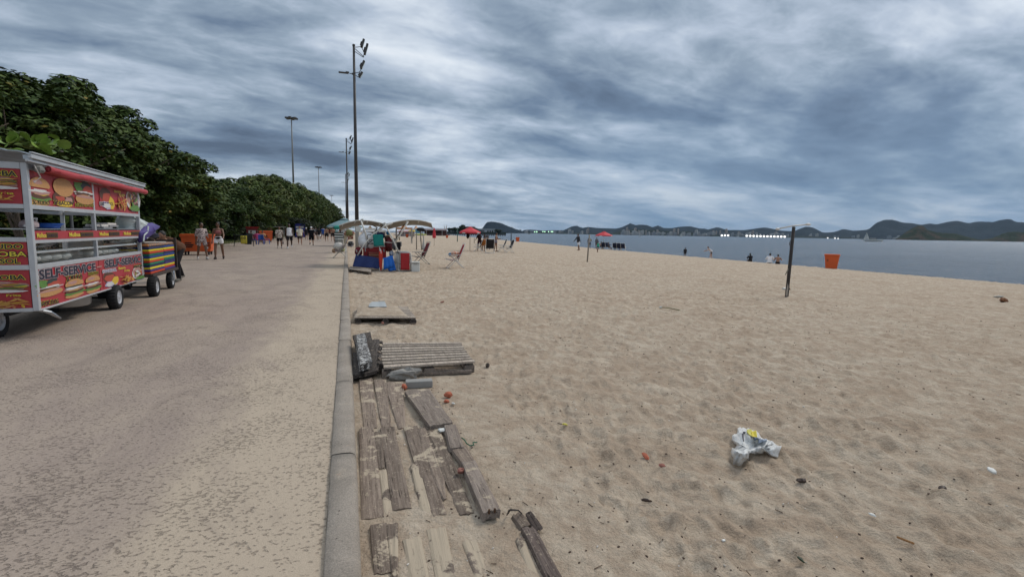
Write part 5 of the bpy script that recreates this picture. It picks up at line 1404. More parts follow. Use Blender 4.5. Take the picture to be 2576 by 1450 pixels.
# purple and white folded inflatable / sail
def wp(cx, cy, v): 
    u, z = wu(cx, cy); return Vector((u, v, z))
t = thing('beach_umbrella_bundle', 'large bundled purple and white beach umbrella lying on the stacked boards', 'umbrella', W0, crz)
_B = lambda L: [(405 + (x - 360) * 1.12, 700 + (y - 700) * 1.16 - 18) for x, y in L]
outl = _B([(205, 800), (205, 640), (200, 600), (182, 560), (176, 530), (186, 500), (205, 488), (250, 505), (330, 545), (420, 590), (500, 640), (505, 655), (440, 640), (410, 690), (380, 730), (330, 770), (260, 800)])
def blobby(pts, v0, th, mat, nm, root, m=0):
    n = len(pts); cx_ = sum(p[0] for p in pts) / n; cy_ = sum(p[1] for p in pts) / n
    rows = []
    for k_, (s__, dv) in enumerate(((.05, -th * .5), (.55, -th * .42), (.85, -th * .22), (1, 0), (.85, th * .22), (.5, th * .4), (.05, th * .5))):
        rows.append([wp(cx_ + (x - cx_) * s__, cy_ + (y - cy_) * s__, v0 + dv + .015 * math.sin(i * 2.3 + k_)) for i, (x, y) in enumerate(pts)] )
        rows[-1].append(rows[-1][0])
    MB().sheet(rows).build(nm, mat, root, True)
blobby(outl, .36, .50, pm('sail_white', (.50, .56, .55), rough=.6, var=.2), 'canopy', t)
blobby(_B([(205, 690), (240, 660), (290, 590), (350, 580), (420, 610), (400, 630), (360, 650), (340, 700), (290, 750), (215, 800)]), .14, .24, pm('sail_purple', (.065, .045, .20), rough=.6, var=.25), 'purple_panel', t)
blobby([(390, 640), (430, 650), (505, 690), (540, 700), (520, 740), (440, 730), (400, 700)], .30, .34, pm('sail_navy', (.025, .028, .06), rough=.7, var=.3), 'navy_panel', t)
for q in (((300, 590), (290, 660), (250, 700), (240, 780)), ((340, 630), (330, 690), (280, 740))):
    MB().tube([wp(x, y, .06) for x, y in q], .014, 5).build('white_piping', pm('sail_white', (.5, .56, .55)), t)
t2 = thing('canvas_bag', 'brown canvas bag squeezed behind the purple umbrella on the boards cart', 'bag', W0, crz)
blobby([(400, 740), (560, 730), (570, 830), (420, 840)], .50, .5, pm('brown_canvas', (.10, .06, .035), rough=.9), 'body', t2); MB().tube([wp(430, 740, .3), wp(480, 700, .3), wp(540, 735, .3)], .012).build('handle', WOODD, t2)
t3 = thing('wooden_pole', 'brown wooden board leaning up behind the bent man and the boards cart', 'board', W0, crz)
MB().tube([wp(535, 615, .9), wp(655, 690, .7), wp(700, 760, .7)], [.03, .05, .03], 6).build('shaft', pm('pale_plank', (.13, .10, .08)), t3)
# ================================================================ street and beach things
def build_at(root, mb, name, mats, smooth=False, bevel=0):
    """mesh given in world coordinates, hung under its (unrotated) thing"""
    o = Vector(root.location); mb.v = [tuple(Vector(v) - o) for v in mb.v]
    return mb.build(name, mats, root, smooth, bevel=bevel)
FABR = pm('red_fabric', (.36, .022, .025), rough=.85, var=.15, scale=7)
PAR = pm('parasol_red', (.55, .035, .05), rough=.7, var=.12, scale=3)
WTUBE = pm('white_tube', (.62, .61, .58), rough=.4, var=.1); GTUBE = pm('grey_tube', (.34, .33, .30), rough=.45, metal=.3)
WOODP = pm('pale_wood_pole', (.36, .31, .24), rough=.8, var=.2); WHP = pm('white_plastic', (.62, .63, .60), rough=.5, var=.1, scale=3, dirt=(.35, .33, .28), dirt_amt=.4)
# ---- tall lighting masts on the beach side
M_MAST = pm('mast_steel', (.065, .062, .060), rough=.6, metal=.2, var=.25); M_MASTB = pm('mast_foot_concrete', (.30, .29, .26), rough=.9, var=.2)
LENS = pm('lamp_glass', (.42, .50, .46), rough=.3)
def mast(x, y, h, label, near):
    t = thing('lighting_mast', label, 'lamp post', (x, y, 0 if x < 0 else sand_at(x, y)), 0, 'floodlight masts along the promenade')
    n = 14 if near else 8
    MB().cyl((0, 0, 2.3), (0, 0, h), .150, .085, n).build('pole', M_MAST, t, True)
    MB().cyl((0, 0, -.3), (0, 0, 2.32), .155, .15, n).build('foot', M_MASTB, t, True)
    MB().cyl((0, 0, h), (0, 0, h + .12), .11, .10, n).build('cap', M_MAST, t)
    # street light arm to the road (left)
    a = MB(); a.tube([(0, 0, h - 2.05), (-.35, 0, h - 2.05)], .03, 6).box((-.05, 0, h - 2.05), (.25, .2, .1)); a.build('arm', M_MAST, t)
    l = MB(); l.box((-.78, 0, h - 2.04), (.72, .26, .07)).box((-.5, 0, h - 1.98), (.25, .2, .08)).build('street_lamp_head', M_MAST, t, bevel=.01)
    def flood(px_, pz, tilt, sz):
        f = MB(); R_ = Euler((0, tilt, 0)).to_matrix()
        f.box((px_, 0, pz), (.16, .42, sz), rot=(0, tilt, 0)); f.box(Vector((px_, 0, pz)) + R_ @ Vector((-.11, 0, -sz * .1)), (.10, .22, sz * .45), rot=(0, tilt, 0))
        o = f.build('floodlight', M_MAST, t, bevel=.008)
        MB().box(Vector((px_, 0, pz)) + R_ @ Vector((.085, 0, 0)), (.012, .36, sz * .88), rot=(0, tilt, 0)).build('lens', LENS, o)
    flood(.66, h + .28, .30, .60); flood(.90, h - .12, .28, .80); flood(.62, h - 1.3, .42, .62); flood(.48, h - 2.05, .55, .42)
    b = MB()
    for p, q in (((0, 0, h - .1), (.55, 0, h + .02)), ((.0, 0, h - .35), (.70, .0, h - .75)), ((.55, 0, h + .02), (.58, 0, h + .15)), ((.55, 0, h + .02), (.80, 0, h - .45)), ((.66, 0, h - .72), (.85, 0, h - .35)), ((0, 0, h - .12), (.75, 0, h - .72)), ((0, 0, h - 2.0), (.45, 0, h - 1.85)), ((0, 0, h - 2.1), (.42, 0, h - 2.3)), ((.4, 0, h - 1.85), (.58, 0, h - 1.5))): b.tube([p, q], .026, 5)
    b.build('bracket', M_MAST, t)
    return t
g = G(895.5, 623, 0); HM = at_depth(891, 131.6, depth(g)).z
for (xb, yt_, lab) in ((893, 131.6, 'nearest and tallest floodlight mast, rising behind the stall canopy'), (876, 352, 'second floodlight mast, just left of the nearest one'), (872.5, 439, 'third floodlight mast, thin and far beside the second one'), (871.5, 494, 'fourth floodlight mast, very far at the tree line end')):
    k_ = at_depth(xb, yt_, 1.0).z - HCAM; Z = (HM - HCAM) / k_; p = at_depth(xb + .012 * (600 - yt_) * (0 if Z > 60 else 1), 600, Z); mast(p.x, p.y, HM, lab, Z < 60)
def tallpole(x, yt, label, Z, h=None):
    p = at_depth(x, yt, Z); t = thing('tall_lamp_mast', label, 'lamp post', (p.x, p.y, 0), 0, 'tall lamp masts among the trees')
    H = p.z; MB().cyl((0, 0, 0), (0, 0, H * .45), .38, .26, 10).build('lower_pole', M_MASTB, t, True); MB().cyl((0, 0, H * .45), (0, 0, H), .26, .15, 10).build('pole', pm('galvanised', (.20, .21, .21), rough=.6), t, True)
    MB().cyl((0, 0, H - .25), (0, 0, H + .15), .22, .22, 8).build('head_ring', M_MAST, t)
    for k_ in range(6):
        a = PI / 3 * k_ + .3; c_, s_ = math.cos(a), math.sin(a)
        MB().tube([(0, 0, H), (c_ * .6, s_ * .6, H)], .05, 4).box((c_ * 1.15, s_ * 1.15, H), (1.05, .7, .40), rot=(0, 0, a)).build('lamp_head', M_MAST, t)
    MB().cyl((0, 0, H), (0, 0, H + .8), .02, .01, 4).build('spike', M_MAST, t)
tallpole(733, 297, 'tall lamp mast with a ring of lamps above the trees', 140); tallpole(801, 420, 'farther lamp mast with a ring of lamps above the trees', 262); tallpole(834, 491, 'small far lamp mast just over the last trees', 450); tallpole(757, 470, 'lamp head half hidden in the tree tops right of the tall mast', 300)

# ---- orange dumpsters on wheels
ORG = pm('orange_plastic', (.62, .105, .022), rough=.5, var=.1, scale=3, dirt=(.30, .07, .03), dirt_amt=.3)
def dumpster(xl, xr, yt, yb, lab, marks):
    g0, g1 = G(xl, yb), G(xr, yb); c = (g0 + g1) / 2; W_ = (g1 - g0).length; H_ = at_depth((xl + xr) / 2, yt, depth(c)).z
    t = thing('dumpster', lab, 'dumpster', c, math.atan2(g1.y - g0.y, g1.x - g0.x), 'orange wheeled dumpsters'); D_ = .85
    b = MB(); b.box((0, D_ / 2, .15 + (H_ - .2) / 2), (W_ * .88, D_ * .85, H_ - .22)); 
    bb = MB(); hw0, hw1 = W_ * .42, W_ * .48
    z0, z1 = .18, H_ - .08
    bb.add([(-hw0, .04, z0), (hw0, .04, z0), (hw0, D_ - .06, z0), (-hw0, D_ - .06, z0), (-hw1, -.02, z1), (hw1, -.02, z1), (hw1, D_, z1), (-hw1, D_, z1)], [(3, 2, 1, 0), (4, 5, 6, 7), (0, 1, 5, 4), (1, 2, 6, 5), (2, 3, 7, 6), (3, 0, 4, 7)])
    bb.build('body', ORG, t, bevel=.02)
    MB().box((0, D_ / 2, H_ - .05), (W_ * 1.0, D_ * 1.08, .09)).build('lid', ORG, t, bevel=.02)
    MB().box((0, -.035, H_ - .12), (W_ * .99, .04, .06)).build('rim', ORG, t, bevel=.008)
    for sx in (-1, 1): MB().box((sx * W_ * .44, -.01, H_ * .55), (.05, .03, H_ * .5)).build('rib', ORG, t, bevel=.006)
    for sx in (-1, 1):
        for y in (.12, D_ - .15):
            w_ = MB(); w_.cyl((sx * W_ * .36 - .03, y, .085), (sx * W_ * .36 + .03, y, .085), .085, n=14); w_.box((sx * W_ * .36, y, .16), (.1, .1, .05)); w_.build('wheel', RUB, t)
    for (u0, z, w2, h2, m_) in marks: MB().box((u0 * W_, -.01, z), (w2, .012, h2)).build('marking', m_, t)
    return t
dumpster(454, 536, 587.7, 640.5, 'large orange dumpster behind the two walking women', ((-.25, .62, .30, .05, RUB), (-.22, .52, .38, .06, RUB), (-.24, .42, .34, .05, RUB), (.34, .62, .20, .05, RUB), (.34, .5, .2, .04, RUB), (.30, .38, .18, .10, WHP)))
dumpster(652.5, 687, 579.6, 608.5, 'smaller looking orange dumpster farther off by the dark kiosk', ((-.02, .66, .3, .14, RUB), (.1, .5, .2, .05, RUB)))
# plastic wheeled bins on the beach
def bin_(xc, yt, yb, lab, sc=1.0, lean=0):
    g = G(xc, yb); Z = depth(g); H_ = max(.8, min(1.15, at_depth(xc, yt, Z).z - g.z)); t = thing('wheelie_bin', lab, 'bin', (g.x, g.y, g.z - .03), face_cam(g), 'orange bins on the beach')
    w0, w1 = H_ * .33, H_ * .44
    b = MB(); b.add([(-w0, -.22, 0), (w0, -.22, 0), (w0, .2, 0), (-w0, .2, 0), (-w1, -.30, H_ * .93), (w1, -.30, H_ * .93), (w1, .28, H_ * .93), (-w1, .28, H_ * .93)], [(3, 2, 1, 0), (0, 1, 5, 4), (1, 2, 6, 5), (2, 3, 7, 6), (3, 0, 4, 7), (4, 5, 6, 7)]); b.build('body', ORG, t, bevel=.02)
    MB().box((0, 0, H_ * .95), (w1 * 2.18, .66, H_ * .05)).box((0, .02, H_ * .99), (w1 * 2.0, .56, H_ * .04)).build('lid', ORG, t, bevel=.012)
    for k_ in range(3): MB().box((w1 * .55, .285 - .03 * k_ + .0, H_ * (.62 - .09 * k_)), (.11, .02, .035)).build('marking', RUB, t)
    for sx in (-1, 1): MB().cyl((sx * w0 * 1.0 - .02, -.22, .07), (sx * w0 + .02, -.22, .07), .08, n=12).build('wheel', RUB, t)
bin_(2091, 637.5, 670, 'large orange bin on the sand edge at the right'); bin_(1302, 595, 606, 'small far orange bin at the waterline right of the chairs')
bin_(1018 + 6, 590, 596, 'tiny far orange bin under the orange tent'); bin_(1124.5, 592, 597.5, 'tiny far orange bin beside the white sails')

# ---- kiosk and small things on the park side
def rect_posts(t, w_, d_, h, m, r_=.03):
    for sx in (-1, 1):
        for sy in (0, 1): MB().cyl((sx * w_ / 2, sy * d_, 0), (sx * w_ / 2, sy * d_, h), r_, n=6).build('post', m, t)
KN = pm('kiosk_dark', (.018, .022, .02), rough=.8)
p0 = at_line(663, 606, X=-10.2); kz = depth(p0); wk = 100 / FPX * kz
t = thing('kiosk', 'dark kiosk with a thin flat roof behind the second dumpster', 'kiosk', (p0.x, p0.y, .1), face_cam(p0) + PI * 0)
ht = at_depth(663, 569, kz).z - .1
MB().box((.2, .3 - 1.6, ht * .5), (wk * .56, 1.6, ht * .96)).build('cabin', KN, t); MB().box((0, -.6, ht), (wk * 1.05, 3.0, .06)).build('roof', GTUBE, t)
for sx in (-.47, -.18, .32): MB().cyl((sx * wk, .7, 0), (sx * wk, .7, ht), .03, n=6).build('post', GTUBE, t)
kp = thing('food_poster', 'orange and yellow food poster hanging on the dark kiosk', 'poster', at_line(678, 583, X=-9.4), 0); kpz = depth(kp.location)
kp.rotation_euler = (0, 0, face_cam(kp.location) + PI); MB().box((0, 0, 0), (12 / FPX * kpz, .03, 22 / FPX * kpz)).build('board', pm('print_red', (.36, .03, .04)), kp); foodprint(kp, 'burger', -.18, .18, -.05, .35, 3, Vector((0, -.016, 0))); foodprint(kp, 'hotdog', -.18, .18, -.38, 0, 4, Vector((0, -.016, 0)))
t = thing('blue_bag', 'light blue bag hanging beside the kiosk poster', 'bag', at_line(697, 592, X=-9.3), 0); MB().ell((0, 0, 0), (.28, .15, .35), 8, 6, jit=.2).build('body', pm('light_blue', (.10, .30, .42)), t, True); MB().tube([(-.1, 0, .3), (0, 0, .55), (.1, 0, .3)], .02).build('handle', pm('light_blue', (.1, .3, .42)), t)
bp = at_line(755, 580, X=-7.6); bz_ = depth(bp)
t = thing('banner', 'blue advertising banner with white lettering beyond the walkers', 'banner', (bp.x, bp.y, .1), face_cam(bp) + PI)
MB().box((0, 0, bp.z), (23 / FPX * bz_, .06, 34 / FPX * bz_)).build('panel', pm('banner_blue', (.02, .03, .22)), t); MB().ell((.05, -.06, bp.z - .3), (.5, .03, .6), 10, 6).build('picture', pm('banner_violet', (.12, .09, .32)), t)
MB().box((0, -.04, bp.z + .55), (1.3, .02, .28)).build('lettering', WHP, t)
for sx in (-1, 1): MB().cyl((sx * 12 / FPX * bz_, 0, -.1), (sx * 12 / FPX * bz_, 0, bp.z + 1.3), .03, n=6).build('post', KN, t)
# small table with yellow cloth
g = G(614, 618.5); t = thing('folding_table', 'black folding table with a yellow 10 sign hanging in front', 'table', (g.x, g.y, 0), face_cam(g) + PI); tz = depth(g); tw = 44 / FPX * tz; th_ = at_depth(614, 591, tz).z
MB().box((0, .3, th_), (tw, .7, .05)).build('tabletop', KN, t)
for sx in (-1, 1):
    for y in (0, .6): MB().tube([(sx * tw * .43, y, th_), (sx * tw * .50, y, 0)], .025, 5).build('leg', KN, t)
ys_t = thing('yellow_sign', 'yellow cloth sign reading 10 hanging from the black folding table', 'sign', (g.x, g.y, 0), face_cam(g) + PI)
YC = pm('yellow_cloth', (.58, .48, .05), var=.25, scale=5)
MB().sheet([[(-.22 + .44 * i / 6, -.05 + .02 * math.sin(i * 2), th_ - .04 - .62 * j / 5) for i in range(7)] for j in range(6)], .02).build('cloth', YC, ys_t, True)
put_text('10', Vector((-.14, -.075, th_ - .3)), Vector((.14, -.075, th_ - .3)), .2, ys_t, BK, None)
g2 = G(626, 614); t = thing('chalk_board', 'small dark leaning board behind the black folding table', 'board', (g2.x, g2.y, 0), .4); MB().box((0, 0, .5), (.55, .05, 1.0), rot=(.15, .1, 0)).build('panel', KN, t); MB().tube([(0, .1, .9), (0, .45, 0)], .02).build('prop', KN, t)
# red shelter heap behind it
g3 = at_line(635, 600, X=-9.6); t = thing('red_stall', 'small dark red drinks stall beyond the folding table', 'stall', (g3.x, g3.y, .1), face_cam(g3)); MB().box((0, 0, .7), (1.1, .8, 1.3)).build('body', pm('dark_red_paint', (.20, .03, .03), var=.4), t); MB().box((0, 0, 1.42), (1.3, 1.0, .12)).build('roof', FABR, t); MB().box((0, .42, .9), (.7, .03, .4)).build('sign', WHP, t)
# blue plastic stools and chair
BLU = pm('blue_chair_plastic', (.02, .07, .30), rough=.4)
def stool(x, y, lab, chair=False):
    g = G(x, y); t = thing('plastic_chair' if chair else 'plastic_stool', lab, 'chair' if chair else 'stool', g, face_cam(g), 'blue plastic seats by the dumpster')
    MB().box((0, 0, .43), (.42, .42, .04)).build('seat', BLU, t, bevel=.01)
    for sx in (-1, 1):
        for sy in (-1, 1): MB().cyl((sx * .22, sy * .22, 0), (sx * .17, sy * .17, .43), .03, .04, 6).build('leg', BLU, t)
    if chair: MB().sheet([[(-.22 + .44 * i / 4, .22 + .03 * abs(i - 2), .43 + .45 * j / 3) for i in range(5)] for j in range(4)], .025).build('backrest', BLU, t)
stool(639, 613.5, 'blue plastic stool under the person in the mauve top'); stool(657, 614, 'blue plastic chair under the person in the bright pink top', True); stool(672, 612.5, 'blue plastic stool under the child by the dumpster')
# wall of orange canvas? far crowd furniture: dark table with white cloth on the park side beyond the walkers
g = at_line(768, 600, X=-6.9); t = thing('white_table', 'white topped table in the shade beyond the walkers', 'table', (g.x, g.y, 0), .2); MB().box((0, 0, .8), (2.2, .9, .06)).build('tabletop', WHP, t)
for sx in (-1, 1): MB().tube([(sx * .9, -.4, 0), (sx * .8, 0, .8), (sx * .9, .4, 0)], .03).build('trestle', GTUBE, t)

# ---- beach chairs: low folding aluminium chair, front is +Y
def beach_chair(loc, rz, lab, fab, fr=WTUBE, grp='folding beach chairs', scale=1.0, recl=0):
    t = thing('beach_chair', lab, 'beach chair', loc, rz, grp); t.scale = (scale,) * 3
    w_ = .27; r_ = .014
    S = lambda sx, y, z: (sx * w_, y, z)
    for sx in (-1, 1):
        MB().tube([S(sx, -.33, 0), S(sx, -.30, .02), S(sx, .02, .33), S(sx, .16, .47), S(sx, .20, .50)], r_, 6).build('leg', fr, t, True)
        MB().tube([S(sx * .94, .30, 0), S(sx * .94, .27, .02), S(sx * .94, -.12, .42), S(sx * .94, -.15, .46)], r_, 6).build('leg', fr, t, True)
        MB().tube([S(sx * .97, -.08, .26), S(sx * .97, -.24, .62), S(sx * .97, -.36, .93)], r_, 6).build('back_post', fr, t, True)
        MB().box((sx * (w_ + .025), .06, .50), (.05, .46, .022), rot=(-.05, 0, 0)).build('armrest', fr, t, bevel=.006)
        MB().tube([S(sx * .97, -.10, .27), S(sx * .97, .33, .33)], r_, 6).build('seat_rail', fr, t, True)
    c = MB()
    for y, z in ((-.33, 0.0), (.30, 0.0), (.33, .33), (-.36, .93)): c.tube([(-w_, y, z), (w_, y, z)], r_, 6)
    c.build('cross_tube', fr, t, True)
    MB().sheet([[(-w_ * .92 + w_ * 1.84 * i / 4, -.06 + .38 * j / 5, .285 + .008 * j - .03 * math.sin(PI * i / 4) * math.sin(PI * j / 5)) for i in range(5)] for j in range(6)], .006).build('seat', fab, t, True)
    MB().sheet([[(-w_ * .92 + w_ * 1.84 * i / 4, -.11 - .24 * j / 5 + .0 - .03 * math.sin(PI * i / 4), .32 + .56 * j / 5) for i in range(5)] for j in range(6)], .006).build('backrest', fab, t, True)
    return t
def s4(cx, cy): return ((1280 + cx / 4.519) / 1.5528, (820 + cy / 4.519) / 1.5528)
FBK = pm('black_fabric', (.018, .016, .018), rough=.9); FDK = pm('maroon_fabric', (.16, .02, .022), rough=.9)
right_of_view = lambda g, off=0: face_cam(g, 90 + off)
g = G(*s4(215, 838)); ch1 = beach_chair((g.x, g.y, 0), face_cam(g, -90) + PI * 0, 'wooden framed beach chair standing on the road edge piled with beige bags', FDK, GTUBE, scale=1.12)
bg_ = thing('beach_bag', 'beige and white beach bag heaped on the chair at the road edge', 'bag', Vector(ch1.location) + Vector((0, 0, .36)), ch1.rotation_euler.z)
MB().ell((0, .04, .18), (.20, .25, .25), 12, 8, jit=.22, seed=4).build('body', pm('white_canvas', (.58, .55, .50), var=.2), bg_, True); MB().ell((.05, .10, .10), (.16, .10, .12), 10, 6, jit=.2, seed=8).build('tan_patch', pm('tan_canvas', (.42, .24, .11), var=.3), bg_, True); MB().ell((0, -.14, .06), (.2, .12, .10), 10, 6, jit=.3, seed=9).build('green_cloth', pm('pale_green', (.32, .36, .16), var=.3), bg_, True); MB().ell((.02, .28, .0), (.12, .10, .11), 10, 6, jit=.3, seed=10).build('hanging_flap', pm('tan_canvas', (.42, .24, .11), var=.3), bg_, True)
g = G(*s4(1640, 945)); beach_chair(g, face_cam(g, -75), 'maroon beach chair right of the white cooler, seen from the side', FDK, GTUBE, scale=1.12)
g = G(*s4(2245, 1012)); ch3 = beach_chair(g, face_cam(g, -82), 'lone beach chair with a red seat and bright towels on its arms', FABR, WTUBE, scale=1.12)
tw_ = thing('towel', 'orange, white and blue patterned towel heaped on the lone beach chair', 'towel', Vector(ch3.location) + Vector((0, 0, .53)), ch3.rotation_euler.z)
MB().ell((0, .0, .07), (.22, .20, .10), 12, 8, jit=.3, seed=14).build('towel_body', mat_pattern('towel_print', (.55, .16, .06), (.62, .58, .52), 16, .5), tw_, True); MB().ell((.03, .20, .03), (.18, .08, .08), 10, 6, jit=.3, seed=15).build('blue_end', pm('towel_blue', (.06, .17, .30), var=.3), tw_, True)
g = G(*e5b(1640, 825)); beach_chair(g, face_cam(g, -95), 'white framed chair at the left of the red parasol group', FBK, WTUBE, scale=1.15)
g = G(*e5b(1870, 858)); beach_chair(g, face_cam(g, 185), 'black backed chair with white legs in the middle of the red parasol group', FBK, WTUBE, scale=1.2)
g = G(*e5b(2115, 830)); beach_chair(g, face_cam(g, -80), 'empty black chair, the left and farther of the two right of the shirtless man', FBK, WTUBE, scale=1.15)
g = G(*e5b(2255, 850)); beach_chair(g, face_cam(g, -70), 'empty black chair, the right and nearer of the two right of the shirtless man', FBK, WTUBE, scale=1.15)
for cx, cy, off, lab in ((1420, 790, 20, 'white framed chair under the reclining person in dark blue grey'), (1620, 805, 170, 'black backed white chair, left of three beside the second parasol'), (1722, 812, 165, 'navy backed white chair, middle of three beside the second parasol'), (1830, 815, 165, 'empty dark blue backed chair, right of three beside the second parasol'), (1330, 785, 170, 'dark chair in the shade of the second red parasol')):
    g = G(*f6(cx, cy)); beach_chair(g, face_cam(g, off), lab, pm('navy_fabric', (.015, .02, .045), rough=.9), WTUBE, scale=1.15)

# ---- parasols
def parasol(g, h, r_, lab, mat, valance=WHP, n=8, lean=0):
    t = thing('parasol', lab, 'parasol', g, .3)
    MB().cyl((0, 0, -.2), (0, 0, h * .97), .024, n=8).build('pole', WOODP, t, True)
    zr = h - r_ * .42; cn = MB(); rows = []
    K = n * 4
    for j in range(7):
        s_ = j / 6; row = []
        for i in range(K + 1):
            a = 2 * PI * i / K; sag = 1 - .055 * s_ * abs(math.sin(a * n / 2)); rr_ = r_ * s_ * sag
            row.append((math.cos(a) * rr_, math.sin(a) * rr_, h - r_ * .42 * (s_ ** 1.15) - .03 * s_ * abs(math.sin(a * n / 2))))
        rows.append(row)
    cn.sheet(rows[1:], .004).build('canopy', mat, t, True)
    vr = [rows[-1], [(x * 1.01, y * 1.01, z - .11 - .03 * (i % 2)) for i, (x, y, z) in enumerate(rows[-1])]]
    MB().sheet(vr, .004).build('valance', mat, t, True)
    for k_ in range(0, n, 2):
        a = 2 * PI * (k_ + .5) / n; c_, s_ = math.cos(a), math.sin(a); q = r_ * .965
        MB().box((c_ * q, s_ * q, zr - .10), (.012, r_ * .34, .08), rot=(0, 0, a)).build('white_print', valance, t)
    MB().lathe([(.001, h + .05), (r_ * .12, h + .02), (r_ * .25, h - .06), (r_ * .25, h - .10)], 16).build('vent', mat, t, True)
    for k_ in range(n):
        a = 2 * PI * k_ / n; MB().tube([(0, 0, h - .06), (math.cos(a) * r_ * .97, math.sin(a) * r_ * .97, zr - .02)], .008, 4).build('rib', GTUBE, t)
    return t
g = G(*e5b(1472, 815)); Zp = depth(g); parasol(g, at_depth(1242, e5b(0, 350)[1], Zp).z - g.z, 215 / 5.152 / 1.5528 / FPX * Zp, 'open red parasol nearest to the stall with white valance prints', PAR)
hb = thing('hanging_bag', 'dark bag hanging under the first red parasol', 'bag', at_depth(*e5b(1430, 510), Zp), 0); MB().ell((0, 0, 0), (.14, .12, .26), 8, 6, jit=.2).build('body', FBK, hb, True); MB().tube([(0, 0, .22), (.1, 0, .45)], .012).build('strap', FBK, hb)
g = G(*f6(1335, 770)); Zp = depth(g); parasol(g, at_depth(f6(1345, 0)[0], f6(0, 345)[1], Zp).z - g.z, 212 / 6.44 / 1.5528 / FPX * Zp, 'open red parasol farther along the beach over the seated group', PAR)
# closed red parasol
def closed(g, h, hb_, lab, mat, rr_=.22):
    t = thing('closed_parasol', lab, 'parasol', g, 0); MB().cyl((0, 0, -.2), (0, 0, h), .02, n=8).build('pole', WOODP, t)
    K = 16; rows = []
    for j, (s_, rf_) in enumerate(((0, .06), (.06, .35), (.2, .55), (.45, .75), (.7, .95), (.93, 1.1), (1, .95))):
        rows.append([(math.cos(2 * PI * i / K) * rr_ * rf_ * (1 + .16 * (i % 2)), math.sin(2 * PI * i / K) * rr_ * rf_ * (1 + .16 * (i % 2)), h - (h - hb_) * s_) for i in range(K + 1)])
    MB().sheet(rows, .004).build('folded_canopy', mat, t, True); MB().tube([(math.cos(a) * rr_ * .6, math.sin(a) * rr_ * .6, h - (h - hb_) * .28) for a in [2 * PI * i / 12 for i in range(12)]], .012, 5, closed=True).build('tie', mat, t)
g = G(*s4(1880, 622)); Zp = depth(g); closed(g, at_depth(s4(1875, 0)[0], s4(0, 310)[1], Zp).z - g.z, at_depth(s4(1875, 0)[0], s4(0, 490)[1], Zp).z - g.z, 'closed red parasol standing alone in the sand behind the canopy', PAR, 26 / 4.519 / 1.5528 / FPX * Zp)
# teal umbrella above the canopy at left
p = at_depth(*s4(300, 240), 44); t = parasol(on_ground(p), at_depth(s4(290, 0)[0], s4(0, 150)[1], 44).z - 0, 1.55, 'faded teal umbrella top showing above the left of the canopy', pm('teal_faded', (.17, .27, .29), rough=.8, var=.2))
for cx, cy0, cy1, c, lab in ((1495, 345, 440, (.60, .42, .04), 'small yellow parasol far off behind the canopy'), (1545, 355, 425, (.20, .52, .16), 'small light green parasol beside the yellow one')):
    x, y = s4(cx, cy1); g = G(x, max(y, 596.5)); Zp = depth(g); parasol(g, 2.1, 1.1, lab, pm('par_%d' % cx, c, rough=.7))

# ---- poles on the beach
def postline(pb, xt, yt, lab, mat, r_, name='pole', grp=None, extras=None):
    Z = depth(pb); pt = at_depth(xt, yt, Z); t = thing(name, lab, 'pole', pb, 0, grp)
    MB().tube([(0, 0, -.3), tuple((pt - pb) * .5), tuple(pt - pb)], [r_, r_ * .98, r_ * .95], 8).build('shaft', mat, t, True)
    return t, pt, Z
DGR = pm('dark_green_post', (.02, .09, .075), rough=.6); GRY = pm('weathered_pole', (.24, .21, .17), rough=.85, var=.2); DKP = pm('dark_brown_post', (.035, .028, .026), rough=.7, var=.4, scale=4, dirt=(.16, .15, .13), dirt_amt=.6)
g = G(*f6(922, 1100)); postline(g, *f6(985, 425), 'bare wooden pole slanting in the sand before the second parasol group', GRY, .045)
g = G(*f6(1182, 858)); postline(g, *f6(1190, 770), 'short rusty stump of a pole in the sand by the green vest', pm('rusty_post', (.14, .06, .03), rough=.9), .05)
g = G(*e5b(1220, 633)); postline(g, *e5b(1218, 370), 'dark green post between the closed parasol and the red parasol', DGR, .07)
g = G(*e5b(2300, 668)); postline(g, *e5b(2303, 450), 'dark blue post behind the two empty chairs', pm('dark_blue_post', (.02, .035, .06), rough=.6), .09)
g = G(*e5b(1558, 660)); postline(g, *e5b(1562, 555), 'short grey post just right of the red parasol pole', GRY, .05)
g = G(*e5b(322, 565)); postline(g, *e5b(322, 440), 'short wooden pole below the small yellow parasol', GRY, .06)
g = G(*e5b(397, 785)); postline(g, *e5b(397, 385), 'left one of two tall wooden poles behind the maroon chair', GRY, .045, grp='pair of tall poles')
g = G(*e5b(503, 798)); t, pt, Z = postline(g, *e5b(470, 385), 'right leaning one of two tall wooden poles behind the maroon chair', GRY, .045, grp='pair of tall poles')
t = thing('dark_cloth', 'dark bundled cloth tied on top of the right leaning pole', 'cloth', pt, 0); MB().ell((0, 0, .0), (.36, .2, .16), 10, 6, jit=.35).build('bundle', FBK, t, True); MB().ell((.28, 0, -.08), (.2, .12, .1), 8, 5, jit=.3).build('loose_end', FBK, t, True)
t = thing('blue_cloth', 'light blue cloth hanging between the two tall poles', 'cloth', at_depth(*e5b(425, 412), Z), 0); MB().ell((0, 0, 0), (.25, .1, .2), 10, 6, jit=.25).build('bundle', pm('light_blue', (.1, .3, .42)), t, True); MB().tube([(-.2, 0, .1), (.3, 0, .15)], .015).build('cord', FBK, t)
t = thing('white_sack', 'slim white sack standing against the right leaning pole', 'sack', G(*e5b(540, 795)), 0); MB().lathe([(.001, 0), (.20, .02), (.22, .15), (.14, .32), (.05, .75), (.02, 1.3)], 12).build('body', pm('dull_white', (.42, .41, .38)), t, True); MB().cyl((0, 0, .7), (-.15, 0, 1.9), .012, n=5).build('stick', WOODP, t)
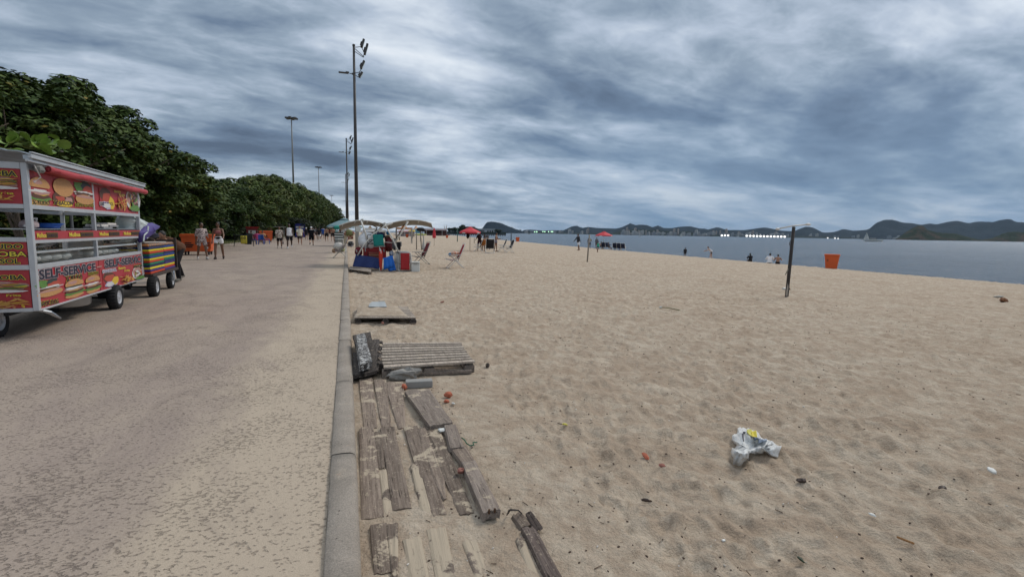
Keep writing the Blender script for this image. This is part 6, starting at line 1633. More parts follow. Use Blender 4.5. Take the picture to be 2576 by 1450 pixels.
# footvolley post with white top bar
g = G(1978.5, 744); Z = depth(g)
t, pt, Z = postline(g, 1997, 570, 'leaning dark net post with a white bar across its top on the right', DKP, .045, name='net_post')
def q7(cx, cy): return at_depth(*g7(cx, cy), Z)
o = Vector(t.location)
build_at(t, MB().tube([q7(1740, 1195), q7(1800, 640), q7(1838, 190)], .026, 6), 'white_strut', pm('white_tube_dull', (.50, .48, .45), rough=.5), True)
MBt = MB().tube([q7(1600, 232), q7(1835, 185), q7(2065, 165)], .022, 6)
build_at(t, MBt, 'cross_bar', WTUBE, True)
build_at(t, MB().ell(q7(2050, 165), (.09, .05, .035), 8, 6), 'lamp_head', WTUBE, True); build_at(t, MB().ell(q7(1612, 232), (.07, .05, .035), 8, 6), 'lamp_head', WTUBE, True)
build_at(t, MB().tube([q7(1805, 740), q7(1770, 800), q7(1720, 890)], [.03, .022, .012], 5), 'hanging_strap', GRY); build_at(t, MB().tube([q7(1800, 400), q7(1780, 430), q7(1785, 470)], .012, 5), 'cord', DKP); build_at(t, MB().tube([q7(1740, 1060), q7(1770, 1075), q7(1790, 1105)], .014, 5), 'cord', DKP)
gb_ = G(*g7(1705, 1105)); t = thing('plastic_bottle', 'small white bottle lying beside the foot of the net post', 'bottle', gb_, 0); MB().cyl((-.06, 0, .04), (.08, 0, .04), .035, n=8).build('body', WHP, t); MB().cyl((.08, 0, .05), (.12, 0, .10), .03, n=8).build('cap', FBK, t)

# ---- boats and water things
def boat(x, y, L, lab, mat, cabin=True, sail=False, wake=False):
    d = ray(x, y); t_ = (WZ - HCAM) / d.z; b = Vector((d.x * t_, d.y * t_, WZ)) if t_ > 0 and t_ < 4000 else None
    if b is None: b = at_depth(x, y, 1500); b.z = WZ
    t = thing('sailboat' if sail else 'motorboat', lab, 'boat', b, math.atan2(-b.x, b.y) + rad(10))
    h = MB(); rows = []
    for s_ in (-1, -.8, -.3, .3, .7, 1):
        w_ = L * .14 * (1 - max(0, s_) ** 2.5); rows.append([(s_ * L / 2, -w_, L * .10 + max(0, s_) * L * .04), (s_ * L / 2 * .95, -w_ * .6, -L * .02), (s_ * L / 2 * .95, w_ * .6, -L * .02), (s_ * L / 2, w_, L * .10 + max(0, s_) * L * .04)])
    h.sheet(rows); h.sheet([[r_[0], r_[3]] for r_ in rows]); h.add(rows[0], [(0, 1, 2, 3)]); h.build('hull', mat, t)
    if cabin: MB().box((-L * .05, 0, L * .15), (L * .35, L * .2, L * .12), taper=.8).build('cabin', WHP, t, bevel=.05); MB().box((-L * .05, 0, L * .16), (L * .36, L * .205, L * .04), taper=.95).build('window_band', KN, t)
    if sail:
        MB().cyl((0, 0, 0), (0, 0, L * 1.25), L * .012, n=6).build('mast', GTUBE, t)
        MB().sheet([[(L * .03 + L * .42 * (1 - j / 6) * i / 4, .06 * L * math.sin(PI * i / 4) * (1 - j / 6), L * .2 + L * 1.0 * j / 6) for i in range(5)] for j in range(7)], .02).build('sail', WHP, t, True)
        MB().sheet([[(-L * .03 - L * .30 * (1 - j / 6) * i / 4, .04 * L * math.sin(PI * i / 4) * (1 - j / 6), L * .15 + L * .85 * j / 6) for i in range(5)] for j in range(7)], .02).build('jib', WHP, t, True)
    if wake:
        wk_ = thing('boat_wake', 'white wake streak behind the small speedboat', 'wake', b + Vector((0, 0, .06)), t.rotation_euler.z); wb = MB()
        rows = [[(L * .5 + L * 4.5 * i / 14, -.4 - .10 * i + .3 * math.sin(i * 2.1), .10 * (1 - i / 15)), (L * .5 + L * 4.5 * i / 14, .4 + .10 * i + .3 * math.sin(i * 1.3), .10 * (1 - i / 15))] for i in range(15)]
        wb.sheet(rows, .05).build('foam', pm('foam_white', (.75, .78, .8), rough=.9), wk_)
    return t
boat(*f6(2250, 470), 7, 'small white speedboat leaving a wake, right of the second parasol', WHP, wake=True)
boat(*cb5(1352, 232), 14, 'white sailboat near the dark hills at the right', WHP, False, True)
boat(*cb5(1412, 242), 20, 'white motorboat low on the water right of the white sailboat', WHP)
boat(*ca5(1050, 218), 6, 'small white motorboat left of the bearded man', WHP); boat(*ca5(2100, 240), 6, 'small pale motorboat right of the speedboat wake', WHP); boat(*ca5(2250, 236 - 20), 9, 'tiny white sailboat before the far city', WHP, False, True)
boat(*ca5(860, 206), 12, 'white motorboat far off left of the green lamps', WHP)
# pale pavilion on the headland
pv = at_depth(*e5(1800, 425), HZ); t = thing('pavilion', 'long white waterside building with dark window openings on the headland', 'building', (pv.x, pv.y, WZ + 2), math.atan2(-pv.x, pv.y)); k5 = HZ / (5.152 * 1.5528 * FPX)
W1, Hh = 345 * k5, 78 * k5; MB().box((0, 10, Hh / 2), (W1, 20, Hh)).build('wall', pm('pavilion_white', (.50, .52, .54), rough=.8), t); MB().box((0, 9, Hh + .4), (W1 * 1.02, 22, .6)).build('roof', WHP, t)
for i in range(7): MB().box((-W1 * .46 + i * W1 * .055, -.15, Hh * .5), (W1 * .035, .4, Hh * .45)).build('window', KN, t)
for i in range(3): MB().box((W1 * (.10 + .13 * i), -.15, Hh * .4), (W1 * .08, .4, Hh * .5)).build('window', KN, t)
MB().box((-W1 * .62, 14, Hh * .9), (W1 * .7, 20, Hh * .35)).build('upper_slab', pm('pavilion_grey', (.30, .30, .31)), t)
t = thing('low_building', 'second pale flat roofed building left of the white pavilion among trees', 'building', at_depth(*e5(1450, 420), HZ) , math.atan2(-pv.x, pv.y)); t.location.z = WZ + 3; MB().box((0, 15, 6), (230 * k5, 14, 12)).build('wall', pm('pavilion_warm', (.36, .33, .31)), t); MB().box((0, 14, 12.2), (240 * k5, 17, 1.0)).build('roof', pm('roof_pink', (.40, .22, .20)), t)
for i in range(8): MB().box((-100 * k5 + i * 28 * k5, 7.9, 7.5), (18 * k5, .3, 2.2)).build('window', KN, t)
for cx, w2, lab in ((1130, 70, 'small white house half hidden by trees on the headland, left one'), (1225, 60, 'small white house half hidden by trees on the headland, right one')):
    p = at_depth(*e5(cx, 415), HZ); t = thing('white_house', lab, 'house', (p.x, p.y, WZ + 3), math.atan2(-p.x, p.y)); MB().box((0, -3, 4), (w2 * k5, 6, 8)).build('wall', WHP, t); MB().prism([(-w2 * k5 * .52, -6.5, 8), (w2 * k5 * .52, -6.5, 8), (0, -6.5, 10)], (0, 7, 0)).build('roof', GTUBE, t); MB().box((0, -6.1, 4), (w2 * k5 * .6, .2, 2)).build('window', KN, t)
jt = [at_depth(*e5(cx, cy), 520) for cx, cy in ((850, 434), (2200, 452))]
t = thing('jetty', 'long low dark jetty running out below the headland', 'jetty', (jt[0].x, jt[0].y, WZ), math.atan2(jt[1].y - jt[0].y, jt[1].x - jt[0].x)); JL = (Vector(jt[1][:2]) - Vector(jt[0][:2])).length
MB().box((JL / 2, 0, 1.35), (JL, 3.5, .9)).build('deck', pm('wet_stone', (.035, .038, .04), rough=.9), t)
for i in range(30): MB().box((JL * (i + .5) / 30, -1.2, .3), (.8, .8, 1.6)).build('pile', pm('wet_stone', (.035, .038, .04), rough=.9), t)
# sails standing on the shore left of the parasol
for cx, cyt, cyb, w2, lab in ((955, 290, 430, 34, 'left one of the two upright white sails on the shore'), (1005, 285, 430, 40, 'right one of the two upright white sails on the shore')):
    g = G(*e5b(cx, 505)); Z = depth(g); top = at_depth(*e5b(cx + 8, cyt), Z); bt = at_depth(*e5b(cx, cyb), Z); k_ = Z / (5.152 * 1.5528 * FPX)
    t = thing('small_sailboat', lab, 'boat', g, face_cam(g)); hh = top.z - g.z; hb2 = bt.z - g.z
    MB().cyl((0, 0, 0), (0, 0, hh), .06, n=6).build('mast', GTUBE, t); MB().sheet([[(-(w2 * k_) * (1 - j / 6) * i / 4 * (1 if cx > 980 else -1) * -1, .1 * math.sin(i), hb2 + (hh - hb2) * j / 6) for i in range(5)] for j in range(7)], .02).build('sail', WHP, t, True)
    MB().ell((0, 0, .25), (2.2, .6, .35), 12, 5).build('hull', pm('hull_dark', (.10, .05, .05)), t, True)
# ================================================================ the beach stall
ZS = 19.3
def S(cx, cy, dz=0.0):
    x, y = s4(cx, cy); return at_depth(x, y, ZS + dz)
kS = ZS / (4.519 * 1.5528 * FPX)          # metres per crop pixel
SR = face_cam(S(800, 900)) + PI           # local +X runs to the right in the picture, +Y away
def gz(p): return sand_at(p.x, p.y) if p.x > .05 else 0.0
def sthing(name, label, cat, cx, cy, dz=0.0, ground=True, grp=None):
    p = S(cx, cy, dz)
    if ground: p.z = gz(p)
    return thing(name, label, cat, p, SR, grp)
# canopy of two arched sheets
CAN = pm('taupe_tarpaulin', (.30, .275, .24), rough=.8, var=.15, scale=2); PIPE = pm('pvc_pipe', (.68, .66, .60), rough=.45, var=.1)
c = sthing('market_canopy', 'double arched taupe canopy on crossing pale poles over the beach stall', 'canopy', 1010, 1000, 0)
def arch(pts, d0, d1, drop):
    """pts: front edge in the picture, far edge further away"""
    rows = []
    for dz in np.linspace(d0, d1, 6):
        f = (dz - d0) / (d1 - d0); rows.append([S(cx, cy, dz) + Vector((0, 0, drop * f - .05 * math.sin(PI * f))) for cx, cy in pts])
    return MB().sheet(rows, .012)
a1 = [(178, 278), (260, 240), (370, 208), (480, 186), (590, 180), (700, 184), (820, 202), (920, 222), (1015, 250)]
a2 = [(1015, 250), (1130, 222), (1260, 194), (1400, 176), (1500, 174), (1620, 180), (1730, 202), (1835, 234)]
build_at(c, arch(a1, 0, 1.9, -.16), 'canopy_sheet', CAN, True); build_at(c, arch(a2, 0, 1.9, -.20), 'canopy_sheet', CAN, True)
for a in (a1, a2):
    build_at(c, MB().tube([S(x, y - 2, -.01) for x, y in a], .022, 6), 'hem_tube', PIPE, True)
    build_at(c, MB().tube([S(x, y, 1.9) + Vector((0, 0, -.18)) for x, y in a], .018, 6), 'hem_tube', PIPE, True)
    for x, y in a[1:-1:2]: build_at(c, MB().tube([S(x, y, -.02), S(x - 14, y + 30, -.03), S(x - 22, y + 48, -.01)], .010, 5), 'tie_cord', PIPE)
for pts, dz in ((((525, 800), (640, 610), (800, 425), (1010, 280), (1150, 225)), -.1), (((585, 185), (640, 330), (690, 490)), -.05), (((1015, 250), (1060, 330), (1165, 525), (1250, 715)), -.08), (((1430, 195), (1330, 370), (1195, 575)), -.08), (((1335, 250), (1240, 420), (1175, 520)), .8), (((620, 240), (740, 250), (850, 305)), .9), (((700, 560), (850, 310)), .9), (((1185, 330), (1188, 520)), .9), (((640, 560), (720, 470), (985, 250)), .6), (((1235, 370), (1235, 530)), 1.5)):
    build_at(c, MB().tube([S(x, y, dz - (.25 if dz < 0 else 0)) for x, y in pts], .030 if dz < .5 else .020, 6), 'frame_pole', PIPE if dz < .5 else GRY, True)
for cx, cy in ((1165, 530), (1000, 255), (600, 190)): build_at(c, MB().ell(S(cx, cy, -.06), (.07, .05, .09), 8, 5, jit=.2), 'joint_wrap', GTUBE)
# goods
def sbox(name, label, cat, x0, y0, x1, y1, d, mat, dz=0.0, lid=None, grp=None, bevel=.02, extra=None, on_g=False):
    p = S((x0 + x1) / 2, y1, dz); t = thing(name, label, cat, p, SR, grp); w_, h = (x1 - x0) * kS, (y1 - y0) * kS
    if on_g: t.location.z = gz(p) - .01
    hl_ = h * .14 if lid else 0
    MB().box((0, d / 2, (h - hl_) / 2), (w_, d, h - hl_)).build('body', mat, t, bevel=bevel)
    if lid: MB().box((0, d / 2, h - hl_ / 2 + .002), (w_ * 1.03, d * 1.04, hl_)).build('lid', lid, t, bevel=.012)
    if extra: extra(t, w_, h, d)
    return t
RED = pm('cooler_red', (.36, .018, .02), rough=.4, var=.12); 
def cooler_x(t, w_, h, d):
    for sx in (-1, 1): MB().box((sx * w_ * .30, -.012, h * .4), (w_ * .16, .03, h * .72)).build('side_rib', RED, t, bevel=.01)
    MB().box((0, -.012, h * .93), (w_ * .3, .02, h * .08)).build('latch', WHP, t); 
    for sx in (-1, 1): MB().box((sx * w_ * .40, -.03, h * .62), (.03, .03, h * .2)).build('handle', WHP, t)
sbox('cooler', 'large red cooler with a white rim in the middle of the stall', 'cooler', 635, 615, 1030, 850, .55, RED, .15, WHP, extra=cooler_x)
def crate_x(t, w_, h, d):
    for k_ in range(4): MB().box((0, -.01, h * (.15 + .22 * k_)), (w_ * .96, .015, h * .05), rot=(0, random.uniform(-.08, .08), 0)).build('packet', pm('packet_%d' % k_, ((.45, .12, .05), (.25, .06, .03), (.5, .3, .15), (.3, .05, .04))[k_]), t)
sbox('clear_crate', 'brownish clear plastic crate of packets in front of the red cooler', 'crate', 725, 742, 910, 852, .30, pm('crate_brown', (.20, .055, .035), rough=.3, var=.5, scale=20), -.12, extra=crate_x)
sbox('cooler', 'square white cooler box standing on the sand at the right end of the stall', 'cooler', 1477, 893, 1625, 1066, .42, WHP, -.3, WHP, on_g=True, extra=lambda t, w_, h, d: (MB().box((.0, -.008, h * .80), (w_ * .4, .014, .02)).build('latch', GTUBE, t), MB().tube([(-w_ * .45, -.02, h * .93), (0, -.03, h * .99), (w_ * .45, -.02, h * .93)], .012).build('handle', GTUBE, t)))
def heap(name, label, cat, x0, y0, x1, y1, th, mat, dz, seed=1, part='body', jit=.22, sub=None, n=16, k=10):
    p = S((x0 + x1) / 2, y1, dz); t = thing(name, label, cat, p, SR); w_, h = (x1 - x0) * kS / 2, (y1 - y0) * kS / 2
    m = MB(); m.ell((0, 0, h), (w_, th / 2, h), n, k, jit=jit * .6, seed=seed); m.ell((-w_ * .25, -.03, h * .8), (w_ * .7, th * .5, h * .8), n, k, jit=jit, seed=seed + 1); m.ell((w_ * .25, -.02, h * .7), (w_ * .7, th * .5, h * .7), n, k, jit=jit, seed=seed + 2)
    m.build(part, mat, t, True)
    if sub: sub(t, w_, h)
    return t
heap('sack', 'big pale grey white sack bulging left of the teal towel', 'sack', 540, 378, 880, 690, .8, pm('sack_white', (.74, .75, .76), rough=.8, var=.1, scale=4, bump=.02), .30, 3, jit=.10, sub=lambda t, w_, h: MB().tube([(-w_ * .2, -.36, h * 1.7), (-w_ * .1, -.4, h * .9), (-w_ * .25, -.36, h * .1)], .02).build('fold', WHP, t))
t = sthing('folding_rack', 'black metal folding rack standing in front of the white sack', 'rack', 800, 800, -.15, False)
for p, q in (((705, 435), (805, 432)), ((705, 435), (712, 850)), ((708, 515), (805, 530)), ((712, 595), (810, 590)), ((712, 590), (800, 520)), ((712, 520), (805, 590)), ((980, 545), (985, 800))): build_at(t, MB(), 'x', FBK) if False else None
o_ = t; M_ = Matrix.Rotation(-SR, 4, 'Z')
for p, q in (((705, 435), (805, 432)), ((705, 435), (712, 850)), ((708, 515), (805, 530)), ((712, 595), (810, 590)), ((712, 590), (800, 520)), ((712, 520), (805, 590)), ((1000, 560), (1150, 575))):
    mb = MB().tube([M_ @ (S(*p, -.2) - Vector(t.location)), M_ @ (S(*q, -.2) - Vector(t.location))], .012, 5); mb.build('bar', FBK if p[0] < 900 else PIPE, t)
def cloth_quad(name, label, cat, quad, mat, dz, th=.03, wav=.03, part='cloth', n=9, folds=3.0, grp=None, extra=None, rest=None):
    """hanging or slumped cloth: four corners TL TR BR BL in crop pixels"""
    TL, TR, BR, BL = quad; p = S((BL[0] + BR[0]) / 2, (BL[1] + BR[1]) / 2, dz); t = thing(name, label, cat, p, 0)
    rows = []
    for j in range(n):
        f = j / (n - 1); row = []
        for i in range(n + 3):
            g_ = i / (n + 2); ax_ = TL[0] * (1 - g_) + TR[0] * g_; ay = TL[1] * (1 - g_) + TR[1] * g_; bx = BL[0] * (1 - g_) + BR[0] * g_; by = BL[1] * (1 - g_) + BR[1] * g_
            dd = dz + (rest or 0) * f + wav * math.sin(g_ * folds * 2 * PI + f * 2) * (.3 + f)
            row.append(S(ax_ * (1 - f) + bx * f, ay * (1 - f) + by * f + 3 * math.sin(g_ * 7), dd))
        rows.append(row)
    build_at(t, MB().sheet(rows, th), part, mat, True)
    if extra: extra(t)
    return t
TEAL = pm('teal_towel', (.015, .22, .19), rough=.95, var=.15, scale=8)
t = cloth_quad('towel', 'thick teal towel hanging over the rack above the red cooler', 'towel', ((800, 432), (975, 428), (1000, 625), (818, 635)), TEAL, -.30, .05, .012, 'front_fold', folds=1.2, extra=lambda t: build_at(t, MB().sheet([[S(805 + 17 * i, 430 - 4 * math.sin(PI * j / 3), -.30 + .12 * j) for i in range(11)] for j in range(4)], .04), 'top_fold', TEAL, True))
build_at(t, MB().tube([S(825, 600, -.36), S(870, 618, -.37), S(990, 590, -.36)], .02, 6), 'hem', TEAL, True)
NAVY = pm('navy_tarp', (.012, .030, .13), rough=.65, var=.3, scale=4, bump=.02)
t = cloth_quad('tarpaulin', 'large dark blue tarpaulin draped over the foot of the stall', 'tarpaulin', ((500, 778), (925, 850), (915, 1035), (440, 990)), NAVY, -.25, .03, .035, 'front', n=14, folds=2.2, rest=-.15)
build_at(t, MB().sheet([[S(500 + 42 * i, 778 + 7 * i + (20 if j else 0), -.25 + .22 * j) for i in range(11)] for j in range(4)], .02), 'top', NAVY, True)
BLUE = pm('bright_blue_tarp', (.012, .14, .55), rough=.6, var=.2, scale=5, bump=.02)
t = cloth_quad('tarpaulin', 'bright blue folded tarpaulin leaning between the red umbrella and the loungers', 'tarpaulin', ((978, 845), (1150, 800), (1212, 1060), (1085, 1074)), BLUE, -.45, .10, .02, 'folded_sheet', folds=1.3)
build_at(t, MB().sheet([[S(985 + 11 * i * (1 + .1 * j), 850 - 4.5 * i + 50 * j, -.52 - .01 * j + .015 * math.sin(i * 1.3)) for i in range(12)] for j in range(5)], .03), 'upper_fold', BLUE, True)
# closed umbrella leaning on the cooler
t = sthing('closed_umbrella', 'closed orange red umbrella standing upright in front of the red cooler', 'umbrella', 940, 1065, -.5, False); OR_ = pm('orange_red_cloth', (.55, .045, .025), rough=.75, var=.2)
rows = []
for cy, hw in ((700, 6), (730, 28), (800, 32), (900, 28), (1000, 20), (1060, 10)):
    rows.append([M_ @ (S(940, cy, -.5) - Vector(t.location)) + Vector((math.cos(2 * PI * i / 10) * hw * kS * (1 + .15 * (i % 2)), math.sin(2 * PI * i / 10) * hw * kS, 0)) for i in range(11)])
MB().sheet(rows).build('canopy', OR_, t, True); MB().tube([M_ @ (S(915, 650, -.5) - Vector(t.location)), M_ @ (S(922, 860, -.5) - Vector(t.location)), M_ @ (S(918, 1062, -.5) - Vector(t.location))], .014, 6).build('pole', WHP, t); MB().tube([M_ @ (S(930, 680, -.52) - Vector(t.location)), M_ @ (S(945, 760, -.55) - Vector(t.location))], .02, 5).build('strap', WHP, t)
# folded loungers, five deep
for k_ in range(5):
    x0 = 1262 - k_ * 20; x1 = 1478 - k_ * 20
    p = S((x0 + x1) / 2, 1066 - k_ * 6, -.42 + .07 * k_); t = thing('folded_lounger', ('front folded lounger with bright red fabric leaning at the stall', 'second folded lounger from the front of the leaning row', 'third folded lounger from the front of the leaning row', 'fourth folded lounger from the front of the leaning row', 'rear folded lounger against the stall')[k_], 'lounger', p, SR - .06, 'folded loungers leaning together'); t.location.z = gz(p)
    w_, h = (x1 - x0) * kS, 335 * kS; r_ = .014; lean_ = .13
    def fr(x, z, d_=0): return (x * w_ / 2, d_ + z * lean_, z * h)
    loop = [fr(-.92, .03), fr(-1, .10), fr(-1, .5), fr(-.98, .9), fr(-.86, 1), fr(.80, 1), fr(.92, .9), fr(1, .5), fr(1.02, .10), fr(.92, .03), fr(.5, 0), fr(-.5, 0)]
    MB().tube(loop, r_, 6, closed=True).build('frame', WTUBE, t, True)
    MB().tube([fr(-.85, .08, .05), fr(-.9, .5, .05), fr(-.85, .95, .05), fr(.82, .95, .05), fr(.9, .5, .05), fr(.85, .08, .05)], r_, 6, closed=True).build('inner_frame', GTUBE, t, True)
    MB().sheet([[fr(-.72 + 1.40 * i / 5, .12 + .86 * j / 8, -.025 + .012 * math.sin(PI * i / 5)) for i in range(6)] for j in range(9)], .012).build('fabric', FABR if k_ == 0 else (WHP, FDK, WHP, FBK)[k_ - 1], t, True)
    MB().tube([fr(.70, .36, -.04), fr(.80, .58, -.05), fr(.72, .62, -.04)], .012, 6).build('armrest', WTUBE, t)
    MB().tube([fr(-1, .45, -.02), fr(-.70, .42, -.03)], .01, 5).build('hinge', FBK, t)
heap('bag', 'dark red shiny bag with folds behind the teal towel', 'bag', 1005, 480, 1160, 730, .4, pm('burgundy_vinyl', (.12, .008, .012), rough=.4, var=.3), .35, 23, sub=lambda t, w_, h: MB().tube([(-w_, -.1, h * 1.3), (w_ * 1.1, -.15, h * 1.25)], .012).build('strap', PIPE, t))
heap('cloth_bundle', 'navy blue cloth bundle on top behind the teal towel', 'cloth', 860, 390, 1010, 500, .35, pm('navy_cloth', (.015, .025, .12), var=.3), .4, 31, sub=lambda t, w_, h: MB().ell((-w_ * .6, -.1, h * 1.7), (w_ * .3, .08, h * .3), 8, 5, jit=.3).build('upper_fold', pm('navy_cloth', (.015, .025, .12)), t, True))
heap('cloth_bundle', 'brown cloth bundle right of the navy one', 'cloth', 1000, 440, 1110, 540, .35, pm('brown_cloth', (.12, .06, .04), var=.3), .5, 37, sub=lambda t, w_, h: MB().ell((w_ * .2, -.1, h * 2.0), (w_ * .5, .1, h * .35), 8, 5, jit=.3).build('pale_fold', pm('cream_cloth', (.50, .42, .30)), t, True))
heap('cloth_bundle', 'bright blue cloth lump hanging under the right canopy valley', 'cloth', 1030, 370, 1110, 440, .3, pm('azure_cloth', (.03, .20, .38), var=.3), .5, 41, sub=lambda t, w_, h: MB().tube([(0, 0, h * 1.8), (0, 0, h * 2.6)], .012).build('cord', FBK, t))
heap('net_bag', 'dark red string bag at the left corner of the stall', 'bag', 482, 645, 610, 800, .3, pm('dark_red_net', (.14, .012, .018), rough=.8, var=.6, scale=30), -.05, 43, jit=.4, sub=lambda t, w_, h: MB().tube([(-w_ * .3, -.1, h * .1), (-w_ * .5, -.2, h * 1.3)], .02).build('white_strap', WHP, t))
heap('striped_bag', 'blue and white striped bag squeezed beside the loungers', 'bag', 1085, 715, 1170, 810, .25, mat_stripe('blue_white_stripe', (.05, .08, .16), (.5, .5, .5), 14, 0), -.15, 47, sub=lambda t, w_, h: MB().tube([(-w_ * .5, 0, h * 1.9), (0, 0, h * 2.3), (w_ * .5, 0, h * 1.9)], .012).build('handle', FBK, t))
heap('tool_bag', 'tangled black and grey bag hanging at the pole crossing', 'bag', 1140, 500, 1215, 700, .25, pm('grey_black_mix', (.10, .10, .11), rough=.7, var=.9, scale=18), -.1, 53, jit=.45, sub=lambda t, w_, h: MB().tube([(-w_, -.1, h * 1.2), (0, -.15, h * 2.0), (w_, -.1, h * .9), (w_ * .3, -.12, h * .2)], .02).build('looped_hose', GTUBE, t))
sbox('storage_bin', 'black bin with a grey box on top behind the loungers', 'bin', 1215, 560, 1290, 700, .4, FBK, .6, None, extra=lambda t, w_, h, d: (MB().box((w_ * .4, d / 2, h * .75), (w_ * .7, d * .7, h * .6)).build('grey_box', pm('grey_plastic', (.34, .33, .31)), t, bevel=.01), MB().tube([(w_ * .2, 0, 0), (w_ * .5, 0, -h * .3)], .015).build('leg', GTUBE, t)))
# left of the mast: hanging shirts, hat, stacked white chairs, white crate
ZL = 31.0
def SL(cx, cy, dz=0): x, y = s4(cx, cy); return at_depth(x, y, ZL + dz)
def lthing(name, label, cat, cx, cy, dz=0): return thing(name, label, cat, SL(cx, cy, dz), SR)
kL = ZL / (4.519 * 1.5528 * FPX)
t = lthing('checked_shirt', 'red and cream checked shirt hanging left of the mast foot', 'shirt', 385, 500)
PL = mat_check('red_cream_check', (.50, .38, .25), (.28, .04, .035), (.1, .05, .04), 9)
MB().sheet([[((-60 + 120 * i / 6) * kL, .04 * math.sin(i * 2), (130 - 140 * j / 6) * kL) for i in range(7)] for j in range(7)], .05).build('body', PL, t, True)
for sx in (-1, 1): MB().tube([(sx * 50 * kL, 0, 125 * kL), (sx * 78 * kL, 0, 70 * kL)], .09, 6).build('sleeve', PL, t)
t = lthing('sun_hat', 'olive green hat hanging from a white hook above the checked shirt', 'hat', 380, 400); HO = pm('olive_cloth', (.16, .17, .06), var=.3)
MB().ell((0, 0, 0), (.26, .2, .22), 12, 8, jit=.06).build('crown', HO, t, True); MB().ell((0, 0, -.08), (.34, .26, .04), 12, 4).build('brim', HO, t, True)
MB().tube([(0, 0, .2), (-.02, 0, .9), (.0, 0, 1.1)], .02, 6).build('hook', WHP, t)
t = lthing('cream_cloth', 'cream and tan cloth hanging beside the checked shirt', 'cloth', 320, 590); MB().sheet([[((-25 + 50 * i / 4) * kL, .05 * math.sin(i * 2), (180 * (1 - j / 6)) * kL) for i in range(5)] for j in range(7)], .05).build('cloth', pm('cream_cloth', (.50, .42, .30), var=.2), t, True); MB().tube([(0, 0, 175 * kL), (0, 0, 260 * kL)], .02).build('cord', WHP, t)
for i in range(7):
    p = SL(222, 640 - i * 22, .3); t = thing('plastic_chair', 'white plastic chair, ' + ('lowest', 'second', 'third', 'fourth', 'fifth', 'sixth', 'topmost')[i] + ' in the slanting pile left of the mast', 'chair', (p.x, p.y, p.z), SR + .4, 'pile of white plastic chairs'); w_ = .52
    MB().box((0, 0, 0), (w_, .5, .04)).build('seat', WHP, t, bevel=.01); MB().sheet([[(-w_ / 2 + w_ * a / 4, .24, .02 + .14 * b) for a in range(5)] for b in range(4)], .03).build('backrest', WHP if i % 2 else KN, t)
    if i == 0:
        for sx in (-1, 1):
            for sy in (-1, 1): MB().cyl((sx * .22, sy * .2, 0), (sx * .25, sy * .24, -.45), .025, n=6).build('leg', WHP, t)
for cx, cy, w2, h2, c, lab, nm in ((410, 590, 110, 90, (.02, .02, .022), 'dark bicycle parts heap behind the mast foot', 'scrap_heap'), (400, 620, 90, 50, (.22, .20, .25), 'lilac grey bundle at the foot of the mast', 'bundle'), (205, 560, 80, 50, (.55, .56, .58), 'white plastic bags left of the chair pile', 'plastic_bags'), (540, 330, 90, 90, (.62, .63, .65), 'white wind screen under the left canopy arch', 'wind_screen')):
    p = SL(cx, cy, 1.0); t = thing(nm, lab, nm.split('_')[-1], p, SR); m = MB()
    if 'screen' in nm: m.box((0, 0, 0), (w2 * kL, .05, h2 * kL)); m.build('panel', WHP, t); MB().cyl((0, .1, -1.6), (0, .1, .2), .03, n=6).build('post', GTUBE, t)
    else:
        m.ell((0, 0, 0), (w2 * kL / 2, .3, h2 * kL / 2), 12, 7, jit=.4, seed=cx).build('body', pm('heap_%d' % cx, c, var=.5, scale=12), t, True)
        rnn = random.Random(cx)
        for q in range(4): MB().tube([(rnn.uniform(-1, 1) * w2 * kL / 2, -.2, rnn.uniform(-1, 1) * h2 * kL / 2) for _ in range(3)], .02, 5).build('strip', pm('heap_strip', (.35, .35, .36)), t)
t = lthing('turquoise_hat', 'turquoise cap hanging at the left tip of the canopy', 'hat', 185, 300); MB().ell((0, 0, 0), (.28, .2, .13), 12, 6).build('crown', pm('turquoise', (.03, .30, .24)), t, True); MB().ell((.05, 0, -.1), (.34, .25, .03), 12, 4).build('brim', pm('turquoise', (.03, .30, .24)), t, True)
# far stalls behind the canopy
def gazebo(cx0, cx1, cyt, cyb, cyg, Z, lab, mat, mat2=None):
    x0, yb_ = s4(cx0, cyb); x1, _ = s4(cx1, cyb); a = at_depth(x0, yb_, Z); b = at_depth(x1, yb_, Z); tp = at_depth((x0 + x1) / 2, s4(0, cyt)[1], Z)
    c_ = (a + b) / 2; w_ = (b - a).length / 2; g0 = zsand(c_.x, c_.y) if c_.x > 0 else 0
    t = thing('gazebo_tent', lab, 'tent', (c_.x, c_.y, g0), SR, 'market tents far behind the stall'); h = c_.z - g0; ht_ = tp.z - g0; d = w_ * .8
    m = MB(); cs = [(-w_, -d, h), (w_, -d, h), (w_, d, h), (-w_, d, h)]; apex = (0, 0, ht_)
    for i in range(4):
        p, q = cs[i], cs[(i + 1) % 4]; rows = []
        for s_ in (0, .25, .5, .75, 1): rows.append([tuple(Vector(p).lerp(Vector(q), u).lerp(Vector(apex), s_) - Vector((0, 0, .25 * math.sin(PI * s_)))) for u in (0, .5, 1)])
        MB().sheet(rows, .02).build('roof_panel', mat, t, True)
    MB().box((0, -d, h - .12), (w_ * 2, .03, .26)).box((0, d, h - .12), (w_ * 2, .03, .26)).build('valance', mat2 or mat, t)
    for x in (-w_, w_):
        for y in (-d, d): MB().cyl((x, y, 0), (x, y, h), .04, n=6).build('post', GTUBE, t)
gazebo(1215, 1480, 245, 305, 420, 62, 'orange market tent far behind the right canopy arch', pm('tent_orange', (.60, .22, .06), rough=.7), pm('tent_peach', (.55, .32, .20), rough=.7))
gazebo(1480, 1640, 262, 325, 420, 75, 'white and peach market tent right of the orange one', pm('tent_peach', (.55, .32, .20), rough=.7), WHP)
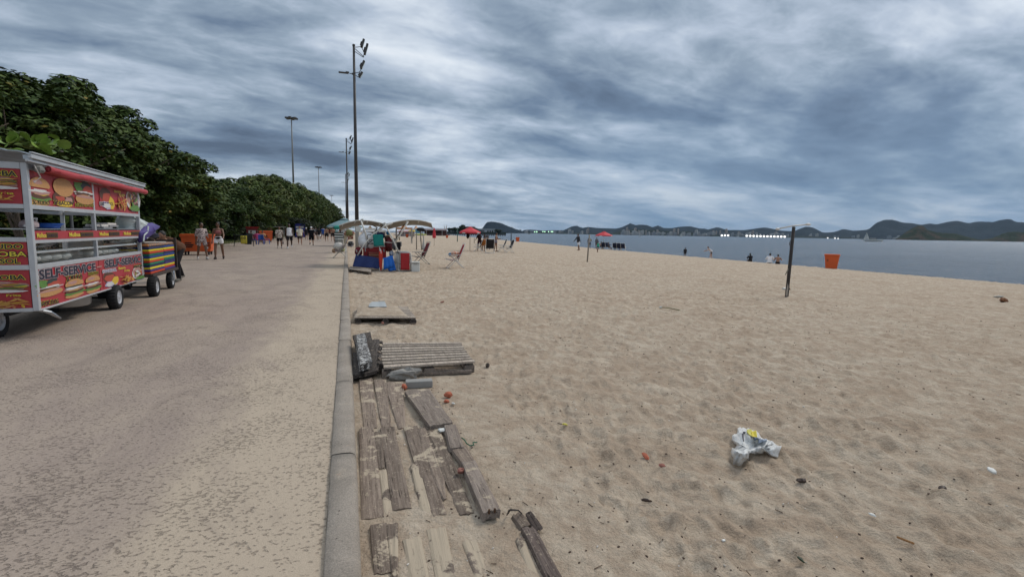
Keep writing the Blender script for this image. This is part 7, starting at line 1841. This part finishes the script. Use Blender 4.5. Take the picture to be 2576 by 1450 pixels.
gazebo(640, 860, 265, 315, 420, 58, 'white and tan market tent seen through the left canopy arch', pm('tent_tan', (.36, .24, .15), rough=.7), WHP)
gazebo(860, 1010, 300, 345, 420, 66, 'pale market tent behind the canopy valley', pm('tent_pale', (.42, .42, .42), rough=.7), WHP)
# low beach bars and boats drawn up under the trees of the far shore
def bar_(cx0, cx1, cyt, cyb, Z, lab, c, c2):
    a = at_depth(*s4(cx0, cyb), Z); b = at_depth(*s4(cx1, cyb), Z); c_ = (a + b) / 2; L__ = (b - a).length; tz_ = at_depth(*s4(cx0, cyt), Z).z
    t = thing('beach_bar', lab, 'beach bar', (c_.x, c_.y, zsand(min(c_.x, 40), c_.y)), math.atan2((b - a).y, (b - a).x)); z0 = zsand(min(c_.x, 40), c_.y); h = tz_ - z0
    MB().prism([(-L__ / 2, -2, h * .72), (-L__ / 2, 2, h * .95), (-L__ / 2, 2.2, h), (-L__ / 2, -2.1, h * .78)], (L__, 0, 0)).build('awning', pm('bar_awning_%d' % cx0, c, rough=.8, var=.3), t)
    MB().box((0, 1.6, h * .4), (L__ * .96, .2, h * .8)).build('back_wall', pm('bar_wall_%d' % cx0, c2, rough=.8, var=.5, scale=2), t); MB().box((0, -.8, .5), (L__ * .8, .5, 1.0)).build('counter', pm('bar_wall_%d' % cx0, c2), t)
    for i in range(7): MB().cyl((-L__ / 2 + L__ * i / 6, -2, 0), (-L__ / 2 + L__ * i / 6, -2, h * .74), .06, n=6).build('post', WHP if i % 2 else KN, t)
bar_(1690, 2100, 320, 425, 230, 'long low beach bar with a dusky awning behind the closed parasol', (.16, .13, .14), (.10, .05, .05))
bar_(1240, 1520, 350, 430, 150, 'pink and white beach bar under the orange tent', (.42, .26, .26), (.45, .40, .40))
bar_(700, 1000, 350, 430, 120, 'pale beach bar seen through the stall poles', (.35, .33, .32), (.30, .28, .28))
for cx, cy, c, lab in ((1290, 425, (.55, .5, .5), 'far white car shaped kiosk bench under the pink bar'), (1640, 425, (.42, .46, .12), 'far row of yellow green kayaks on the sand'), (1990, 425, (.14, .04, .05), 'dark maroon boat hull drawn up on the far sand')):
    g = G(*s4(cx, 445 if cx < 1900 else 448)); Z = depth(g); t = thing('beached_boat', lab.replace('car shaped kiosk bench', 'boat'), 'boat', g, SR)
    MB().ell((0, 0, .35), (2.6, .8, .4), 14, 6).build('hull', pm('hull_%d' % cx, c, var=.2), t, True); MB().box((0, 0, .62), (3.0, .6, .08)).build('deck', WHP, t); MB().box((.4, 0, .85), (.9, .5, .4), taper=.8).build('cabin', KN, t)
# ================================================================ boards, pallets, rubbish in the foreground
def mat_wood(name, c1, c2, sandy=.35, grain=1.0):
    m = Mat(name); v = m.pos((26, 1.6, 26), obj=True); oi = m.n('ShaderNodeObjectInfo')
    mp = m.n('ShaderNodeVectorMath', operation='ADD'); m.l(v, mp.inputs[0])
    cmb = m.n('ShaderNodeCombineXYZ'); m.l(m.math('MULTIPLY', oi.outputs['Random'], 50), cmb.inputs[0]); m.l(m.math('MULTIPLY', oi.outputs['Random'], 31), cmb.inputs[1]); m.l(cmb.outputs[0], mp.inputs[1])
    g = m.noise(mp.outputs[0], 1.6, 6, .7, 1.2)
    c = m.mix(m.ramp(g, ((.34, 0), (.66, 1))), c1, c2)
    crack = m.ramp(m.noise(mp.outputs[0], 3.2, 3, .6, .5), ((.30, 1), (.37, 0)))
    c = m.mix(m.math('MULTIPLY', crack, .75), c, tuple(x * .22 for x in c1))
    hs = m.n('ShaderNodeHueSaturation'); m.val(hs.inputs['Color'], c); m.l(m.math('MULTIPLY_ADD', oi.outputs['Random'], .5, .75), hs.inputs['Value'])
    w_ = m.pos()
    s_ = m.ramp(m.noise(w_, 4.5, 8, .68, .2), ((.66 - sandy * .26, 0), (.70 - sandy * .26, .92)))
    s2 = m.ramp(m.noise(w_, 55, 3, .7), ((.58, 0), (.66, .6)))
    c = m.mix(m.math('MAXIMUM', s_, s2), hs.outputs[0], (.43, .36, .27))
    m.val(m.b.inputs['Base Color'], c); m.b.inputs['Roughness'].default_value = .9; m.b.inputs['Specular IOR Level'].default_value = .15
    m.bump(m.math('SUBTRACT', g, m.math('MULTIPLY', crack, .6)), .006, .9)
    return m.m
WBR = mat_wood('weathered_brown_board', (.125, .095, .076), (.255, .205, .165), .42)
WGR = mat_wood('weathered_grey_board', (.135, .108, .090), (.275, .230, .195), .30)
WSA = mat_wood('sand_covered_board', (.11, .085, .070), (.21, .17, .14), 1.0)
WDK = mat_wood('dark_wet_board', (.035, .030, .028), (.095, .082, .075), .10)
WDB = mat_wood('dark_brown_board', (.07, .052, .045), (.15, .12, .105), .30)
WPL = mat_wood('bleached_pallet_slat', (.215, .178, .145), (.43, .37, .31), .22)
def b1(cx, cy, z=-.08): return G((1250 + cx / 2.636) / 1.5528, (1000 + cy / 2.636) / 1.5528, z)
def b2(cx, cy, z=-.08): return G((1250 + cx / 1.808) / 1.5528, (1450 + cy / 1.808) / 1.5528, z)
def board(quad, mat, root=None, th=.022, z=-.084, name='plank', f=b2, ends=.010, tilt=0.0, label=None, cat=None, grp=None, tip=False):
    """weathered board from its four corners TL TR BR BL; its length runs TL->BL, ragged ends, worn edges"""
    TL, TR, BR, BL = [f(x, y, z) for x, y in quad]; sd = int(sum(q[0] + q[1] for q in quad)); rn = random.Random(sd)
    c0, c1 = (TL + TR) / 2, (BL + BR) / 2; w0, w1 = (TR - TL).length * 1.10, (BR - BL).length * 1.10; L = (c1 - c0).length; ang = math.atan2((c1 - c0).y, (c1 - c0).x) - PI / 2
    n = max(6, int(L / .05)); K = 6; rows = []
    for i in range(n + 1):
        s_ = i / n; w_ = w0 + (w1 - w0) * s_; y = L * s_; row = []
        if tip and s_ > .8: w_ *= max(.22, 1 - (s_ - .8) / .2 * .8)
        e = 1 - (.25 if i in (0, n) else 0)
        for j in range(K + 1):
            u = j / K - .5
            yy = y + ((rn.uniform(-ends, ends)) if i in (0, n) else 0)
            xx = u * w_ + mnoise.noise(Vector((sd, y * 7, u * 3))) * .0025
            zz = mnoise.noise(Vector((sd * .7, y * 3, u * 2))) * .006 + mnoise.noise(Vector((sd * .3, y * 4, u * 30))) * .002 - (.004 if j in (0, K) else 0) - (1 - e) * .01
            row.append((xx, yy, zz + tilt * (s_ - .5)))
        rows.append(row)
    top = MB().sheet(rows, th)
    if root is None:
        o = top.build(name, mat, None); tag(o, label, cat, grp); o.location = c0; o.rotation_euler = (0, 0, ang)
    else:
        o = top.build(name, mat, root); o.location = c0 - Vector(root.location); o.rotation_euler = (0, 0, ang)
    # nails
    return o
def deck(lab, boards, grp='half buried boardwalk sections beside the kerb'):
    c_ = b2(*boards[0][0][0]); t = thing('boardwalk_section', lab, 'boardwalk', c_, 0, grp)
    for q in boards: board(q[0], q[1], t, tilt=-.014, z=q[2] if len(q) > 2 else -.084, tip=(len(q) > 3))
    return t
deck('farthest boardwalk section of three narrow brown boards beside the kerb', [(((290, 35), (355, 45), (400, 390), (315, 390)), WBR), (((388, 55), (462, 60), (500, 385), (440, 385)), WBR), (((485, 62), (562, 85), (604, 385), (555, 388)), WBR)])
deck('middle boardwalk section of long brown boards, the longest half buried row', [
    (((282, 395), (372, 395), (432, 985), (312, 1045)), WBR), (((380, 430), (432, 425), (460, 665), (415, 680)), WBR, -.086), (((432, 390), (520, 392), (640, 945), (520, 950)), WBR, -.084),
    (((597, 385), (682, 388), (800, 735), (705, 735)), WBR), (((735, 730), (790, 740), (888, 1010), (800, 985)), WBR, -.090), (((690, 400), (745, 400), (918, 900), (850, 880)), WBR, -.083, 1), (((740, 370), (820, 380), (1085, 990), (985, 985)), WBR, -.084),
    (((418, 700), (466, 690), (520, 985), (450, 995)), WSA, -.092), (((640, 655), (700, 650), (790, 985), (720, 990)), WSA, -.092), (((1030, 760), (1075, 755), (1150, 960), (1100, 965)), WSA, -.092)])
deck('nearest boardwalk section almost covered by sand at the picture bottom', [(((360, 1075), (465, 1075), (510, 1400), (390, 1410)), WBR, -.084), (((475, 1075), (548, 1075), (550, 1450), (512, 1450)), WBR, -.083), (((590, 1180), (705, 1175), (770, 1470), (650, 1470)), WSA, -.094), (((760, 1110), (880, 1105), (960, 1470), (830, 1470)), WSA, -.095), (((1010, 1200), (1100, 1195), (1210, 1470), (1110, 1470)), WSA, -.096), (((1385, 1180), (1440, 1170), (1560, 1450), (1490, 1460)), WSA, -.096)])
board(((607, 125), (765, 122), (935, 365), (780, 365)), WGR, th=.035, z=-.045, label='wide grey board lying across the sand right of the narrow boards', cat='board', name='board')
board(((883, 368), (955, 370), (1012, 525), (925, 530)), WGR, th=.03, z=-.050, label='short grey board with nail holes, upper end of the right row', cat='board', name='board')
board(((928, 530), (1025, 515), (1090, 632), (1005, 628)), WBR, th=.025, z=-.062, label='broken short brown board between two grey boards of the right row', cat='board', name='board')
board(((1005, 622), (1092, 628), (1268, 965), (1160, 990)), WGR, th=.045, z=-.040, label='long thick grey board at the right edge with two nails at its end', cat='board', name='board')
board(((1360, 1000), (1428, 995), (1500, 1080), (1428, 1092)), WBR, th=.02, z=-.088, label='short grey splintered board near the bent wire', cat='board', name='board')
board(((1432, 1100), (1505, 1085), (1722, 1470), (1620, 1470)), WDB, th=.025, z=-.078, label='dark charred looking board running out of the bottom of the picture', cat='board', name='board')
board(((1476, 990), (1494, 984), (1572, 1092), (1545, 1108)), WDB, th=.02, z=-.074, label='short dark splintered stump of wood beside the wire', cat='board', name='board')
# nails
nl = thing('nail', 'two rusty nail heads at the end of the long thick grey board', 'nail', b2(1200, 965, -.038), 0)
for cx, cy in ((1195, 975), (1235, 968), (1015, 470), (917, 378)):
    p = b2(cx, cy, -.036) - Vector(nl.location)
    if cx > 1100: MB().cyl(p - Vector((0, 0, .02)), p + Vector((0, 0, .004)), .006, n=8).build('nail_head', pm('rust', (.08, .04, .02)), nl)
# bent wire, green cord
t = thing('bent_wire', 'bent rusty wire loop sticking up by the short grey board', 'wire', b2(1370, 990), 0); o_ = Vector(t.location)
MB().tube([b2(1320, 1010, -.09) - o_, b2(1335, 975, -.03) - o_, b2(1400, 975, -.01) - o_, b2(1425, 1000, -.09) - o_], .004, 5).build('strand', pm('dark_rust', (.05, .04, .035)), t, True); MB().tube([b2(1330, 1000, -.09) - o_, b2(1345, 970, -.045) - o_, b2(1380, 972, -.03) - o_], .003, 5).build('strand', pm('dark_rust', (.05, .04, .035)), t, True)
t = thing('green_cord', 'thin green cord curling over the sand by the grey boards', 'cord', b2(1040, 480), 0); o_ = Vector(t.location)
MB().tube([b2(1000, 465, -.07) - o_, b2(1020, 480, -.06) - o_, b2(1035, 505, -.075) - o_, b2(1060, 520, -.07) - o_, b2(1085, 515, -.08) - o_], .0045, 5).build('strand', pm('green_cord', (.01, .10, .05)), t, True); MB().tube([b2(1085, 515, -.08) - o_, b2(1080, 497, -.078) - o_, b2(1110, 497, -.085) - o_], .004, 5).build('loose_end', pm('green_cord', (.01, .1, .05)), t, True)

# ---- pallets
def pallet(lab, TL, TR, BR, BL, z, n, mat, f, gap=.35, th=.020, blocks=True, legh=.10, sandcover=False):
    tl, tr, br, bl = [f(x, y, z) for x, y in (TL, TR, BR, BL)]
    t = thing('pallet', lab, 'pallet', bl, 0, 'wooden pallets on the sand'); o_ = Vector(t.location)
    D_ = ((tl - bl).length + (tr - br).length) / 2
    for i in range(n):
        a, b = i / n, (i + 1 - gap) / n
        p = [bl.lerp(tl, a), br.lerp(tr, a), br.lerp(tr, b), bl.lerp(tl, b)]; rn = random.Random(i * 7 + int(z * 900))
        sh = rn.uniform(-.012, .012); ex = (p[1] - p[0]).normalized(); rows = []
        for (qa, qb) in ((p[0], p[1]), (p[3], p[2])):
            rows.append([qa.lerp(qb, k_ / 10) + ex * (sh if k_ in (0, 10) else 0) + Vector((0, 0, rn.uniform(-.0015, .0015))) - o_ for k_ in range(11)])
        MB().sheet(rows, th).build('slat', mat, t)
    # stringers and blocks
    for k_ in (0.05, .5, .95):
        a, b = bl.lerp(br, k_), tl.lerp(tr, k_); d = (b - a)
        ang = math.atan2(d.y, d.x)
        MB().box(((a + b) / 2 - o_) + Vector((0, 0, -th - .013)), (d.length * .99, .075, .022), rot=(0, 0, ang)).build('stringer', WDK, t)
        if blocks:
            for s_ in (.05, .5, .95):
                p = a.lerp(b, s_) - o_; MB().box(p + Vector((0, 0, -th - .026 - legh / 2)), (.10, .11, legh), rot=(0, 0, ang)).build('block', WGR if not sandcover else WDK, t, bevel=.003)
            MB().box(((a + b) / 2 - o_) + Vector((0, 0, -th - .03 - legh)), (d.length, .09, .016), rot=(0, 0, ang)).build('bottom_board', WBR, t)
    return t, (tl, tr, br, bl)
pallet('bleached slatted wooden pallet lying on the sand beside the dark timber', (640, 878), (1440, 873), (1585, 1078), (645, 1140), .025, 9, WPL, b1, .34, legh=.075)
MB_ = thing('plank', 'grey plank half under the front edge of the bleached pallet', 'plank', b1(700, 1190), 0); o_ = Vector(MB_.location)
pq = [b1(690, 1160, -.06) - o_, b1(1560, 1150, -.06) - o_, b1(1560, 1175, -.06) - o_, b1(760, 1205, -.06) - o_]
MB().prism(pq, (0, 0, -.03)).build('board', WGR, MB_); MB().prism([b1(690, 1165, -.03) - o_, b1(760, 1165, -.03) - o_, b1(758, 1200, -.03) - o_, b1(690, 1195, -.03) - o_], (0, 0, -.05)).build('end_block', WDK, MB_)
t2, (tl, tr, br, bl) = pallet('sand covered wooden pallet farther up by the kerb', (395, 505), (895, 515), (992, 628), (357, 625), -.005, 9, WPL, b1, .16, legh=.05, sandcover=True)
# sand lying on it
rows = []
for j in range(10):
    row = []
    for i in range(16):
        u, v = i / 15, .06 + .96 * j / 9; p = bl.lerp(br, u * .86 + .02).lerp(tl.lerp(tr, u * .80 + .0), v); e = min(1, min(u, 1 - u) * 7, min(v - .06, 1.02 - v) * 9 + .15)
        row.append((p.x, p.y, -.004 + .020 * max(e, 0) ** .6 * (1 + .5 * mnoise.noise(p * 4)) * (1 if u < .98 else 0)))
    rows.append(row)
o = MB().sheet(rows).build('sand_drift', M_SAND, None, True); tag(o, kind='stuff')
t = thing('cardboard_sheet', 'pale blue grey flat sheet lying on the sand covered pallet', 'sheet', b1(590, 490, .02), 0); o_ = Vector(t.location)
MB().sheet([[b1(x, y, .022 + .006 * math.sin(x * .05)) - o_ for x in np.linspace(a, b, 8)] for (a, b, y) in ((540, 665, 468), (520, 675, 480), (505, 680, 497), (500, 688, 520))], .006).build('sheet_face', pm('pale_blue_board', (.34, .37, .38), rough=.8, var=.15), t); MB().tube([b1(600, 455, .02) - o_, b1(668, 462, .03) - o_], .006, 5).build('torn_edge', WHP, t)
# far low pallet at the stall
def S0(cx, cy, z=-.05): return G(*s4(cx, cy), z)
pallet('small dark pallet sunk in the sand in front of the blue tarpaulin', (400, 985), (770, 1040), (765, 1085), (378, 1035), .00, 4, WPL, S0, .12, legh=.05)

# ---- dark timber and rubber mat heap beside the kerb
def slabq(name, label, quad, z0, z1, th, mat, cat='board', f=b1):
    TL, TR, BR, BL = quad; ps = [f(*TL, z1), f(*TR, z1), f(*BR, z0), f(*BL, z0)]
    t = thing(name, label, cat, ps[3], 0); o_ = Vector(t.location); rows = []
    for j in range(9):
        s_ = j / 8; a = ps[0].lerp(ps[3], s_); b = ps[1].lerp(ps[2], s_)
        rows.append([a.lerp(b, i / 6) - o_ + Vector((mnoise.noise(Vector((s_ * 9, i, z1 * 50))) * .006, 0, mnoise.noise(Vector((s_ * 4, i * .7, z1 * 30))) * .010)) for i in range(7)])
    MB().sheet(rows, th).build('slab', mat, t); return t
slabq('rubber_mat', 'lower black worn board of the heap lying against the kerb', ((338, 1020), (460, 1020), (480, 1235), (335, 1262)), -.06, -.05, .04, WDK)
slabq('dark_board', 'dark board sloping under the mottled beam near the kerb', ((335, 838), (520, 800), (598, 1200), (462, 1240)), -.045, .03, .035, WDK)
slabq('dark_board', 'dark grey board at the right of the heap, next to the pallet', ((535, 880), (612, 872), (600, 1215), (548, 1120)), -.05, .0, .03, WDK)
MT = Mat('mottled_paint'); vv = MT.pos((1, 1, 1)); cc = MT.mix(MT.ramp(MT.noise(MT.pos((1, 1.6, 1)), 26, 6, .75, .8), ((.50, 0), (.58, 1))), (.045, .04, .038), (.55, .55, .53)); MT.val(MT.b.inputs['Base Color'], cc); MT.b.inputs['Roughness'].default_value = .8; MT.bump(MT.noise(vv, 40, 4, .7), .008)
slabq('mottled_beam', 'beam with flaking white and black paint on top of the dark heap', ((365, 868), (450, 848), (525, 1150), (402, 1185)), .02, .075, .075, MT.m, 'beam')
MB_ = thing('broken_wood', 'splintered wood stack between the dark heap and the pallet', 'wood', b1(620, 1000, -.08), 0); o_ = Vector(MB_.location)
for i in range(7):
    y = 905 + i * 36; p = b1(622 + (i % 2) * 6, y, -.02) - o_; MB().box(p, (.05, .11, .07), rot=(.1 * (i % 3), .1, .3 * (i % 2))).build('splinter', WBR if i % 2 else WDK, MB_)

# ---- stones, bricks
def rock(name, label, f, cx, cy, sz, mat, seed, cat='stone', rot=(0, 0, 0), flat=.5, box=False, z=-.09):
    p = f(cx, cy, z); me = MB(); p.z = max(p.z, sand_at(p.x, p.y) if p.x > 1.3 else p.z)
    if box: me.box((0, 0, 0), sz, rot=rot)
    else: me.ell((0, 0, 0), (sz[0] / 2, sz[1] / 2, sz[2] / 2), 7 if sz[0] < .2 else 16, 4 if sz[0] < .2 else 9, jit=.42, seed=seed, rot=(rot[0] + .3, rot[1] + .2, rot[2] + seed))
    o = me.build(name, mat, None, False, bevel=.006 if box else 0); o.location = p + Vector((0, 0, sz[2] * .28)); tag(o, label, cat); return o
GC = paint('rough_concrete', (.30, .285, .26), rough=.95, var=.3, scale=30, bump=.012, obj=True); BRK = pm('broken_brick', (.42, .125, .07), rough=.95, var=.25, scale=25, bump=.006)
rock('concrete_lump', 'rough pale concrete lump below the bleached pallet', b1, 865, 1252, (.34, .18, .13), GC, 3, rot=(0, 0, -.2))
rock('concrete_block', 'smooth grey half round concrete kerb piece behind the wide board', b1, 1020, 1325, (.26, .10, .07), pm('smooth_concrete', (.27, .265, .25), rough=.9, var=.15), 4, rot=(0, 0, -.1), box=True)
rock('brick_piece', 'orange brick fragment at the corner of the wide grey board', b2, 595, 116, (.075, .05, .05), BRK, 5); rock('brick_piece', 'rounded orange brick fragment alone on the sand right of the wide board', b2, 905, 172, (.08, .06, .055), BRK, 6); rock('brick_piece', 'flat orange brick fragment beside the white shard', b2, 893, 212, (.075, .04, .03), BRK, 7)
rock('white_shard', 'white plastic shard beside the orange brick fragment', b2, 942, 228, (.065, .03, .02), WHP, 8, 'shard'); rock('brick_piece', 'crushed reddish brick between two boards of the middle section', b2, 995, 710, (.055, .055, .04), pm('dull_brick', (.30, .13, .10), rough=.95, var=.25), 9, z=-.07)
rock('white_tile', 'small square white tile lying between the boards', b2, 865, 415, (.06, .055, .016), WHP, 10, 'tile', box=True, z=-.075, rot=(0, .05, .15))
def b8(cx, cy, z=-.14): return G(*( (2200 + cx / 1.2589) / 1.5528, (1100 + cy / 1.2589) / 1.5528))
rock('brick_chip', 'small flat orange chip on the open sand, left of two', b8, 403, 857, (.09, .035, .02), BRK, 11, 'chip'); rock('brick_chip', 'small reddish chip on the open sand, right of two', b8, 487, 907, (.05, .035, .025), pm('dull_brick', (.30, .13, .10)), 12, 'chip')
rock('coconut_husk', 'brown husk lump on the far right sand', b8, 2165, 98, (.34, .18, .14), pm('husk', (.22, .09, .035), var=.3), 13, 'husk'); rock('white_litter', 'white litter beside the brown husk on the far right sand', b8, 2140, 74, (.28, .12, .05), WHP, 14, 'litter')
rock('dark_husk', 'dark curled husk on the sand below the plastic bag', b8, 1172, 985, (.06, .04, .03), pm('dark_husk', (.045, .028, .02)), 15, 'husk'); rock('dark_husk', 'dark brown clump on the sand near the right edge', b8, 1862, 1040, (.065, .045, .03), pm('dark_husk', (.045, .028, .02)), 16, 'husk')
rock('shell', 'pale shell fragment on the sand right of the plastic bag', b8, 2108, 930, (.075, .04, .02), WHP, 17, 'shell'); rock('shell', 'white shell fragment in the lower right sand', b8, 1520, 1145, (.04, .02, .012), WHP, 18, 'shell'); rock('shell', 'white shell piece near the lower middle of the sand', b8, 788, 1280, (.03, .016, .012), WHP, 19, 'shell')
rock('dark_leaf', 'dark green leaf on the sand at the bottom', b8, 1168, 1365, (.06, .025, .012), pm('dark_green_leaf', (.02, .035, .015)), 20, 'leaf')
rock('dark_leaf', 'dark curled leaf near the lower left of the open sand', b8, 405, 1075, (.06, .03, .02), pm('dark_husk', (.045, .028, .02)), 21, 'leaf'); rock('red_fragment', 'red plastic fragment on the sand beyond the sand covered pallet', b1, 1258, 475, (.09, .05, .03), pm('dull_brick', (.3, .13, .1)), 22, 'fragment'); rock('dark_stone', 'small dark stones right of the bleached pallet', b1, 1725, 1130, (.08, .05, .05), WDK, 23, z=-.1)
rock('brick_piece', 'small reddish brick piece in front of the sand covered pallet', b1, 645, 690, (.06, .045, .035), pm('dull_brick', (.3, .13, .1)), 24); rock('yellow_peel', 'tiny yellow peel on the sand', b8, 8, 700, (.05, .02, .012), pm('yellow_peel', (.5, .45, .05)), 25, 'peel')
t = thing('stick', 'thin dry reed lying on the sand in the middle distance', 'stick', b8(480, 128), 0); MB().tube([(0, 0, .02), b8(520, 134) - Vector(t.location) + Vector((0, 0, .03)), b8(572, 143) - Vector(t.location) + Vector((0, 0, .02))], .012, 5).build('stem', pm('dry_reed', (.24, .22, .12)), t); MB().ell((0, 0, .02), (.05, .03, .02), 6, 4).build('tip', WHP, t)
t = thing('stick', 'thin orange brown twig in the lower right sand', 'stick', b8(1640, 1260), 0); MB().tube([(0, 0, .01), b8(1725, 1295) - Vector(t.location) + Vector((0, 0, .012))], .006, 5).build('stem', pm('orange_twig', (.30, .15, .05)), t)

# ---- the torn plastic bag
def bg(cx, cy, h=0):
    g = G((2700 + cx / 4.142) / 1.5528, (1550 + cy / 4.142) / 1.5528); return Vector((g.x, g.y, sand_at(g.x, g.y)))
gc = bg(1000, 800, 0); t = thing('plastic_bag', 'crumpled translucent white plastic bag with a yellow and navy print on the sand', 'plastic bag', gc, 0)
mb_ = Mat('thin_plastic'); mb_.b.inputs['Base Color'].default_value = (.80, .81, .79, 1); mb_.b.inputs['Roughness'].default_value = .28
mb_.l(mb_.ramp(mb_.noise(mb_.pos(), 11, 4, .6, 1), ((.40, .78), (.6, .97))), mb_.b.inputs['Alpha'])
mb_.bump(mb_.noise(mb_.pos(), 16, 5, .65, 2.0), .02, .8)
outline0 = [(750, 470), (860, 455), (960, 480), (1060, 540), (1100, 580), (1220, 620), (1330, 690), (1420, 760), (1475, 775), (1440, 850), (1400, 895), (1200, 880), (1050, 875), (920, 915), (925, 980), (880, 1015), (800, 1035), (690, 990), (650, 880), (700, 740), (730, 690), (655, 610), (680, 550), (740, 560)]
outline = []
for i, (x, y) in enumerate(outline0):
    x2, y2 = outline0[(i + 1) % len(outline0)]
    for k_ in range(3): outline.append((x + (x2 - x) * k_ / 3 + 9 * math.sin(i * 5.1 + k_ * 2.3), y + (y2 - y) * k_ / 3 + 9 * math.cos(i * 3.7 + k_ * 2.9)))
cx0, cy0 = 940, 760
def bagh(x, y, s_):
    q = Vector((x * .0085, y * .0085, 1.7)); r_ = 1 - abs(mnoise.noise(q)) * 1.6; r2 = 1 - abs(mnoise.noise(q * 2.3)) * 2
    h = (.012 + .038 * (1 - s_ ** 3)) * (.55 + .75 * max(r_, 0)) + .009 * r2 * (1 - s_ ** 6)
    if x < 930 and y > 760: h += .032 * (1 - s_ ** 4)
    return max(h, .004) + .016 * min(1, (1 - s_) * 8)
def lifted(x, y, h):
    g = bg(x, y); d = g - Vector((0, 0, HCAM)); return Vector((0, 0, HCAM)) + d * (1 - h / (HCAM - g.z))
rows = []
for s_ in (1.0, .97, .92, .85, .77, .68, .59, .50, .41, .32, .23, .14, .06, .005):
    row = []
    for (x, y) in outline:
        px_i, py_i = cx0 + (x - cx0) * s_, cy0 + (y - cy0) * s_
        row.append(lifted(px_i, py_i, bagh(px_i, py_i, s_)) - Vector(t.location))
    row.append(row[0]); rows.append(row)
MB().sheet(rows, .0).build('film', mb_.m, t, True)
def patch(q, mat, nm, lift=.012):
    n = 6; rw = []
    for j in range(n):
        row = []
        for i in range(n):
            a = Vector(q[0]).lerp(Vector(q[1]), i / (n - 1)); b = Vector(q[3]).lerp(Vector(q[2]), i / (n - 1)); p = a.lerp(b, j / (n - 1)); x, y = p.x, p.y
            s_ = min(1, math.hypot((x - cx0) / 440, (y - cy0) / 300)); pt = lifted(x, y, bagh(x, y, s_) + .012 + lift)
            row.append(pt - Vector(t.location))
        rw.append(row)
    MB().sheet(rw, .0015).build(nm, mat, t, True)
patch(((905, 480), (985, 500), (1000, 640), (900, 560)), pm('print_yellow_pale', (.50, .46, .08), var=.3, scale=40), 'yellow_print'); patch(((955, 510), (1055, 545), (1080, 625), (1000, 640)), pm('print_yellow', (.62, .52, .05)), 'yellow_print', .016); patch(((1005, 638), (1085, 622), (1095, 660), (1030, 672)), pm('print_navy', (.02, .055, .10)), 'navy_print', .017)
patch(((1085, 640), (1230, 650), (1220, 720), (1090, 700)), pm('print_grey_blue', (.28, .33, .40), var=.2), 'grey_print', .008)
for q in (((835, 560), (880, 565), (885, 580), (835, 585)), ((820, 590), (840, 580), (862, 640), (845, 640)), ((835, 520), (880, 520), (875, 545), (840, 545))): patch(q, BK, 'lettering', .018)

# ---- scattered grit: shells, twigs, leaf crumbs as real little pieces
rs = np.random.RandomState(17); gm = MB(); 
cols_ = 0
for i in range(2000):
    r_ = 1.6 + 13 * rs.rand() ** 1.4; a = rs.uniform(.03, 1.25); x, y = r_ * math.sin(a), r_ * math.cos(a)
    if x < .1: continue
    z = sand_at(x, y); s_ = rs.uniform(.003, .009) * (1 + r_ * .05); k_ = rs.choice([0, 1, 2, 2, 2, 2])
    if k_ == 0: gm.ell((x, y, z + s_ * .3), (s_, s_ * .6, s_ * .35), 6, 3, m=0, rot=(rs.rand(), 0, rs.rand() * 6))
    elif k_ == 1: 
        L = s_ * rs.uniform(2.5, 5); an = rs.uniform(0, PI); gm.tube([(x, y, z + .003), (x + math.cos(an) * L, y + math.sin(an) * L, z + .006)], s_ * .25, 3, m=1)
    else: gm.ell((x, y, z + s_ * .2), (s_ * 1.1, s_ * .6, s_ * .45), 5, 3, m=2, rot=(0, 0, rs.rand() * 6))
o = gm.build('shell_grit', [pm('shell_white', (.62, .58, .52), rough=.6), pm('twig_brown', (.10, .065, .04), rough=.9), pm('crumb_dark', (.07, .045, .032), rough=.95)], None); tag(o, kind='stuff')
# ---- the air over the bay: even, pale, closed box
hz = MB().box((0, 0, 0), (1, 1, 1)); 
hm = bpy.data.materials.new('haze'); hm.use_nodes = True; hm.node_tree.nodes.clear()
_o = hm.node_tree.nodes.new('ShaderNodeOutputMaterial'); _v = hm.node_tree.nodes.new('ShaderNodeVolumePrincipled')
_v.inputs['Density'].default_value = 1.8e-5; _v.inputs['Color'].default_value = (.55, .78, 1.0, 1); _v.inputs['Anisotropy'].default_value = 0.2
hm.node_tree.links.new(_v.outputs[0], _o.inputs['Volume'])
ho = hz.build('haze', hm); ho.scale = (26400, 14900, 520); ho.location = (1000, 6700, 520 / 2 - 8.0); tag(ho, kind='stuff')
